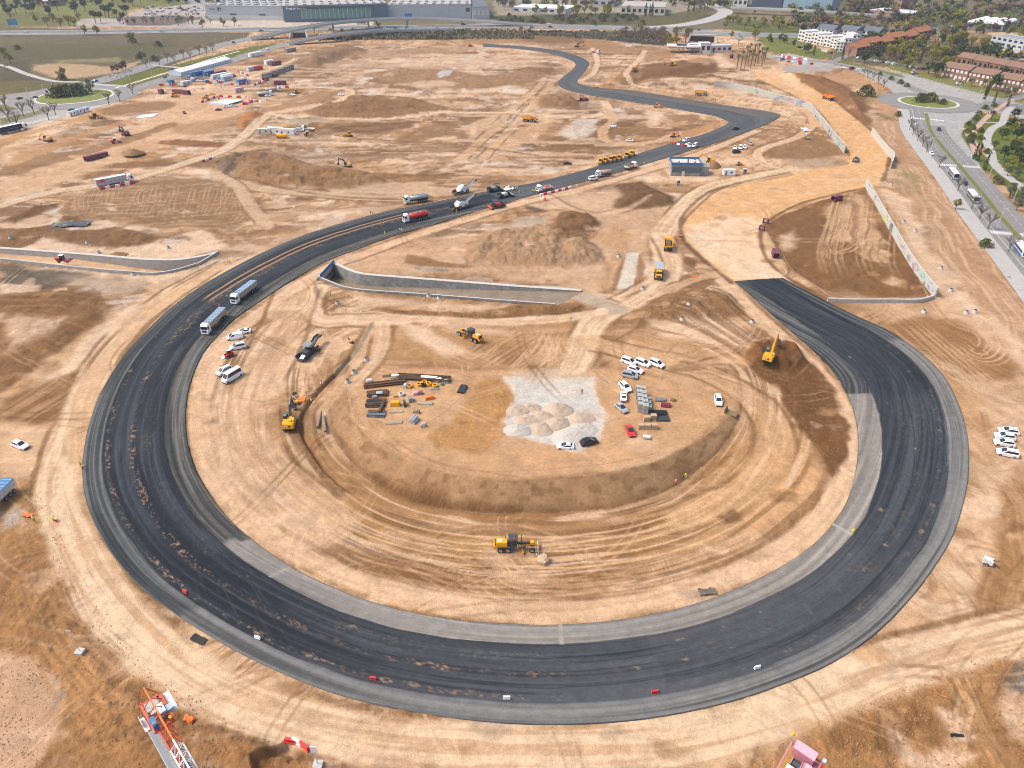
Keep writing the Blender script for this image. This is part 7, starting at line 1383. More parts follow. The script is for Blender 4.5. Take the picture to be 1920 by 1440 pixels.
# tape fences round the yards: thin posts with a ribbon
def tape(pix, label, m, step=4.0):
    q = crom(W2(pix), 5); o = obj('tape_fence', None); tag(o, label, 'tape fence'); z = H(q[:, 0], q[:, 1]); o.location = (q[0,0], q[0,1], z[0]); r_ = MB(); p_ = MB(); L = np.concatenate([[0], np.cumsum(np.hypot(*np.diff(q, axis=0).T))])
    pt = [(np.interp(t, L, q[:,0])-q[0,0], np.interp(t, L, q[:,1])-q[0,1], np.interp(t, L, z)-z[0]) for t in np.arange(0, L[-1], step)]
    for i, a in enumerate(pt):
        p_.tube(a, (a[0],a[1],a[2]+1.05), .03, WOOD, 5)
        if i: b = pt[i-1]; mid_ = [(a[k]+b[k])/2 for k in range(3)]; r_.beam((b[0],b[1],b[2]+.95), (mid_[0],mid_[1],mid_[2]+.8), .02, .10, m); r_.beam((mid_[0],mid_[1],mid_[2]+.8), (a[0],a[1],a[2]+.95), .02, .10, m)
    obj('ribbon', r_.mesh('ribbon'), o); obj('posts', p_.mesh('posts'), o)['kind'] = 'stuff'
TAPE = mat('tape_red_white', (.62,.30,.24), .6, noise_amt=.4, scale=2); TAPEO = mat('tape_orange', (.70,.22,.08), .6, noise_amt=.2)
tape([(652,706),(652,735),(660,770),(690,815),(740,850),(800,872),(860,886),(945,889),(1040,884),(1140,874),(1220,858),(1250,845)], 'red and white tape fence along the rim of the plateau', TAPE)
tape([(680,730),(700,708),(740,696),(850,702),(890,712),(960,712),(966,738),(945,780),(935,830),(905,848),(850,840),(800,824)], 'red and white tape fence round the steel yard and the ochre patch', TAPE); tape([(700,788),(755,808),(800,800),(850,764),(896,716)], 'red and white tape fence between the steel yard and the ochre patch', TAPE)
tape([(1190,730),(1230,733),(1270,742),(1278,770)], 'red and white tape fence round the pallet yard', TAPE); tape([(1176,472),(1168,490),(1140,538),(1190,545),(1205,540),(1216,500),(1216,470)], 'red and white tape fence round the white culvert strip', TAPE); tape([(1739,1280),(1752,1270),(1784,1295),(1772,1312),(1758,1310),(1739,1280)], 'orange net fence round a pit at lower right', TAPEO, 1.6); tape([(1877,1278),(1896,1250),(1920,1225),(1945,1200)], 'orange net fence at the right edge', TAPEO, 2.0)
tape([(1462,462),(1480,505),(1530,540),(1575,566),(1700,562),(1752,552)], 'red tape fence along the bottom of the brown triangle', TAPE)
# tarps and odd pieces
def sheet(u, v, d, L, Wd, m, label, name='tarpaulin', h=.35, seed=0):
    r_ = random.Random(seed); nx, ny = 8, 5; mb = MB(); vs = []; top = []
    for j in range(ny + 1):
        for i in range(nx + 1): vs.append(((i/nx-.5)*L*(1 + r_.uniform(-.06,.06)), (j/ny-.5)*Wd*(1 + r_.uniform(-.1,.1)), .12 + h*r_.random()))
    fs = [(j*(nx+1)+i, j*(nx+1)+i+1, (j+1)*(nx+1)+i+1, (j+1)*(nx+1)+i) for j in range(ny) for i in range(nx)]; mb.add(vs, fs, m, True); mb.add([(x,y,-.1) for x,y,z in vs], [f[::-1] for f in fs], m)
    q = obj(name, mb.mesh(name)); q.location = at(u, v); q.rotation_euler = (0,0,head(u, v, *d)); tag(q, label, name.replace('_', ' ')); return q
sheet(133, 422, (1,-.05), 15, 6, BLACK, 'black and olive tarpaulin over a pit on the left', 'tarpaulin', .8, 1); sheet(120, 421, (1,-.1), 7, 5, mat('olive_tarp', (.22,.2,.1), .8), 'olive tarpaulin beside the black one on the left', 'tarpaulin', .6, 2)
sheet(373, 1200, (10,5), 2.9, 1.4, mat('asphalt_patch', (.03,.03,.032), .9), 'dark asphalt patch spilled beside the outer track edge', 'asphalt_heap', .25, 3); sheet(670*0+568, 749, (2,-6), 2.4, 1.4, ORANGE, 'bright orange sheet on the sand by the trench', 'tarpaulin', .2, 4); sheet(1795, 1380, (10,1), 1.9, .5, BLACK, 'small black strip on the sand at lower right', 'rubber_strip', .2, 5); sheet(1325, 1111, (10,-1), 3.4, 1.6, mat('rubble_dark', (.14,.11,.09), .9), 'dark rubble pile at the inner track edge', 'rubble_heap', .6, 6)
sheet(1510, 244, (6,5), 8, 4, LGREY, 'pale plastic sheeting behind the graffiti wall', 'plastic_sheet', .8, 7); sheet(1514, 261, (1,0), 4, 2, DKG, 'black sheet on the brown mound by the graffiti wall', 'tarpaulin', .4, 8); sheet(53, 967, (1,.1), 2.4, 1.2, ORANGE, 'orange bag lying on the grey patch at the left', 'big_bag', .5, 9); sheet(354, 1350, (10,3), 1.6, 1.0, ORANGE, 'orange bag near the red and white crane', 'big_bag', .6, 10); sheet(106, 978, (1,0), .8, .5, RED, 'small red bag beside the bending person', 'big_bag', .5, 11); sheet(1302, 519, (1,0), 2.0, 1.0, ORANGE, 'orange net scrap below the haul road fork', 'net_scrap', .2, 12); sheet(1275, 443, (1,0), 2, 1.2, ORANGE, 'orange net scrap left of the orange straight', 'net_scrap', .3, 13)
K_ = Kit(); K_.part('body').box((0,0,.9), (1.8,1.2,1.1), LGREY, top=(.9,.9,0)); K_.part('drawbar').beam((-.9,0,.5), (-2.2,.2,.4), .1, .1, DKG); K_.part('mast').beam((-.6,0,1.4), (-1.5,.9,2.4), .14, .14, DKG)
for y in (-1, 1): K_.part('wheel').wheel((0,y*.7,.33), .33, .2, TYRE, HUB); K_.part('outrigger').beam((.3,y*.5,.5), (.6,y*1.5,.15), .08, .08, DKG)
put(dict(kit=K_, meshes=None, one=None), 'lighting_tower', 'small white trailer generator with folded mast on the sand right of the curve', 'generator', 1850, 1057, (-10,-4)); K_ = Kit(); K_.part('engine').box((0,0,.8), (.9,.7,.5), YEL); K_.part('plate').box((.1,0,.2), (1.2,.8,.3), DKG); K_.part('handle').beam((-.4,0,.9), (-1.2,0,1.5), .08, .5, DKG); put(dict(kit=K_, meshes=None, one=None), 'plate_compactor', 'small yellow plate compactor alone left of the trench', 'compactor', 659, 643, (1,.3)); put(dict(kit=K_, meshes=None, one=None), 'plate_compactor', 'small yellow plate compactor beside the digging excavator', 'compactor', 558, 757, (1,.3))
K_ = Kit(); K_.part('blade').prism([(-1.5,0),(1.5,0),(1.7,1.3),(1.5,1.4),(1.2,.2),(-1.5,.2)], -1.1, 1.1, mat('bucket_brown', (.2,.13,.07), .8)); put(dict(kit=K_, meshes=None, one=None), 'digger_bucket', 'brown spare digger bucket lying at the plateau tip', 'bucket', 1371, 775, (-10,-3)); put(dict(kit=K_, meshes=None, one=None), 'digger_bucket', 'dark spare bucket on the sand above the excavator', 'bucket', 555, 742, (-6,-6), None, 0, .55)
K_ = Kit(); K_.part('tray').box((0,0,.5), (1.6,1.0,.5), LGREY, top=(1.1,1.1,0)); K_.part('frame').box((0,0,.2), (1.4,.8,.15), RED); put(dict(kit=K_, meshes=None, one=None), 'site_trolley', 'small trolley with white sacks below the tan pallets', 'trolley', 1212, 822, (1,.1))
# ================================================================ the city round the site
ASPH = mat('asphalt_road', (.20,.19,.18), .85, noise_amt=.12, scale=.15); PAVM = mat('paving', (.36,.345,.325), .85, noise_amt=.08, scale=.3); CYC = mat('cycle_red', (.42,.27,.20), .85, noise_amt=.08, scale=.3); LINE = mat('road_paint', (.72,.72,.70), .6); KERB = mat('kerb', (.50,.49,.46), .8)
def off(q, d):
    g = np.gradient(q, axis=0); return q + np.stack([-g[:, 1], g[:, 0]], 1) / (np.hypot(*g.T)[:, None] + 1e-9) * -d
def ribbon(name, q, wid, z, m, sm=True, zz=None, dash=None):
    q = crom(q, 6) if sm else np.asarray(q, float); a = off(q, wid/2); b = off(q, -wid/2); n = len(q)
    h = lambda p: (H(p[:, 0], p[:, 1]) if zz is None else np.interp(np.arange(n), np.linspace(0, n-1, len(zz)), zz)) + z
    v = np.concatenate([np.column_stack([a, h(a)]), np.column_stack([b, h(b)])]); f = np.array([[i, n+i, n+i+1, i+1] for i in range(n-1)])
    return structure(name, raw_mesh(name, v, f, None, False), m), q
def dashes(q, d, L, gap, w_, name='lane_marking', z=.26, zz=None):
    q = off(q, d); s = np.concatenate([[0], np.cumsum(np.hypot(*np.diff(q, axis=0).T))]); mb = MB(); t = 0
    while t < s[-1] - L:
        p = [np.array([np.interp(k, s, q[:, 0]), np.interp(k, s, q[:, 1])]) for k in (t, t+L)]; e = p[1]-p[0]; nn = np.array([-e[1], e[0]]) / (np.hypot(*e)+1e-9)*w_/2; zc = z if zz is None else z + np.interp(t, [0, s[-1]], zz)
        mb.quad((*(p[0]-nn), zc), (*(p[1]-nn), zc), (*(p[1]+nn), zc), (*(p[0]+nn), zc), LINE); t += L+gap
    o = obj(name, mb.mesh(name)); o['kind'] = 'structure'
px = lambda a: np.stack(P(*np.asarray(a, float).T), 1)
# right boulevard
MED = crom(px([(1733,206),(1737,216),(1745,246),(1770,279),(1799,312),(1842,363),(1876,406),(1912,448),(1962,505),(2030,585)]), 6)
for nm, d, w_, z, m in (('pavement',13.2,6.5,.14,PAVM),('road',5.6,9.2,.12,ASPH),('road',-5.0,8.0,.12,ASPH),('cycle_path',-19.5,3.2,.13,CYC)): ribbon(nm, off(MED, d)[2 if d > 0 else 10:], w_, z, m, False)
ribbon('grass_verge', MED[5:], 1.9, .2, mat('verge_grass', (.13,.14,.03), .9, noise_amt=.3, scale=.8), False)
dashes(MED, -5.0, 2, 4, .2); dashes(MED, 4.0, 2, 4, .2); dashes(MED, 7.6, 30, 2, .15)
for u, v in ((1738,223),(1801,311),(1896,442)):
    i = int(np.argmin(np.hypot(*(MED - np.array(P(u, v))).T))); e = MED[min(i+2, len(MED)-1)] - MED[i-2]; e /= np.hypot(*e); n_ = np.array([-e[1], e[0]]); mb = MB()
    for k in list(range(-9, -1)) + list(range(2, 10)):
        c = MED[i] + n_*k*1.0; mb.box((c[0], c[1], .25), (3.6, .5, .01), LINE, rz=math.atan2(e[1], e[0]))
    o = obj('zebra_crossing', mb.mesh('zebra_crossing')); o['kind'] = 'structure'
def disc(name, u, v, r, z, m, el=1.0, r0=0):
    c = at(u, v); n = 48; mb = MB(); ang = [2*math.pi*i/n for i in range(n)]
    if r0: mb.add([(c.x+r*math.cos(a), c.y+r*math.sin(a), c.z+z) for a in ang] + [(c.x+r0*math.cos(a), c.y+r0*math.sin(a), c.z+z) for a in ang], [(i,(i+1) % n,n+(i+1) % n,n+i) for i in range(n)], m)
    else: mb.loft([[(c.x+r*math.cos(a), c.y+r*math.sin(a), c.z-.3) for a in ang], [(c.x+r*math.cos(a), c.y+r*math.sin(a), c.z+z) for a in ang]], m)
    o = obj(name, mb.mesh(name)); o['kind'] = 'structure'
GRS = mat('lawn', (.15,.17,.03), .9, noise_amt=.25, scale=.3)
disc('roundabout_road', 1740, 192, 32, .13, ASPH, 1, 19); disc('roundabout_kerb', 1740, 192, 19.3, .17, KERB); disc('roundabout_lawn', 1740, 192, 17.4, .3, GRS)
ribbon('road', px([(1735,175),(1712,166),(1685,152),(1650,138),(1605,126),(1560,118),(1500,112),(1450,108)]), 9, .11, ASPH); ribbon('road', px([(1760,195),(1800,198),(1850,196),(1920,180),(2000,160)]), 8, .11, ASPH); ribbon('road', px([(1560,117),(1580,108),(1600,100),(1590,92)]), 7, .10, ASPH)
ribbon('cycle_path', px([(1830,290),(1822,262),(1832,240),(1856,215),(1880,198),(1900,186)]), 3.2, .13, CYC); ribbon('footpath', px([(1960,380),(1915,350),(1880,325),(1862,305),(1858,285),(1850,262),(1860,242),(1880,230),(1886,212),(1900,200)]), 4.5, .16, PAVM); ribbon('footpath', px([(1806,228),(1850,230),(1920,232),(1980,234)]), 2, .19, PAVM)
# left avenue
ALO = px([(-60,205),(0,196),(40,187),(70,178)]); disc('roundabout_road', 140, 181, 42, .13, ASPH, 1, 26); disc('roundabout_kerb', 140, 181, 26.2, .17, KERB); disc('roundabout_lawn', 140, 181, 24, .3, GRS)
A1, _ = ribbon('road', px([(-80,192),(60,176),(120,164),(180,154),(240,136),(300,117.5),(425,82),(475,71),(520,62),(560,56)]), 18, .11, ASPH); dashes(_, 0, 3, 6, .3)
A2, _ = ribbon('road', px([(-80,228),(0,214),(60,203),(150,190),(250,167),(310,148.5),(390,128),(450,109),(500,93),(560,77)]), 14, .11, ASPH); dashes(_, 0, 3, 6, .3)
ribbon('footpath', px([(215,166),(280,147),(340,129),(400,110),(450,96)]), 2, .2, CREAM)
ribbon('pavement', px([(-80,262),(0,244),(80,226),(160,206),(230,184),(260,172)]), 7, .12, PAVM); ribbon('footpath', px([(285,122),(340,128),(390,130)]), 4, .21, PAVM); ribbon('footpath', px([(170,158),(200,160),(245,163)]), 5, .21, PAVM); ribbon('footpath', px([(-40,118),(10,124),(50,139),(100,152),(150,154)]), 5, .1, PAVM)
# motorway and ramps
MW, q = ribbon('motorway', px([(-500,66),(-100,64),(0,62),(150,61),(300,58.5),(470,56),(600,53.5),(720,52),(840,50.5),(960,49.5),(1100,51),(1200,55),(1300,60),(1400,65),(1520,68),(1640,72)]), 38, .3, ASPH)
for d in (-12, -8, 8, 12): dashes(q, d, 6, 10, .4, 'lane_marking', .45)
mb = MB(); bq = off(q, 0)
for i in range(0, len(bq)-1): mb.beam((*bq[i], 1.1), (*bq[i+1], 1.1), .5, 1.0, KERB)
tag(obj('crash_barrier', mb.mesh('crash_barrier')), 'long pale crash barrier down the middle of the motorway', 'barrier')
def flyover(pix, zs, wid, label):
    z = np.interp(np.arange(len(pix)), np.linspace(0, len(pix)-1, len(zs)), zs); q = np.array([P(u, v, zz) for (u, v), zz in zip(pix, z)]); q = crom(np.column_stack([q, z]), 5); z = q[:, 2]; q = q[:, :2]; a, b = off(q, wid/2), off(q, -wid/2); n = len(q)
    o = obj('flyover', None); tag(o, label, 'bridge'); o.location = (*q[n//2], 0); sh = lambda nm, mb: setattr(obj(nm, mb.mesh(nm), o), 'location', (-q[n//2][0], -q[n//2][1], 0))
    m = MB(); m.loft([[(*a[i], z[i]-1.6), (*b[i], z[i]-1.6), (*b[i], z[i]), (*a[i], z[i])] for i in range(n)], CONC); sh('deck', m)
    m = MB(); m.loft([[(*off(q, wid/2-.6)[i], z[i]+.01), (*off(q, -wid/2+.6)[i], z[i]+.01), (*off(q, -wid/2+.6)[i], z[i]+.05), (*off(q, wid/2-.6)[i], z[i]+.05)] for i in range(n)], ASPH); sh('roadway', m)
    for e in (a, b): m = MB(); m.loft([[(*(e[i]*.999+q[i]*.001), z[i]), (*(e[i]*.96+q[i]*.04), z[i]), (*(e[i]*.96+q[i]*.04), z[i]+1.0), (*(e[i]*.999+q[i]*.001), z[i]+1.0)] for i in range(n)], KERB); sh('parapet', m)
    for i in range(4, n-2, 7):
        if z[i] > 4: m = MB(); m.box((*q[i], (z[i]-1.7)/2), (1.6,3.5,z[i]-1.7), CONC); sh('pier', m)
flyover([(470,73),(520,62),(560,53),(600,46),(640,41),(690,37),(740,34.5),(800,34.5),(880,38),(940,42),(1000,47)], [1,5,8,9,9,9,9,8,6,4,1], 10, 'concrete flyover curving over the motorway in front of the exhibition hall')
flyover([(540,82),(580,73),(620,66),(660,61),(710,57.5),(780,56),(860,56)], [1,4,6,6,5,3,1], 9, 'lower concrete ramp over two dark underpasses left of the motorway'); flyover([(1370,14),(1430,16),(1500,19),(1580,24),(1700,32)], [7,7,7,6,3], 10, 'distant bridge in front of the blue glass offices')
ribbon('road', px([(1200,53),(1260,49),(1310,42),(1345,32),(1360,22),(1345,14),(1330,8)]), 20, .2, mat('new_road', (.36,.34,.32), .85)); ribbon('road', px([(1145,72),(1150,65),(1170,60),(1200,58)]), 9, .2, ASPH)
def tunnel(u, v, L, hh, d, label):
    o = local('underpass', label, 'underpass', u, v, d); m = MB(); m.box((0,2,hh+.6), (L+3,4,1.4), CONC); obj('lintel', m.mesh('lintel'), o); m = MB(); m.box((0,3.6,hh/2), (L,.6,hh), BLACK); obj('opening', m.mesh('opening'), o)  # opening is a solid black box, the shade inside given as colour
    for s in (-1, 1): m = MB(); m.hexa([(s*L/2,0,0),(s*(L/2+1),0,0),(s*(L/2+3),-7,0),(s*(L/2+2),-7,0),(s*L/2,0,hh+1),(s*(L/2+1),0,hh+1),(s*(L/2+3),-7,.4),(s*(L/2+2),-7,.4)][::1], CONC); obj('wing_wall', m.mesh('wing_wall'), o)
tunnel(561, 71, 14, 5, (1,-.02), 'dark underpass opening under the flyover, left of two'); tunnel(622, 75, 22, 5, (1,-.02), 'dark underpass opening under the ramp, right of two'); tunnel(1316, 79, 24, 5.5, (1,.03), 'dark wide underpass below the motorway near the fuel station')
# ---------------------------------------------------------------- trees
def leafm(n, c): return mat(n, c, .8, noise_amt=.45, scale=.9, spec=.2)
LF = dict(oak=leafm('evergreen_leaf', (.055,.078,.034)), spring=leafm('spring_leaf', (.24,.22,.04)), olive=leafm('olive_leaf', (.13,.15,.085)), pine=leafm('pine_leaf', (.030,.052,.030)), bare=leafm('twigs', (.135,.11,.09)), cypress=leafm('cypress_leaf', (.022,.040,.020)), plum=leafm('plum_leaf', (.15,.065,.06)), shrub=leafm('shrub_leaf', (.12,.13,.05)), palm=leafm('palm_leaf', (.16,.14,.07)), yellow=leafm('yellow_leaf', (.28,.22,.02)), brown=leafm('brown_twigs', (.17,.12,.085)), white=leafm('blossom', (.5,.48,.44)))
BARK = mat('bark', (.10,.075,.055), .9)
def tree_kit(kind, seed):
    r = random.Random(seed * 31 + len(kind)); K = Kit(); t = K.part('trunk'); c = K.part('crown'); lf = LF[kind]
    def leaf(p, s):
        u = Vector((r.gauss(0,1), r.gauss(0,1), r.gauss(0,1))).normalized(); v = u.orthogonal().normalized(); w_ = u.cross(v); a = r.random()*6.28; e = (v*math.cos(a)+w_*math.sin(a))*s; f = (w_*math.cos(a)-v*math.sin(a))*s*r.uniform(.5,1)
        c.add([p-e-f*.3, p+f, p+e-f*.3, p-f*.9], [(0,1,2,3)], lf)
    if kind in ('bare', 'brown'):
        t.tube((0,0,0), (0,0,.3), .022, BARK, 6, .016)
        def br(p, d, L, rad, k):
            q = p + d*L; c.tube(p, q, rad, lf, 4, rad*.6, False)
            if k:
                for i in range(3 if k > 1 else 4): br(q - d*L*r.uniform(0,.45), (d + Vector((r.gauss(0,.55), r.gauss(0,.55), r.uniform(-.05,.45)))).normalized(), L*r.uniform(.55,.8), rad*.55, k-1)
        for i in range(5): a = i*1.26+r.random(); br(Vector((0,0,.26)), Vector((math.cos(a)*.6, math.sin(a)*.6, 1)).normalized(), .24, .019, 3)
        return K
    if kind == 'palm':
        t.tube((0,0,0), (0,0,.86), .03, mat('palm_trunk', (.22,.16,.10), .9), 7, .045)
        for i in range(44):
            a = r.random()*6.28; dr = r.uniform(-.25,.12); p = Vector((0,0,.86)); q = p + Vector((math.cos(a)*.1, math.sin(a)*.1, .05+dr*.2)); s_ = p + Vector((math.cos(a)*.2, math.sin(a)*.2, dr)); n = Vector((-math.sin(a), math.cos(a), 0))*.025
            c.add([p-n*.3, q-n, s_, q+n], [(0,1,2,3)], lf)
        return K
    if kind == 'cypress':
        t.tube((0,0,0), (0,0,.3), .02, BARK, 6)
        for i in range(330): z = r.uniform(.06,1) ; rr = .13*math.sin(min(1, (1-z)*1.6+.06)*1.57)*math.sqrt(r.random()); a = r.random()*6.28; leaf(Vector((rr*math.cos(a), rr*math.sin(a), z)), .03)
        return K
    if kind == 'shrub':
        t.tube((0,0,0), (0,0,.4), .03, BARK, 5)
        for i in range(300): a = r.random()*6.28; z = r.random(); rr = .75*math.sqrt(r.random())*(1-z*z*.7)*(1+.3*math.sin(a*3+seed)); leaf(Vector((rr*math.cos(a), rr*math.sin(a), .1+z*.8)), .11)
        return K
    zc, rx, rz = {'pine':(.78,.42,.22), 'olive':(.6,.42,.36)}.get(kind, (.6,.40,.38))
    t.tube((0,0,0), (.01,0,zc-.1), .035, BARK, 7, .022); bl = []
    for i in range(11):
        a = r.random()*6.28; z = r.uniform(-.8,.9); q = math.sqrt(max(0,1-z*z))*r.uniform(.5,.95); p = Vector((rx*.8*q*math.cos(a), rx*.8*q*math.sin(a), zc + rz*.75*z)); bl.append((p, r.uniform(.11,.2)))
        if i < 6: t.tube((.005,0,zc-.25), tuple(p), .014, BARK, 5, .006)
    for p, s in bl:
        for i in range(52): d = Vector((r.gauss(0,1), r.gauss(0,1), r.gauss(0,.8))); d = d.normalized()*s*r.uniform(.35,1.1); leaf(p + d, .042*r.uniform(.7,1.3))
    return K
TK = {}
def tree(kind, u, v, h, label, group=None, one=None):
    k = (kind, random.randrange(3)); 
    if k not in TK: TK[k] = dict(kit=tree_kit(*k), meshes=None, one=None)
    nm = {'cypress':'cypress_tree','palm':'palm_tree','shrub':'shrub','pine':'pine_tree','bare':'bare_tree','brown':'bare_tree'}.get(kind, 'tree')
    return spawn(TK[k], nm, label, 'shrub' if kind == 'shrub' else 'tree', at(u, v), random.random()*6.28, group, h, v < 62 if one is None else one)
for i, (u, v) in enumerate([(1705,244),(1711,254),(1720,264),(1729,275),(1737,286),(1760,315),(1795,359),(1821,392),(1836,411),(1852,429),(1890,472)]): tree('bare', u, v, 9, f'bare street tree on the boulevard pavement, {["first","second","third","fourth","fifth","sixth","seventh","eighth","ninth","tenth","eleventh"][i]} down from the right roundabout', 'bare street trees along the right boulevard')
for i, (u, v) in enumerate([(1619,143),(1626,146),(1636,151),(1646,158),(1656,164)]): tree('bare', u, v, 8.5, f'bare street tree above the right roundabout, {["first","second","third","fourth","fifth"][i]} along the pavement from the far end', 'bare street trees above the right roundabout')
def grove(kind, pts, h, label, one=None):
    for p in pts: tree(kind, p[0], p[1], (p[2] if len(p) > 2 else h)*random.uniform(.88,1.12), label, label, one)
grove('oak', [(1878,262),(1890,246),(1905,262),(1915,245),(1905,300),(1918,290),(1895,290),(1925,320),(1910,312),(1880,300),(1935,270),(1930,235),(1900,225),(1925,350)], 8, 'dark round evergreen tree in the park right of the boulevard')
grove('olive', [(1888,330),(1905,338),(1892,372),(1915,372),(1880,315),(1862,282),(1858,225),(1905,395),(1893,366)], 6, 'grey-green olive tree on the park lawns right of the boulevard')
grove('spring', [(1895,280),(1908,278),(1918,262),(1898,316),(1895,248),(1925,300)], 6.5, 'fresh yellow-green tree among the park evergreens')
grove('cypress', [(1825,300),(1831,302),(1845,319),(1888,200),(1862,195),(1845,187),(1848,180),(1579,112),(1707,118),(1724,120),(1525,104)], 9, 'slim dark cypress along the right-hand roads')
grove('shrub', [(1815,235),(1822,258),(1818,268),(1812,250),(1830,222),(1846,205),(1872,345),(1850,288),(1838,262),(1822,243),(1835,215),(1868,338),(1700,163),(1688,157),(1670,150),(1650,141),(1818,262),(1826,228),(1864,201),(1838,248)], 3.0, 'low dark shrub in the verge beds along the right boulevard')
tree('shrub', 1744, 191, 6.5, 'broad clipped bush on the left half of the right roundabout'); tree('shrub', 1724, 192, 6.5, 'clipped bush at the left end of the right roundabout'); tree('shrub', 1766, 196, 4, 'small dark bush at the right of the right roundabout')
for i, (u, v) in enumerate([(108,183),(120,181),(132,180),(145,179),(153,178)]): tree('shrub', u, v, 8.5, f'dark bush of the clump on the left roundabout, {["leftmost","second from left","middle","second from right","rightmost"][i]}', 'dark bushes on the left roundabout')
tree('olive', 172, 172, 9, 'pale green tree at the right of the left roundabout'); tree('shrub', 1623, 180, 8, 'green bush on the sand slope above the orange embankment'); tree('shrub', 1683, 218, 3.4, 'dark bush on the slope edge below the right roundabout'); tree('spring', 1791, 392, 5, 'round yellow-green bush on the sand by the bus lane'); tree('shrub', 1846, 463, 3.6, 'thin yellow-green shrub on the sand near the lowest bus')
grove('bare', [(225,190),(250,178),(205,197),(0,225),(18,228),(45,218),(65,214),(92,225),(12,205),(35,240),(105,216)], 12, 'bare tree beside the left roundabout and avenue')
grove('bare', [(275,128),(300,123),(315,116),(328,119),(345,110),(358,112),(375,104),(388,102),(400,99)], 11, 'bare tree along the left avenue verge')
grove('plum', [(213,138),(222,137),(230,133),(236,131),(225,44),(240,46),(252,46)], 7, 'purple-leaved tree beside the left avenue', None); grove('shrub', [(262,110),(266,106),(290,115),(298,87),(250,80),(33,93),(360,132),(118,150)], 5, 'lone bush in the dry field at upper left')
grove('spring', [(160,66),(183,66),(20,118),(8,110),(248,83),(118,150),(130,48),(70,44),(100,42),(140,50),(115,52),(90,50),(150,40),(20,30),(335,48),(380,52),(420,50),(440,48),(590,62),(710,54)], 11, 'yellow-green tree at upper left near the motorway', True)
rt = random.Random(5)
grove('pine', [(rt.uniform(-40,250), rt.choice([3,6,9,12,15,19,23,27,30,33])+rt.uniform(-2,2)) for i in range(52)] + [(250,12),(265,8),(290,2),(180,44),(190,43),(232,45),(205,34),(220,36)], 12, 'dark pine in the green parkland at upper left', True)
grove('brown', [(rt.uniform(225,400), rt.uniform(34,48)) for i in range(26)], 10, 'brown leafless tree by the car parks left of the exhibition hall', True)
grove('brown', [(rt.uniform(1165,1290), 66 + rt.uniform(0,16)) for i in range(34)], 13, 'brown leafless tree in the copse below the motorway', True)
grove('spring', [(1200,62),(1265,66),(1290,72),(1250,82),(1268,84),(1255,90),(1415,76),(1420,60)] + [(rt.uniform(1000,1180), rt.uniform(22,32)) for i in range(22)], 11, 'yellow-green tree above and below the motorway', True)
grove('shrub', [(rt.uniform(935,1210), rt.uniform(30,46)) for i in range(46)], 5, 'green shrub on the bank above the motorway', True)
grove('cypress', [(1054,24),(1218,30),(1222,31),(1210,32),(858,30),(862,29),(1300,22),(1290,24)], 15, 'tall dark cypress above the motorway', True); grove('bare', [(1320,20),(1326,18),(1312,24),(1306,18),(955,14),(945,18),(960,22),(935,12)], 18, 'tall bare poplar near the motorway junction', True)
grove('spring', [(rt.uniform(1355,1480), rt.uniform(40,60)) for i in range(30)] + [(1370,72),(1440,78),(1460,56)], 8, 'yellow-green tree in the park by the motorway junction', True)
grove('oak', [(1470,82),(1462,78),(1487,88),(1510,100),(1515,98),(1445,84)] + [(rt.uniform(1620,1690), rt.uniform(70,80)) for i in range(14)], 8, 'dark evergreen tree beside the white townhouses', True); tree('white', 1385, 82, 10, 'white blossoming tree below the motorway embankment')
grove('spring', [(1690,104),(1700,100),(1675,108),(1665,112),(1720,92),(1710,96),(1755,105),(1762,112),(1690,112),(1780,90),(1800,84),(1820,90),(1840,95),(1745,125),(1770,135),(1700,130),(1890,70),(1830,62),(1790,60),(1900,90)], 13, 'large yellow-green tree between the terraces at right')
grove('oak', [(1775,115),(1800,104),(1815,108),(1828,108),(1842,108),(1855,110),(1640,115),(1648,112),(1620,118),(1752,142),(1740,138),(1880,150),(1865,170),(1755,145),(1790,96),(1860,100)], 11, 'dark evergreen tree between the terraces at right'); grove('brown', [(1655,118),(1680,118),(1735,108),(1745,110),(1750,95),(1660,108),(1720,118),(1782,112),(1810,118),(1830,120),(1590,108),(1570,70),(1540,62),(1520,60)], 12, 'brown leafless tree between the terraces at right'); tree('yellow', 1853, 168, 9, 'bright yellow tree in front of the brown terraces'); grove('olive', [(1820,162),(1845,165),(1800,150),(1830,155),(1885,182),(1900,178)], 7, 'grey-green tree in front of the brown terraces')
def woods(name, label, pts):
    g = np.random.default_rng(4); mb = {}; V = []; Fm = []; mats = []
    for kind, u, v, h in pts:
        x, y = P(u, v); n = 130; b = g.normal(0, 1, (6, 3)); b /= np.linalg.norm(b, axis=1)[:, None]; c = b[g.integers(0, 6, n)] * [.26, .26, .22] + g.normal(0, .1, (n, 3)) + [0, 0, .58]
        s = .075 * g.uniform(.7, 1.4, (n, 1)); e = g.normal(0, 1, (n, 3)); e /= np.linalg.norm(e, axis=1)[:, None]; f = np.cross(e, g.normal(0, 1, (n, 3))); f /= np.linalg.norm(f, axis=1)[:, None]
        q = np.stack([c - e*s, c + f*s, c + e*s, c - f*s], 1) * h * g.uniform(.8, 1.2); q[:, :, 2] = np.maximum(q[:, :, 2], .1); V.append((q + [x, y, 0]).reshape(-1, 3)); m = LF[kind]
        if m not in mats: mats.append(m)
        Fm.append(np.full(n, mats.index(m)))
    V = np.concatenate(V); me = raw_mesh(name, V, np.arange(len(V)).reshape(-1, 4), None, False)
    for m in mats: me.materials.append(m)
    me.polygons.foreach_set('material_index', np.concatenate(Fm).astype(np.int32)); o = obj(name, me); tag(o, label, 'woodland'); o['kind'] = 'stuff'
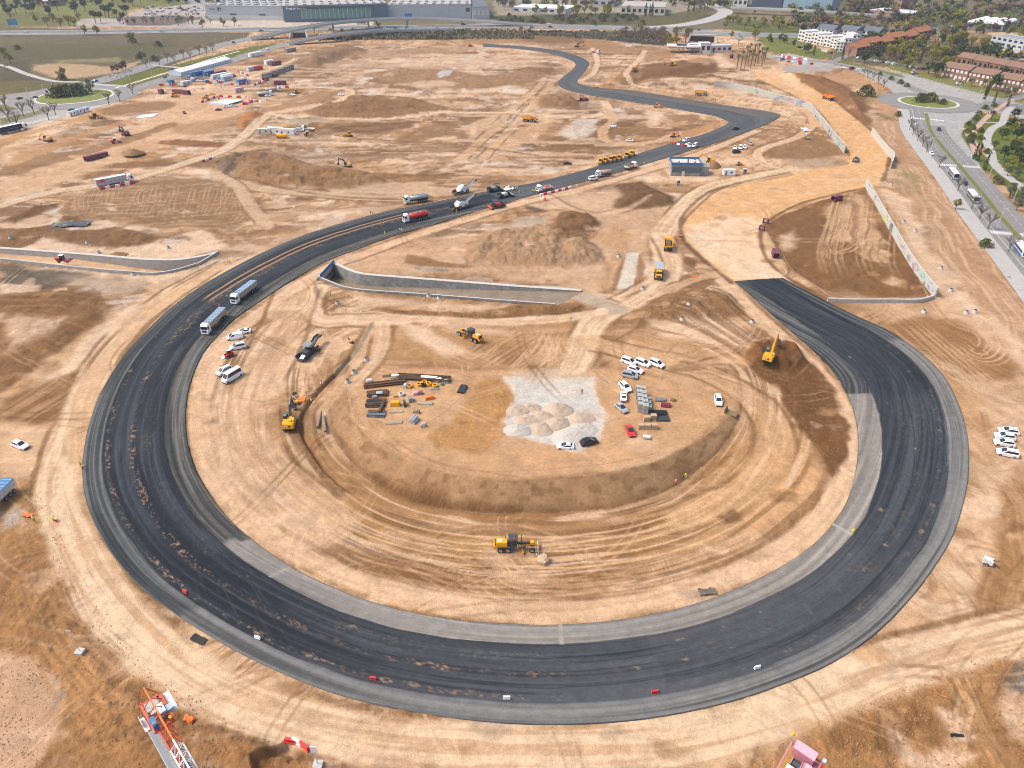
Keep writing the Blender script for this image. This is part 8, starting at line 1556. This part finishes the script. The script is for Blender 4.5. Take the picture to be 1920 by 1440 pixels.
woods('woodland', 'mixed dark, brown and yellow-green woods of the far suburb along the top right', [(rt.choice(['oak','oak','brown','brown','spring','olive','plum']), rt.uniform(1480,2000), rt.uniform(-4,62), rt.uniform(8,13)) for i in range(420)] + [(rt.choice(['oak','spring','brown']), rt.uniform(930,1360), rt.uniform(-8,16), 11) for i in range(130)] + [(rt.choice(['pine','spring','pine']), rt.uniform(-60,420), rt.uniform(-8,10), 11) for i in range(90)] + [(rt.choice(['brown','spring','oak']), rt.uniform(1600,1960), rt.uniform(62,118), rt.uniform(7,10)) for i in range(110)])
for i, (u, v) in enumerate([(1381,131),(1388,132),(1396,128),(1402,122),(1409,118),(1414,125),(1407,128),(1420,120),(1427,112),(1433,117),(1420,106),(1405,104),(1413,110),(1428,124),(1390,119),(1399,113)]): tree('palm', u, v, 13 - (i % 3), ['tall palm with brown wrapped fronds at the far site entrance','slightly shorter palm at the far site entrance','short palm at the far site entrance'][i % 3], 'palm trees at the far site entrance, %s' % ['tall','middling','short'][i % 3])
# embankment scrub below the motorway: nobody could count it
rs = random.Random(3); mb = MB(); sm = LF['shrub']; sb = LF['brown']
for i in range(5200):
    u = rs.uniform(640, 1000) if i % 3 else rs.uniform(1000, 1250); f_ = (u - 640)/360; v = rs.uniform(57.5, 74 - max(0, (u-900)*.012)) if u < 1000 else rs.uniform(60, 66 + (u-1000)*.07)
    x, y = P(u, v); s = rs.uniform(.6,1.7); a = rs.random()*3.14; z = rs.uniform(.1,1.8); c_, s_ = math.cos(a)*s, math.sin(a)*s
    mb.add([(x-c_,y-s_,z-s*.6),(x+c_,y+s_,z-s*.5),(x+c_*.7,y+s_*.7+.4,z+s*.7),(x-c_*.8,y-s_*.8+.3,z+s*.6)], [(0,1,2,3)], sm if rs.random() < .4 else sb)
o = obj('scrub', mb.mesh('scrub')); tag(o, 'brown and olive scrub on the motorway embankment', 'scrub'); o['kind'] = 'stuff'
# ---------------------------------------------------------------- buildings
WHW = mat('white_render', (.62,.60,.57), .85, noise_amt=.06, scale=.3); BRK = mat('brown_brick', (.24,.13,.085), .9, noise_amt=.15, scale=2); BRKR = mat('red_brick', (.30,.17,.12), .9, noise_amt=.12, scale=2); TILE = mat('orange_tile', (.36,.14,.065), .85, noise_amt=.2, scale=1.5); TILEB = mat('brown_tile', (.20,.12,.085), .9, noise_amt=.2, scale=1.5); SLATE = mat('slate', (.10,.115,.14), .7); FAC = mat('grey_cladding', (.42,.44,.47), .6, noise_amt=.04, scale=.2); ROOFC = mat('roof_membrane', (.37,.34,.31), .9, noise_amt=.08, scale=.1); GLB = mat('blue_glass', (.22,.34,.40), .25); GLG = mat('green_glass', (.16,.30,.27), .15); DKB = mat('dark_cladding', (.06,.08,.11), .5)
def house(name, label, u0, v0, u1, v1, dep, h, wm, rm, roof='flat', cols=3, rows=2, group=None, cat='house', wmat=None, chim=False):
    """a building whose front foot runs between two photo points"""
    a = Vector((*P(u0, v0), 0)); b = Vector((*P(u1, v1), 0)); L = (b-a).length; o = obj(name, None); o.location = a; o.rotation_euler = (0, 0, math.atan2(b.y-a.y, b.x-a.x)); tag(o, label, cat, group)
    def ch(nm, mb, par=None): return obj(nm, mb.mesh(nm), par or o)
    m = MB(); m.box((L/2,dep/2,h/2), (L,dep,h), wm); ch('wall', m)
    if roof == 'gable': m = MB(); e = .5; m.loft([[(-e,-e,h-.1),(-e,dep/2,h+dep*.28),(-e,dep+e,h-.1)],[(L+e,-e,h-.1),(L+e,dep/2,h+dep*.28),(L+e,dep+e,h-.1)]], rm); r_ = ch('roof', m)
    elif roof == 'arch':
        m = MB(); n = 4
        for k in range(n): w_ = L/n; m.loft([[(w_*(k+.5)+w_/2*math.cos(t), y, h+w_*.28*math.sin(t)) for t in np.linspace(0, math.pi, 9)] for y in (-1, dep+1)], rm)
        r_ = ch('roof', m)
    else:
        m = MB(); m.box((L/2,dep/2,h+.15), (L+.3,dep+.3,.3), rm); r_ = ch('roof', m); m = MB()
        for c, s in (((L/2,0,h+.55),(L+.3,.3,.6)),((L/2,dep,h+.55),(L+.3,.3,.6))): m.box(c, s, wm)
        ch('parapet', m)
    if chim: m = MB(); m.box((L*.5,dep*.55,h+dep*.25), (.9,.9,1.8), wm); ch('chimney', m, r_)
    for r in range(rows):
        for c in range(cols): m = MB(); m.box(((c+.5)*L/cols,-.06,(r+.55)*h/rows), (min(L/cols*.55,6),.1,h/rows*.45), wmat or GLASS); ch('window', m)
    if rows and cols: m = MB(); m.box((L*.12,-.07,1.05), (1.1,.12,2.1), wmat or DKG); ch('door', m)
    return o, ch, L
# exhibition halls
o, ch, L = house('exhibition_hall', 'long grey exhibition hall left of the glass entrance', 389, 36.5, 534, 38, 150, 15, FAC, ROOFC, cols=2, rows=0, cat='hall')
def skylights(ch, L, dep, nx, ny, h=15.3):
    for j in range(ny):
        m = MB()
        for i in range(nx): m.box(((i+.5)*L/nx,(j+.6)*dep/ny,h+.6), (L/nx*.35,dep/ny*.45,1.0), GREY if (i+j) % 2 else mat('rooflight', (.36,.36,.35), .4))
        ch('skylight_row', m)
skylights(ch, L, 150, 9, 6); m = MB(); m.box((18,-.15,11.5), (5,.2,4), DKB); m.box((18.8,-.3,11), (2,.1,1.6), LGREY); ch('sign_panel', m); text('IFEMA', 3.0, GREY, o, (9,-.12,11.5), (math.pi/2,0,0)); m = MB(); m.box((L*.35,-.2,6), (8,.3,1.6), DKB); m.box((L*.72,-.2,6), (8,.3,1.6), DKB); ch('dock_sign', m); m = MB(); m.box((L/2,-.4,2.4), (L-4,.5,4.8), LGREY); ch('loading_docks', m)
o, ch, L = house('exhibition_hall', 'long grey exhibition hall right of the glass entrance', 728, 35, 884, 34, 150, 15, FAC, ROOFC, cols=2, rows=0, cat='hall'); skylights(ch, L, 150, 10, 6); m = MB(); m.box((L*.96,-.2,9.5), (5,.2,4.4), DKB); ch('sign_panel', m)
o, ch, L = house('exhibition_hall', 'set back glazed end block at the right of the exhibition halls', 886, 35.5, 918, 35, 120, 13, FAC, SLATE, cols=4, rows=1, cat='hall', wmat=CREAM)
o, ch, L = house('entrance_hall', 'green glass entrance hall with white lettering between the grey halls', 534, 42, 728, 36, 140, 17, mat('steel_blue_cladding', (.11,.155,.20), .5), ROOFC, cols=0, rows=0, cat='hall'); skylights(ch, L, 140, 12, 5, 17.3); m = MB(); m.box((L*.5,-.3,8.5), (L*.66,.3,11), GLG); ch('glass_front', m); m = MB(); m.box((L*.5,-2,16), (L*.72,6,1.2), DKB); ch('canopy', m); text('Feria de Madrid', 3.6, WHITE, o, (L*.075+6,-.2,14.6), (math.pi/2,0,0)); m = MB()
for i in range(16): m.box((L*.17+i*L*.044,-.5,8.5), (.5,.3,11), LGREY)
ch('mullions', m)
for a in [('warehouse','beige flat warehouse above the motorway bank',1163,27,1246,29,70,9,CREAM,ROOFC,'flat',8,1),('office_block','blue-green glass office block at the top edge',1466,20,1556,26,40,26,GLB,LGREY,'flat',1,0),('office_block','dark glass office block left of the blue-green one',1408,16,1464,19,40,24,DKB,GREY,'flat',1,0),('office_block','white office block left of the dark one',1374,12,1400,13,30,20,WHW,LGREY,'flat',3,2),('warehouse','low white-roofed building in the far suburb',1622,32,1700,40,40,8,BRKR,LGREY,'flat',4,1),('sports_hall','white sports hall with four arched roof bays',1810,54,1878,60,50,7,GREY,WHITE,'arch',4,1),('apartment_block','long grey modern apartment block at the right',1852,92,1912,104,18,12,FAC,GREY,'flat',6,3),('warehouse','grey sheds behind the brown terraces',1866,108,1925,114,30,5,LGREY,ROOFC,'flat',4,1),('warehouse','small brick block in the far park',1674,14,1688,16,20,14,BRKR,BRKR,'flat',2,2),
 ('warehouse','far pale sheds left of the parkland buildings',340,6,420,8,60,8,LGREY,ROOFC,'flat',4,1),('warehouse','far blue-grey sheds beyond the exhibition hall',1085,10,1150,12,60,7,FAC,LGREY,'flat',5,1),('warehouse','far white depot right of the exhibition halls',960,22,1060,26,50,5,LGREY,WHITE,'flat',6,1),('warehouse','brick house with pale roof in the green parkland',60,10,96,12,24,7,BRKR,LGREY,'gable',4,1)]: house(a[0], a[1], *a[2:11], cols=a[11], rows=a[12], cat=a[0].replace('_', ' '))
for i in range(7): house('townhouse', f'white terraced house with balconies, {["leftmost","second","third","fourth","fifth","sixth","right end"][i]} of the white row', 1495+i*12, 76+i*2.6, 1506.5+i*12, 78.5+i*2.6, 16, 9.5 - (i % 2)*1.4, WHW, LGREY, 'flat', 2, 3, 'white townhouses')
for i in range(3): house('townhouse', f'white stepped house beside the street, {["left","middle","right"][i]} of three', 1566+i*14, 96-i*2, 1579+i*14, 97-i*2.5, 16, 8+i*2.2, WHW, WHW, 'flat', 2, 3, 'white stepped houses')
for i in range(3): house('townhouse', f'dark slate-roofed row behind the white houses, {["left","middle","right"][i]} of three', 1530+i*42, 66+i*2.2, 1560+i*42, 70+i*2.2, 14, 7, WHW, SLATE, 'gable', 4, 2, 'slate-roofed rows')
for i in range(6): house('terraced_house', f'brick terraced house with orange tiled roof, {["nearest","second","third","fourth","fifth","farthest"][i]} of the row', 1604+i*23, 106-i*5.4-(i % 2)*1.6, 1628+i*23, 101.4-i*5.4-(i % 2)*1.6, 12, 7.4+(i % 2)*1.3, BRKR, TILE, 'gable', 3, 2, 'orange-roofed brick terraces', chim=True)
for i in range(8): house('terraced_house', f'dark brown brick terraced house, {["leftmost","second","third","fourth","fifth","sixth","seventh","cut by the frame edge, last"][i]} of the brown row', 1762+i*24, 143+i*5.2+(i % 2)*1.2, 1786+i*24, 147.5+i*5.2+(i % 2)*1.2, 12, 7.4+(i % 2)*.8, BRK, TILEB, 'gable', 3, 2, 'brown brick terraces', chim=True, wmat=mat('white_frame', (.6,.62,.64), .4))
for i in range(5): house('terraced_house', f'brown brick house of the back row, {["leftmost","second","middle","fourth","rightmost"][i]}', 1790+i*30, 124+i*6, 1818+i*30, 129+i*6, 12, 7.5, BRK, TILEB, 'gable', 3, 1, 'brown brick back row')
# fuel station and site office by the palms
for i, (u, v, w_) in enumerate(((1268,97,14),(1288,98,16),(1305,96,12))):
    o = local('fuel_canopy', f'white canopy with orange band at the fuel station, {["left","middle","right"][i]}', 'canopy', u, v, (1,.02)); m = MB(); m.box((0,0,5.6), (w_*1.3,12,1.0), WHITE); obj('roof', m.mesh('roof'), o); m = MB(); m.box((0,-6.05,4.8), (w_*1.3,.2,.7), ORANGE); obj('fascia', m.mesh('fascia'), o)
    for x in (-1, 1): m = MB(); m.box((x*w_*.45,0,2.6), (.6,.6,5.2), LGREY); obj('post', m.mesh('post'), o)
house('fuel_shop', 'white fuel station shop with blue sign panel', 1312, 100, 1332, 100, 10, 8, WHW, LGREY, 'flat', 2, 1, cat='shop'); house('fuel_shop', 'low white arcade with maroon shades right of the fuel station', 1333, 98, 1372, 97, 10, 5, WHW, LGREY, 'flat', 4, 1, cat='shop', wmat=DKRED); cabin(1298, 92, (1,0), 12, 4, 5, BLUE, 'blue container block behind the fuel canopies', None, None, True)
o = local('marquee', 'long white marquee along the avenue by the car compound', 'marquee', 378, 128, (80,-22)); m = MB(); m.prism([(-6,0),(-6,2.6),(0,4.4),(6,2.6),(6,0)], -34, 34, mat('tent_cloth', (.66,.67,.68), .7)); m.v = [(y,x,z) for x,y,z in m.v]; m.f = [f[::-1] for f in m.f]; obj('tent', m.mesh('tent'), o); m = MB()
for i in range(18): m.box((-28+i*3.3,-6.1,1.3), (.6,.1,1.1), BLUET)
obj('banners', m.mesh('banners'), o)
# site compound: cars, cabins, block stacks far off
cl = [WHITE, SILV, BLACK, BLUE, WHITE, DKRED, GREY]; rc = random.Random(9)
nmc = {WHITE:'white', SILV:'silver', BLACK:'black', BLUE:'blue', DKRED:'dark red', GREY:'grey'}
def lot(pts, where, group, kinds=('hatch','suv','van','mpv')):
    for u, v in pts:
        c = rc.choice(cl); put(C_(rc.choice(kinds), c), 'parked_car', f'{nmc[c]} car {where}', 'car', u, v, (10, rc.uniform(-3,1)), f'{group}, {nmc[c]}', 0, 1.05, True)
lot([(354,153),(361,153),(367,152),(373,152.5),(380,153),(389,154.5),(364,148),(372,147),(380,146),(386,147),(405,149),(412,150),(422,146),(430,145),(438,144),(345,147),(352,146),(400,147),(408,155),(416,153),(425,151)], 'in the far site compound', 'cars in the far site compound')
lot([(rc.uniform(270,390), rc.choice([14,17,20,23,27,32])) for i in range(60)], 'in the car parks left of the exhibition hall', 'cars in the car parks left of the exhibition hall'); lot([(rc.uniform(1580,1720), rc.uniform(96,104) + 0) for i in range(0)], '', '')
lot([(1610+i*11, 110+i*1.9) for i in range(12)], 'parked along the street below the orange-roofed terraces', 'cars below the orange-roofed terraces'); lot([(1545,97),(1552,99),(1558,100),(1500,90),(1507,93),(1600,96),(1583,128),(1597,130),(1610,133),(1467,113),(1715,140),(1720,143),(1800,157),(1798,158)], 'on the streets near the white townhouses', 'cars near the white townhouses'); lot([(rc.uniform(1730,1800), rc.uniform(50,56)) for i in range(16)], 'in the far suburb lot', 'cars in the far suburb lot')
for i, (u, v) in enumerate([(50,61.5),(305,61),(490,59),(705,54),(722,55),(742,54),(762,53),(778,52),(820,54),(850,50),(870,47),(930,53),(977,53.5),(997,53),(1030,46),(1060,48),(1032,52),(1117,50),(1153,55),(1175,54),(1230,54),(1235,56),(1300,57),(1310,58),(620,57),(640,55)]): c = cl[i % 7]; put(C_(('hatch','suv','saloon')[i % 3], c), 'driving_car', f'{nmc[c]} car driving on the motorway', 'car', u, v, (10,-.2), f'cars on the motorway, {nmc[c]}', .35, 1.1, True)
put(kit('coach', bus_kit, TEAL), 'coach', 'teal coach on the slip road below the glass entrance hall', 'coach', 678, 46, (10,0), None, .2, 1, True)
for u, v, k, c, lab, d in [(180,153,'hatch',BLUE,'blue car on the avenue above the left roundabout',(10,-3)),(118,168,'van',WHITE,'white van entering the left roundabout',(10,-3)),(37,186,'hatch',BLACK,'black car left of the left roundabout',(10,-2)),(66,184,'hatch',GREY,'grey car on the left roundabout',(10,-2)),(438,81,'suv',BLACK,'black car far up the left avenue',(10,-4)),(502,93,'hatch',WHITE,'white car on the near avenue lane',(10,-4)),(134,208,'hatch',BLACK,'black car on the road above the white containers',(10,-2)),(1760,245,'suv',BLACK,'dark car heading down the right boulevard',(6,9)),(1809,346,'saloon',BLACK,'black car beside the upper buses',(8,11)),(1746,290,'hatch',WHITE,'white car between bare trees on the boulevard',(8,11))]: put(C_(k, c), 'driving_car', lab, 'car', u, v, d, None, .14)
put(C_('van', LBLUE), 'van', 'white box van on the path by the brown terraces', 'van', 1712, 138, (4,6), None, .1, 1.3)
for i, (u, v, p2) in enumerate(((1786,331,DKG),(1822,374,DKG),(1912,474,BLUE))): put(kit(('bus', p2.name), bus_kit, p2), 'bus', ['grey city bus, uppermost of three at the kerb','grey city bus, middle one of three at the kerb','blue and white city bus, lowest of three at the kerb'][i], 'bus', u, v, (8,10.5), 'buses parked along the right boulevard', .14)
for i, (u, v, L_, m_, lab) in enumerate([(369,142,12,BLUE,'blue cabin in the far compound'),(392,141,9,BLUE,'blue cabin stack left of the maroon boxes'),(414,141,10,MARO,'maroon boxes at the top of the compound'),(412,146,14,LGREY,'long pale cabin row in the compound'),(426,147,10,WHITE,'white cabin row in the compound'),(425,151,8,LBLUE,'pale blue cabin in the compound'),(455,157,8,BLUE,'blue cabin at the right corner of the compound'),(322,158,4,BLUE,'small blue cabin at the left corner of the compound'),(480,105,16,WHITE,'white site office far up the avenue'),(475,132,12,LGREY,'pale mixing plant block far off'),(484,131,8,RED,'red silo base at the mixing plant'),(517,122,10,MARO,'red-brown boxes beyond the mixing plant'),(505,120,9,WHITE,'white boxes beyond the mixing plant'),(545,97,12,GREY,'grey sheds far up the haul road'),(350,160,8,LGREY,'pale lorry body left of the compound barriers'),(448,173,7,PKL,'pinkish panels on the sand below the compound'),(303,176,3,MARO,'small maroon crate on the far left sand')]): cabin(u, v, (10,-2), L_, 3, 3, m_, lab, None, None, True)
K_ = Kit(); b = K_.part('rings')
for i in range(4): b.tube((i*1.5,0,0), (i*1.5,0,3.0), .7, CONCD, 10)
RG = dict(kit=K_, meshes=None, one=None)
for i in range(9): put(RG, 'concrete_rings', 'group of upright concrete rings beside the far haul road', 'concrete rings', 493+i*6, 148-i*2.1+(i % 2), (1,-.2), 'concrete rings beside the far haul road', 0, 1.2, True)
# lamps and road signs
def lamp_kit(h):
    K = Kit(); K.part('post').tube((0,0,0), (0,0,h), .13, LGREY, 6, .08); K.part('arm').beam((0,0,h-.1), (1.8,0,h+.2), .1, .1, LGREY); K.part('lamp_head').box((2.1,0,h+.2), (.9,.35,.16), GREY); K.part('base').box((0,0,.2), (.4,.4,.5), GREY); return K
for i, (u, v) in enumerate([(228,148),(246,158),(232,166),(286,144),(312,132),(272,120),(340,120),(362,118),(385,108),(410,100),(425,90),(460,84),(500,80),(180,187),(140,194),(90,194),(100,168),(60,200)]): put(kit('lamp', lamp_kit, 12), 'street_lamp', 'tall pale street lamp along the left avenue', 'street lamp', u, v, (1,.3), 'street lamps along the left avenue', 0, 1.0, True)
for i, (u, v) in enumerate([(1817,296),(1853,335),(1898,380),(1742,290),(1783,338),(1868,430),(1798,170),(1830,196),(1600,122),(1560,112)]): put(kit('lamp2', lamp_kit, 9), 'street_lamp', 'slim street lamp along the right boulevard', 'street lamp', u, v, (1,.3), 'street lamps along the right boulevard')
for u, v, z, s_, lab in [(28,56,5,11,'blue motorway sign at the far left'),(767,43,6,8,'blue motorway sign beyond the flyover'),(326,136,1.5,4,'blue road sign on the avenue verge'),(311,150,1.5,3,'small blue road sign by the compound')]:
    o = local('road_sign', lab, 'sign', u, v, (1,0)); m = MB(); m.box((0,-.1,z+s_*.25), (s_,.2,s_*.55), BLUE); obj('panel', m.mesh('panel'), o); m = MB(); m.tube((-s_*.3,.05,0), (-s_*.3,.05,z+s_*.4), .12, GREY, 6); m.tube((s_*.3,.05,0), (s_*.3,.05,z+s_*.4), .12, GREY, 6); obj('post', m.mesh('post'), o)
m = MB(); q = crom(px([(1010,62),(1060,64),(1120,72),(1180,79),(1245,86)]), 4)
for i in range(len(q)-1): m.beam((*q[i], 1.3), (*q[i+1], 1.3), .3, 2.6, DKG)
tag(obj('site_fence', m.mesh('site_fence')), 'dark site fence below the motorway shrubs', 'fence')

# clods and stones on the dug soil: nobody could count them
def clods(pts, label):
    g = np.random.default_rng(8); p = np.asarray(pts, float); x, y = P(p[:, 0], p[:, 1]); z = H(x, y); n = len(x); s = g.uniform(.05, .26, (n, 1)) ** 1.15 * p[:, 2:3]
    base = np.array([[1,0,0],[0,1,0],[-1,0,0],[0,-1,0],[0,0,.8],[0,0,-.6]]); v = base[None] * s[:, :, None] * g.uniform(.6, 1.3, (n, 6, 1)) + np.stack([x, y, z + s[:, 0] * .3], 1)[:, None, :]
    f = np.array([[0,1,4],[1,2,4],[2,3,4],[3,0,4],[1,0,5],[2,1,5],[3,2,5],[0,3,5]]); F_ = (f[None] + np.arange(n)[:, None, None] * 6).reshape(-1, 3); me = raw_mesh('clods', v.reshape(-1, 3), F_, None, False)
    m1, m2, m3 = mat('clod', (.30,.165,.078), .95), mat('clod_pale', (.36,.215,.115), .95), mat('clod_dark', (.24,.13,.06), .95)
    for m in (m1, m2, m3): me.materials.append(m)
    me.polygons.foreach_set('material_index', np.repeat(g.integers(0, 3, n), 8).astype(np.int32)); o = obj('clods', me); tag(o, label, 'soil clods'); o['kind'] = 'stuff'
rk = random.Random(6); BR_ = [([(0,1000),(0,940),(60,905),(98,965),(150,1080),(270,1245),(430,1350),(620,1450),(0,1460)],2600,.8),([(1400,1440),(1480,1385),(1640,1312),(1810,1242),(1930,1205),(1930,1445)],1900,.8),([(700,902),(790,948),(980,962),(1180,948),(1260,918),(1240,945),(980,985),(780,965)],900,.6),([(1400,660),(1440,640),(1535,692),(1586,802),(1560,880),(1470,760)],1300,.7),([(575,560),(620,580),(900,590),(1085,575),(1080,585),(900,597),(620,586)],900,1.2),([(1195,560),(1290,540),(1395,590),(1220,600)],700,1.2),([(0,552),(190,560),(250,568),(120,660),(0,735)],1600,.8),([(862,465),(960,425),(1130,470),(1060,500),(900,495)],900,1.1),([(440,298),(600,312),(735,342),(560,352),(440,330)],700,1.3),([(410,300),(460,290),(450,310),(420,330)],600,1.4)]
pts_ = []
for poly, n, sc_ in BR_:
    us, vs_ = [a for a, b in poly], [b for a, b in poly]; k = 0
    while k < n:
        u, v = rk.uniform(min(us), max(us)), rk.uniform(min(vs_), max(vs_))
        if inside(poly, np.array([u]), np.array([v]))[0]: pts_.append((u, v, sc_)); k += 1
clods(pts_, 'scattered clods and stones on the dug brown soil')
# ---------------------------------------------------------------- the air between us and the far suburbs
mb = MB(); mb.box((0, 3000, 63), (9000, 9000, 130), WHITE); mb.mats = []; me = mb.mesh('haze'); hz = obj('haze', me); hz['kind'] = 'stuff'
hm = bpy.data.materials.new('haze'); hm.use_nodes = True; t = hm.node_tree; t.nodes.clear(); pv = t.nodes.new('ShaderNodeVolumePrincipled'); pv.inputs['Density'].default_value = .0001; pv.inputs['Color'].default_value = (.86, .92, 1, 1); pv.inputs['Anisotropy'].default_value = .3
ou = t.nodes.new('ShaderNodeOutputMaterial'); t.links.new(pv.outputs[0], ou.inputs['Volume']); me.materials.clear(); me.materials.append(hm)
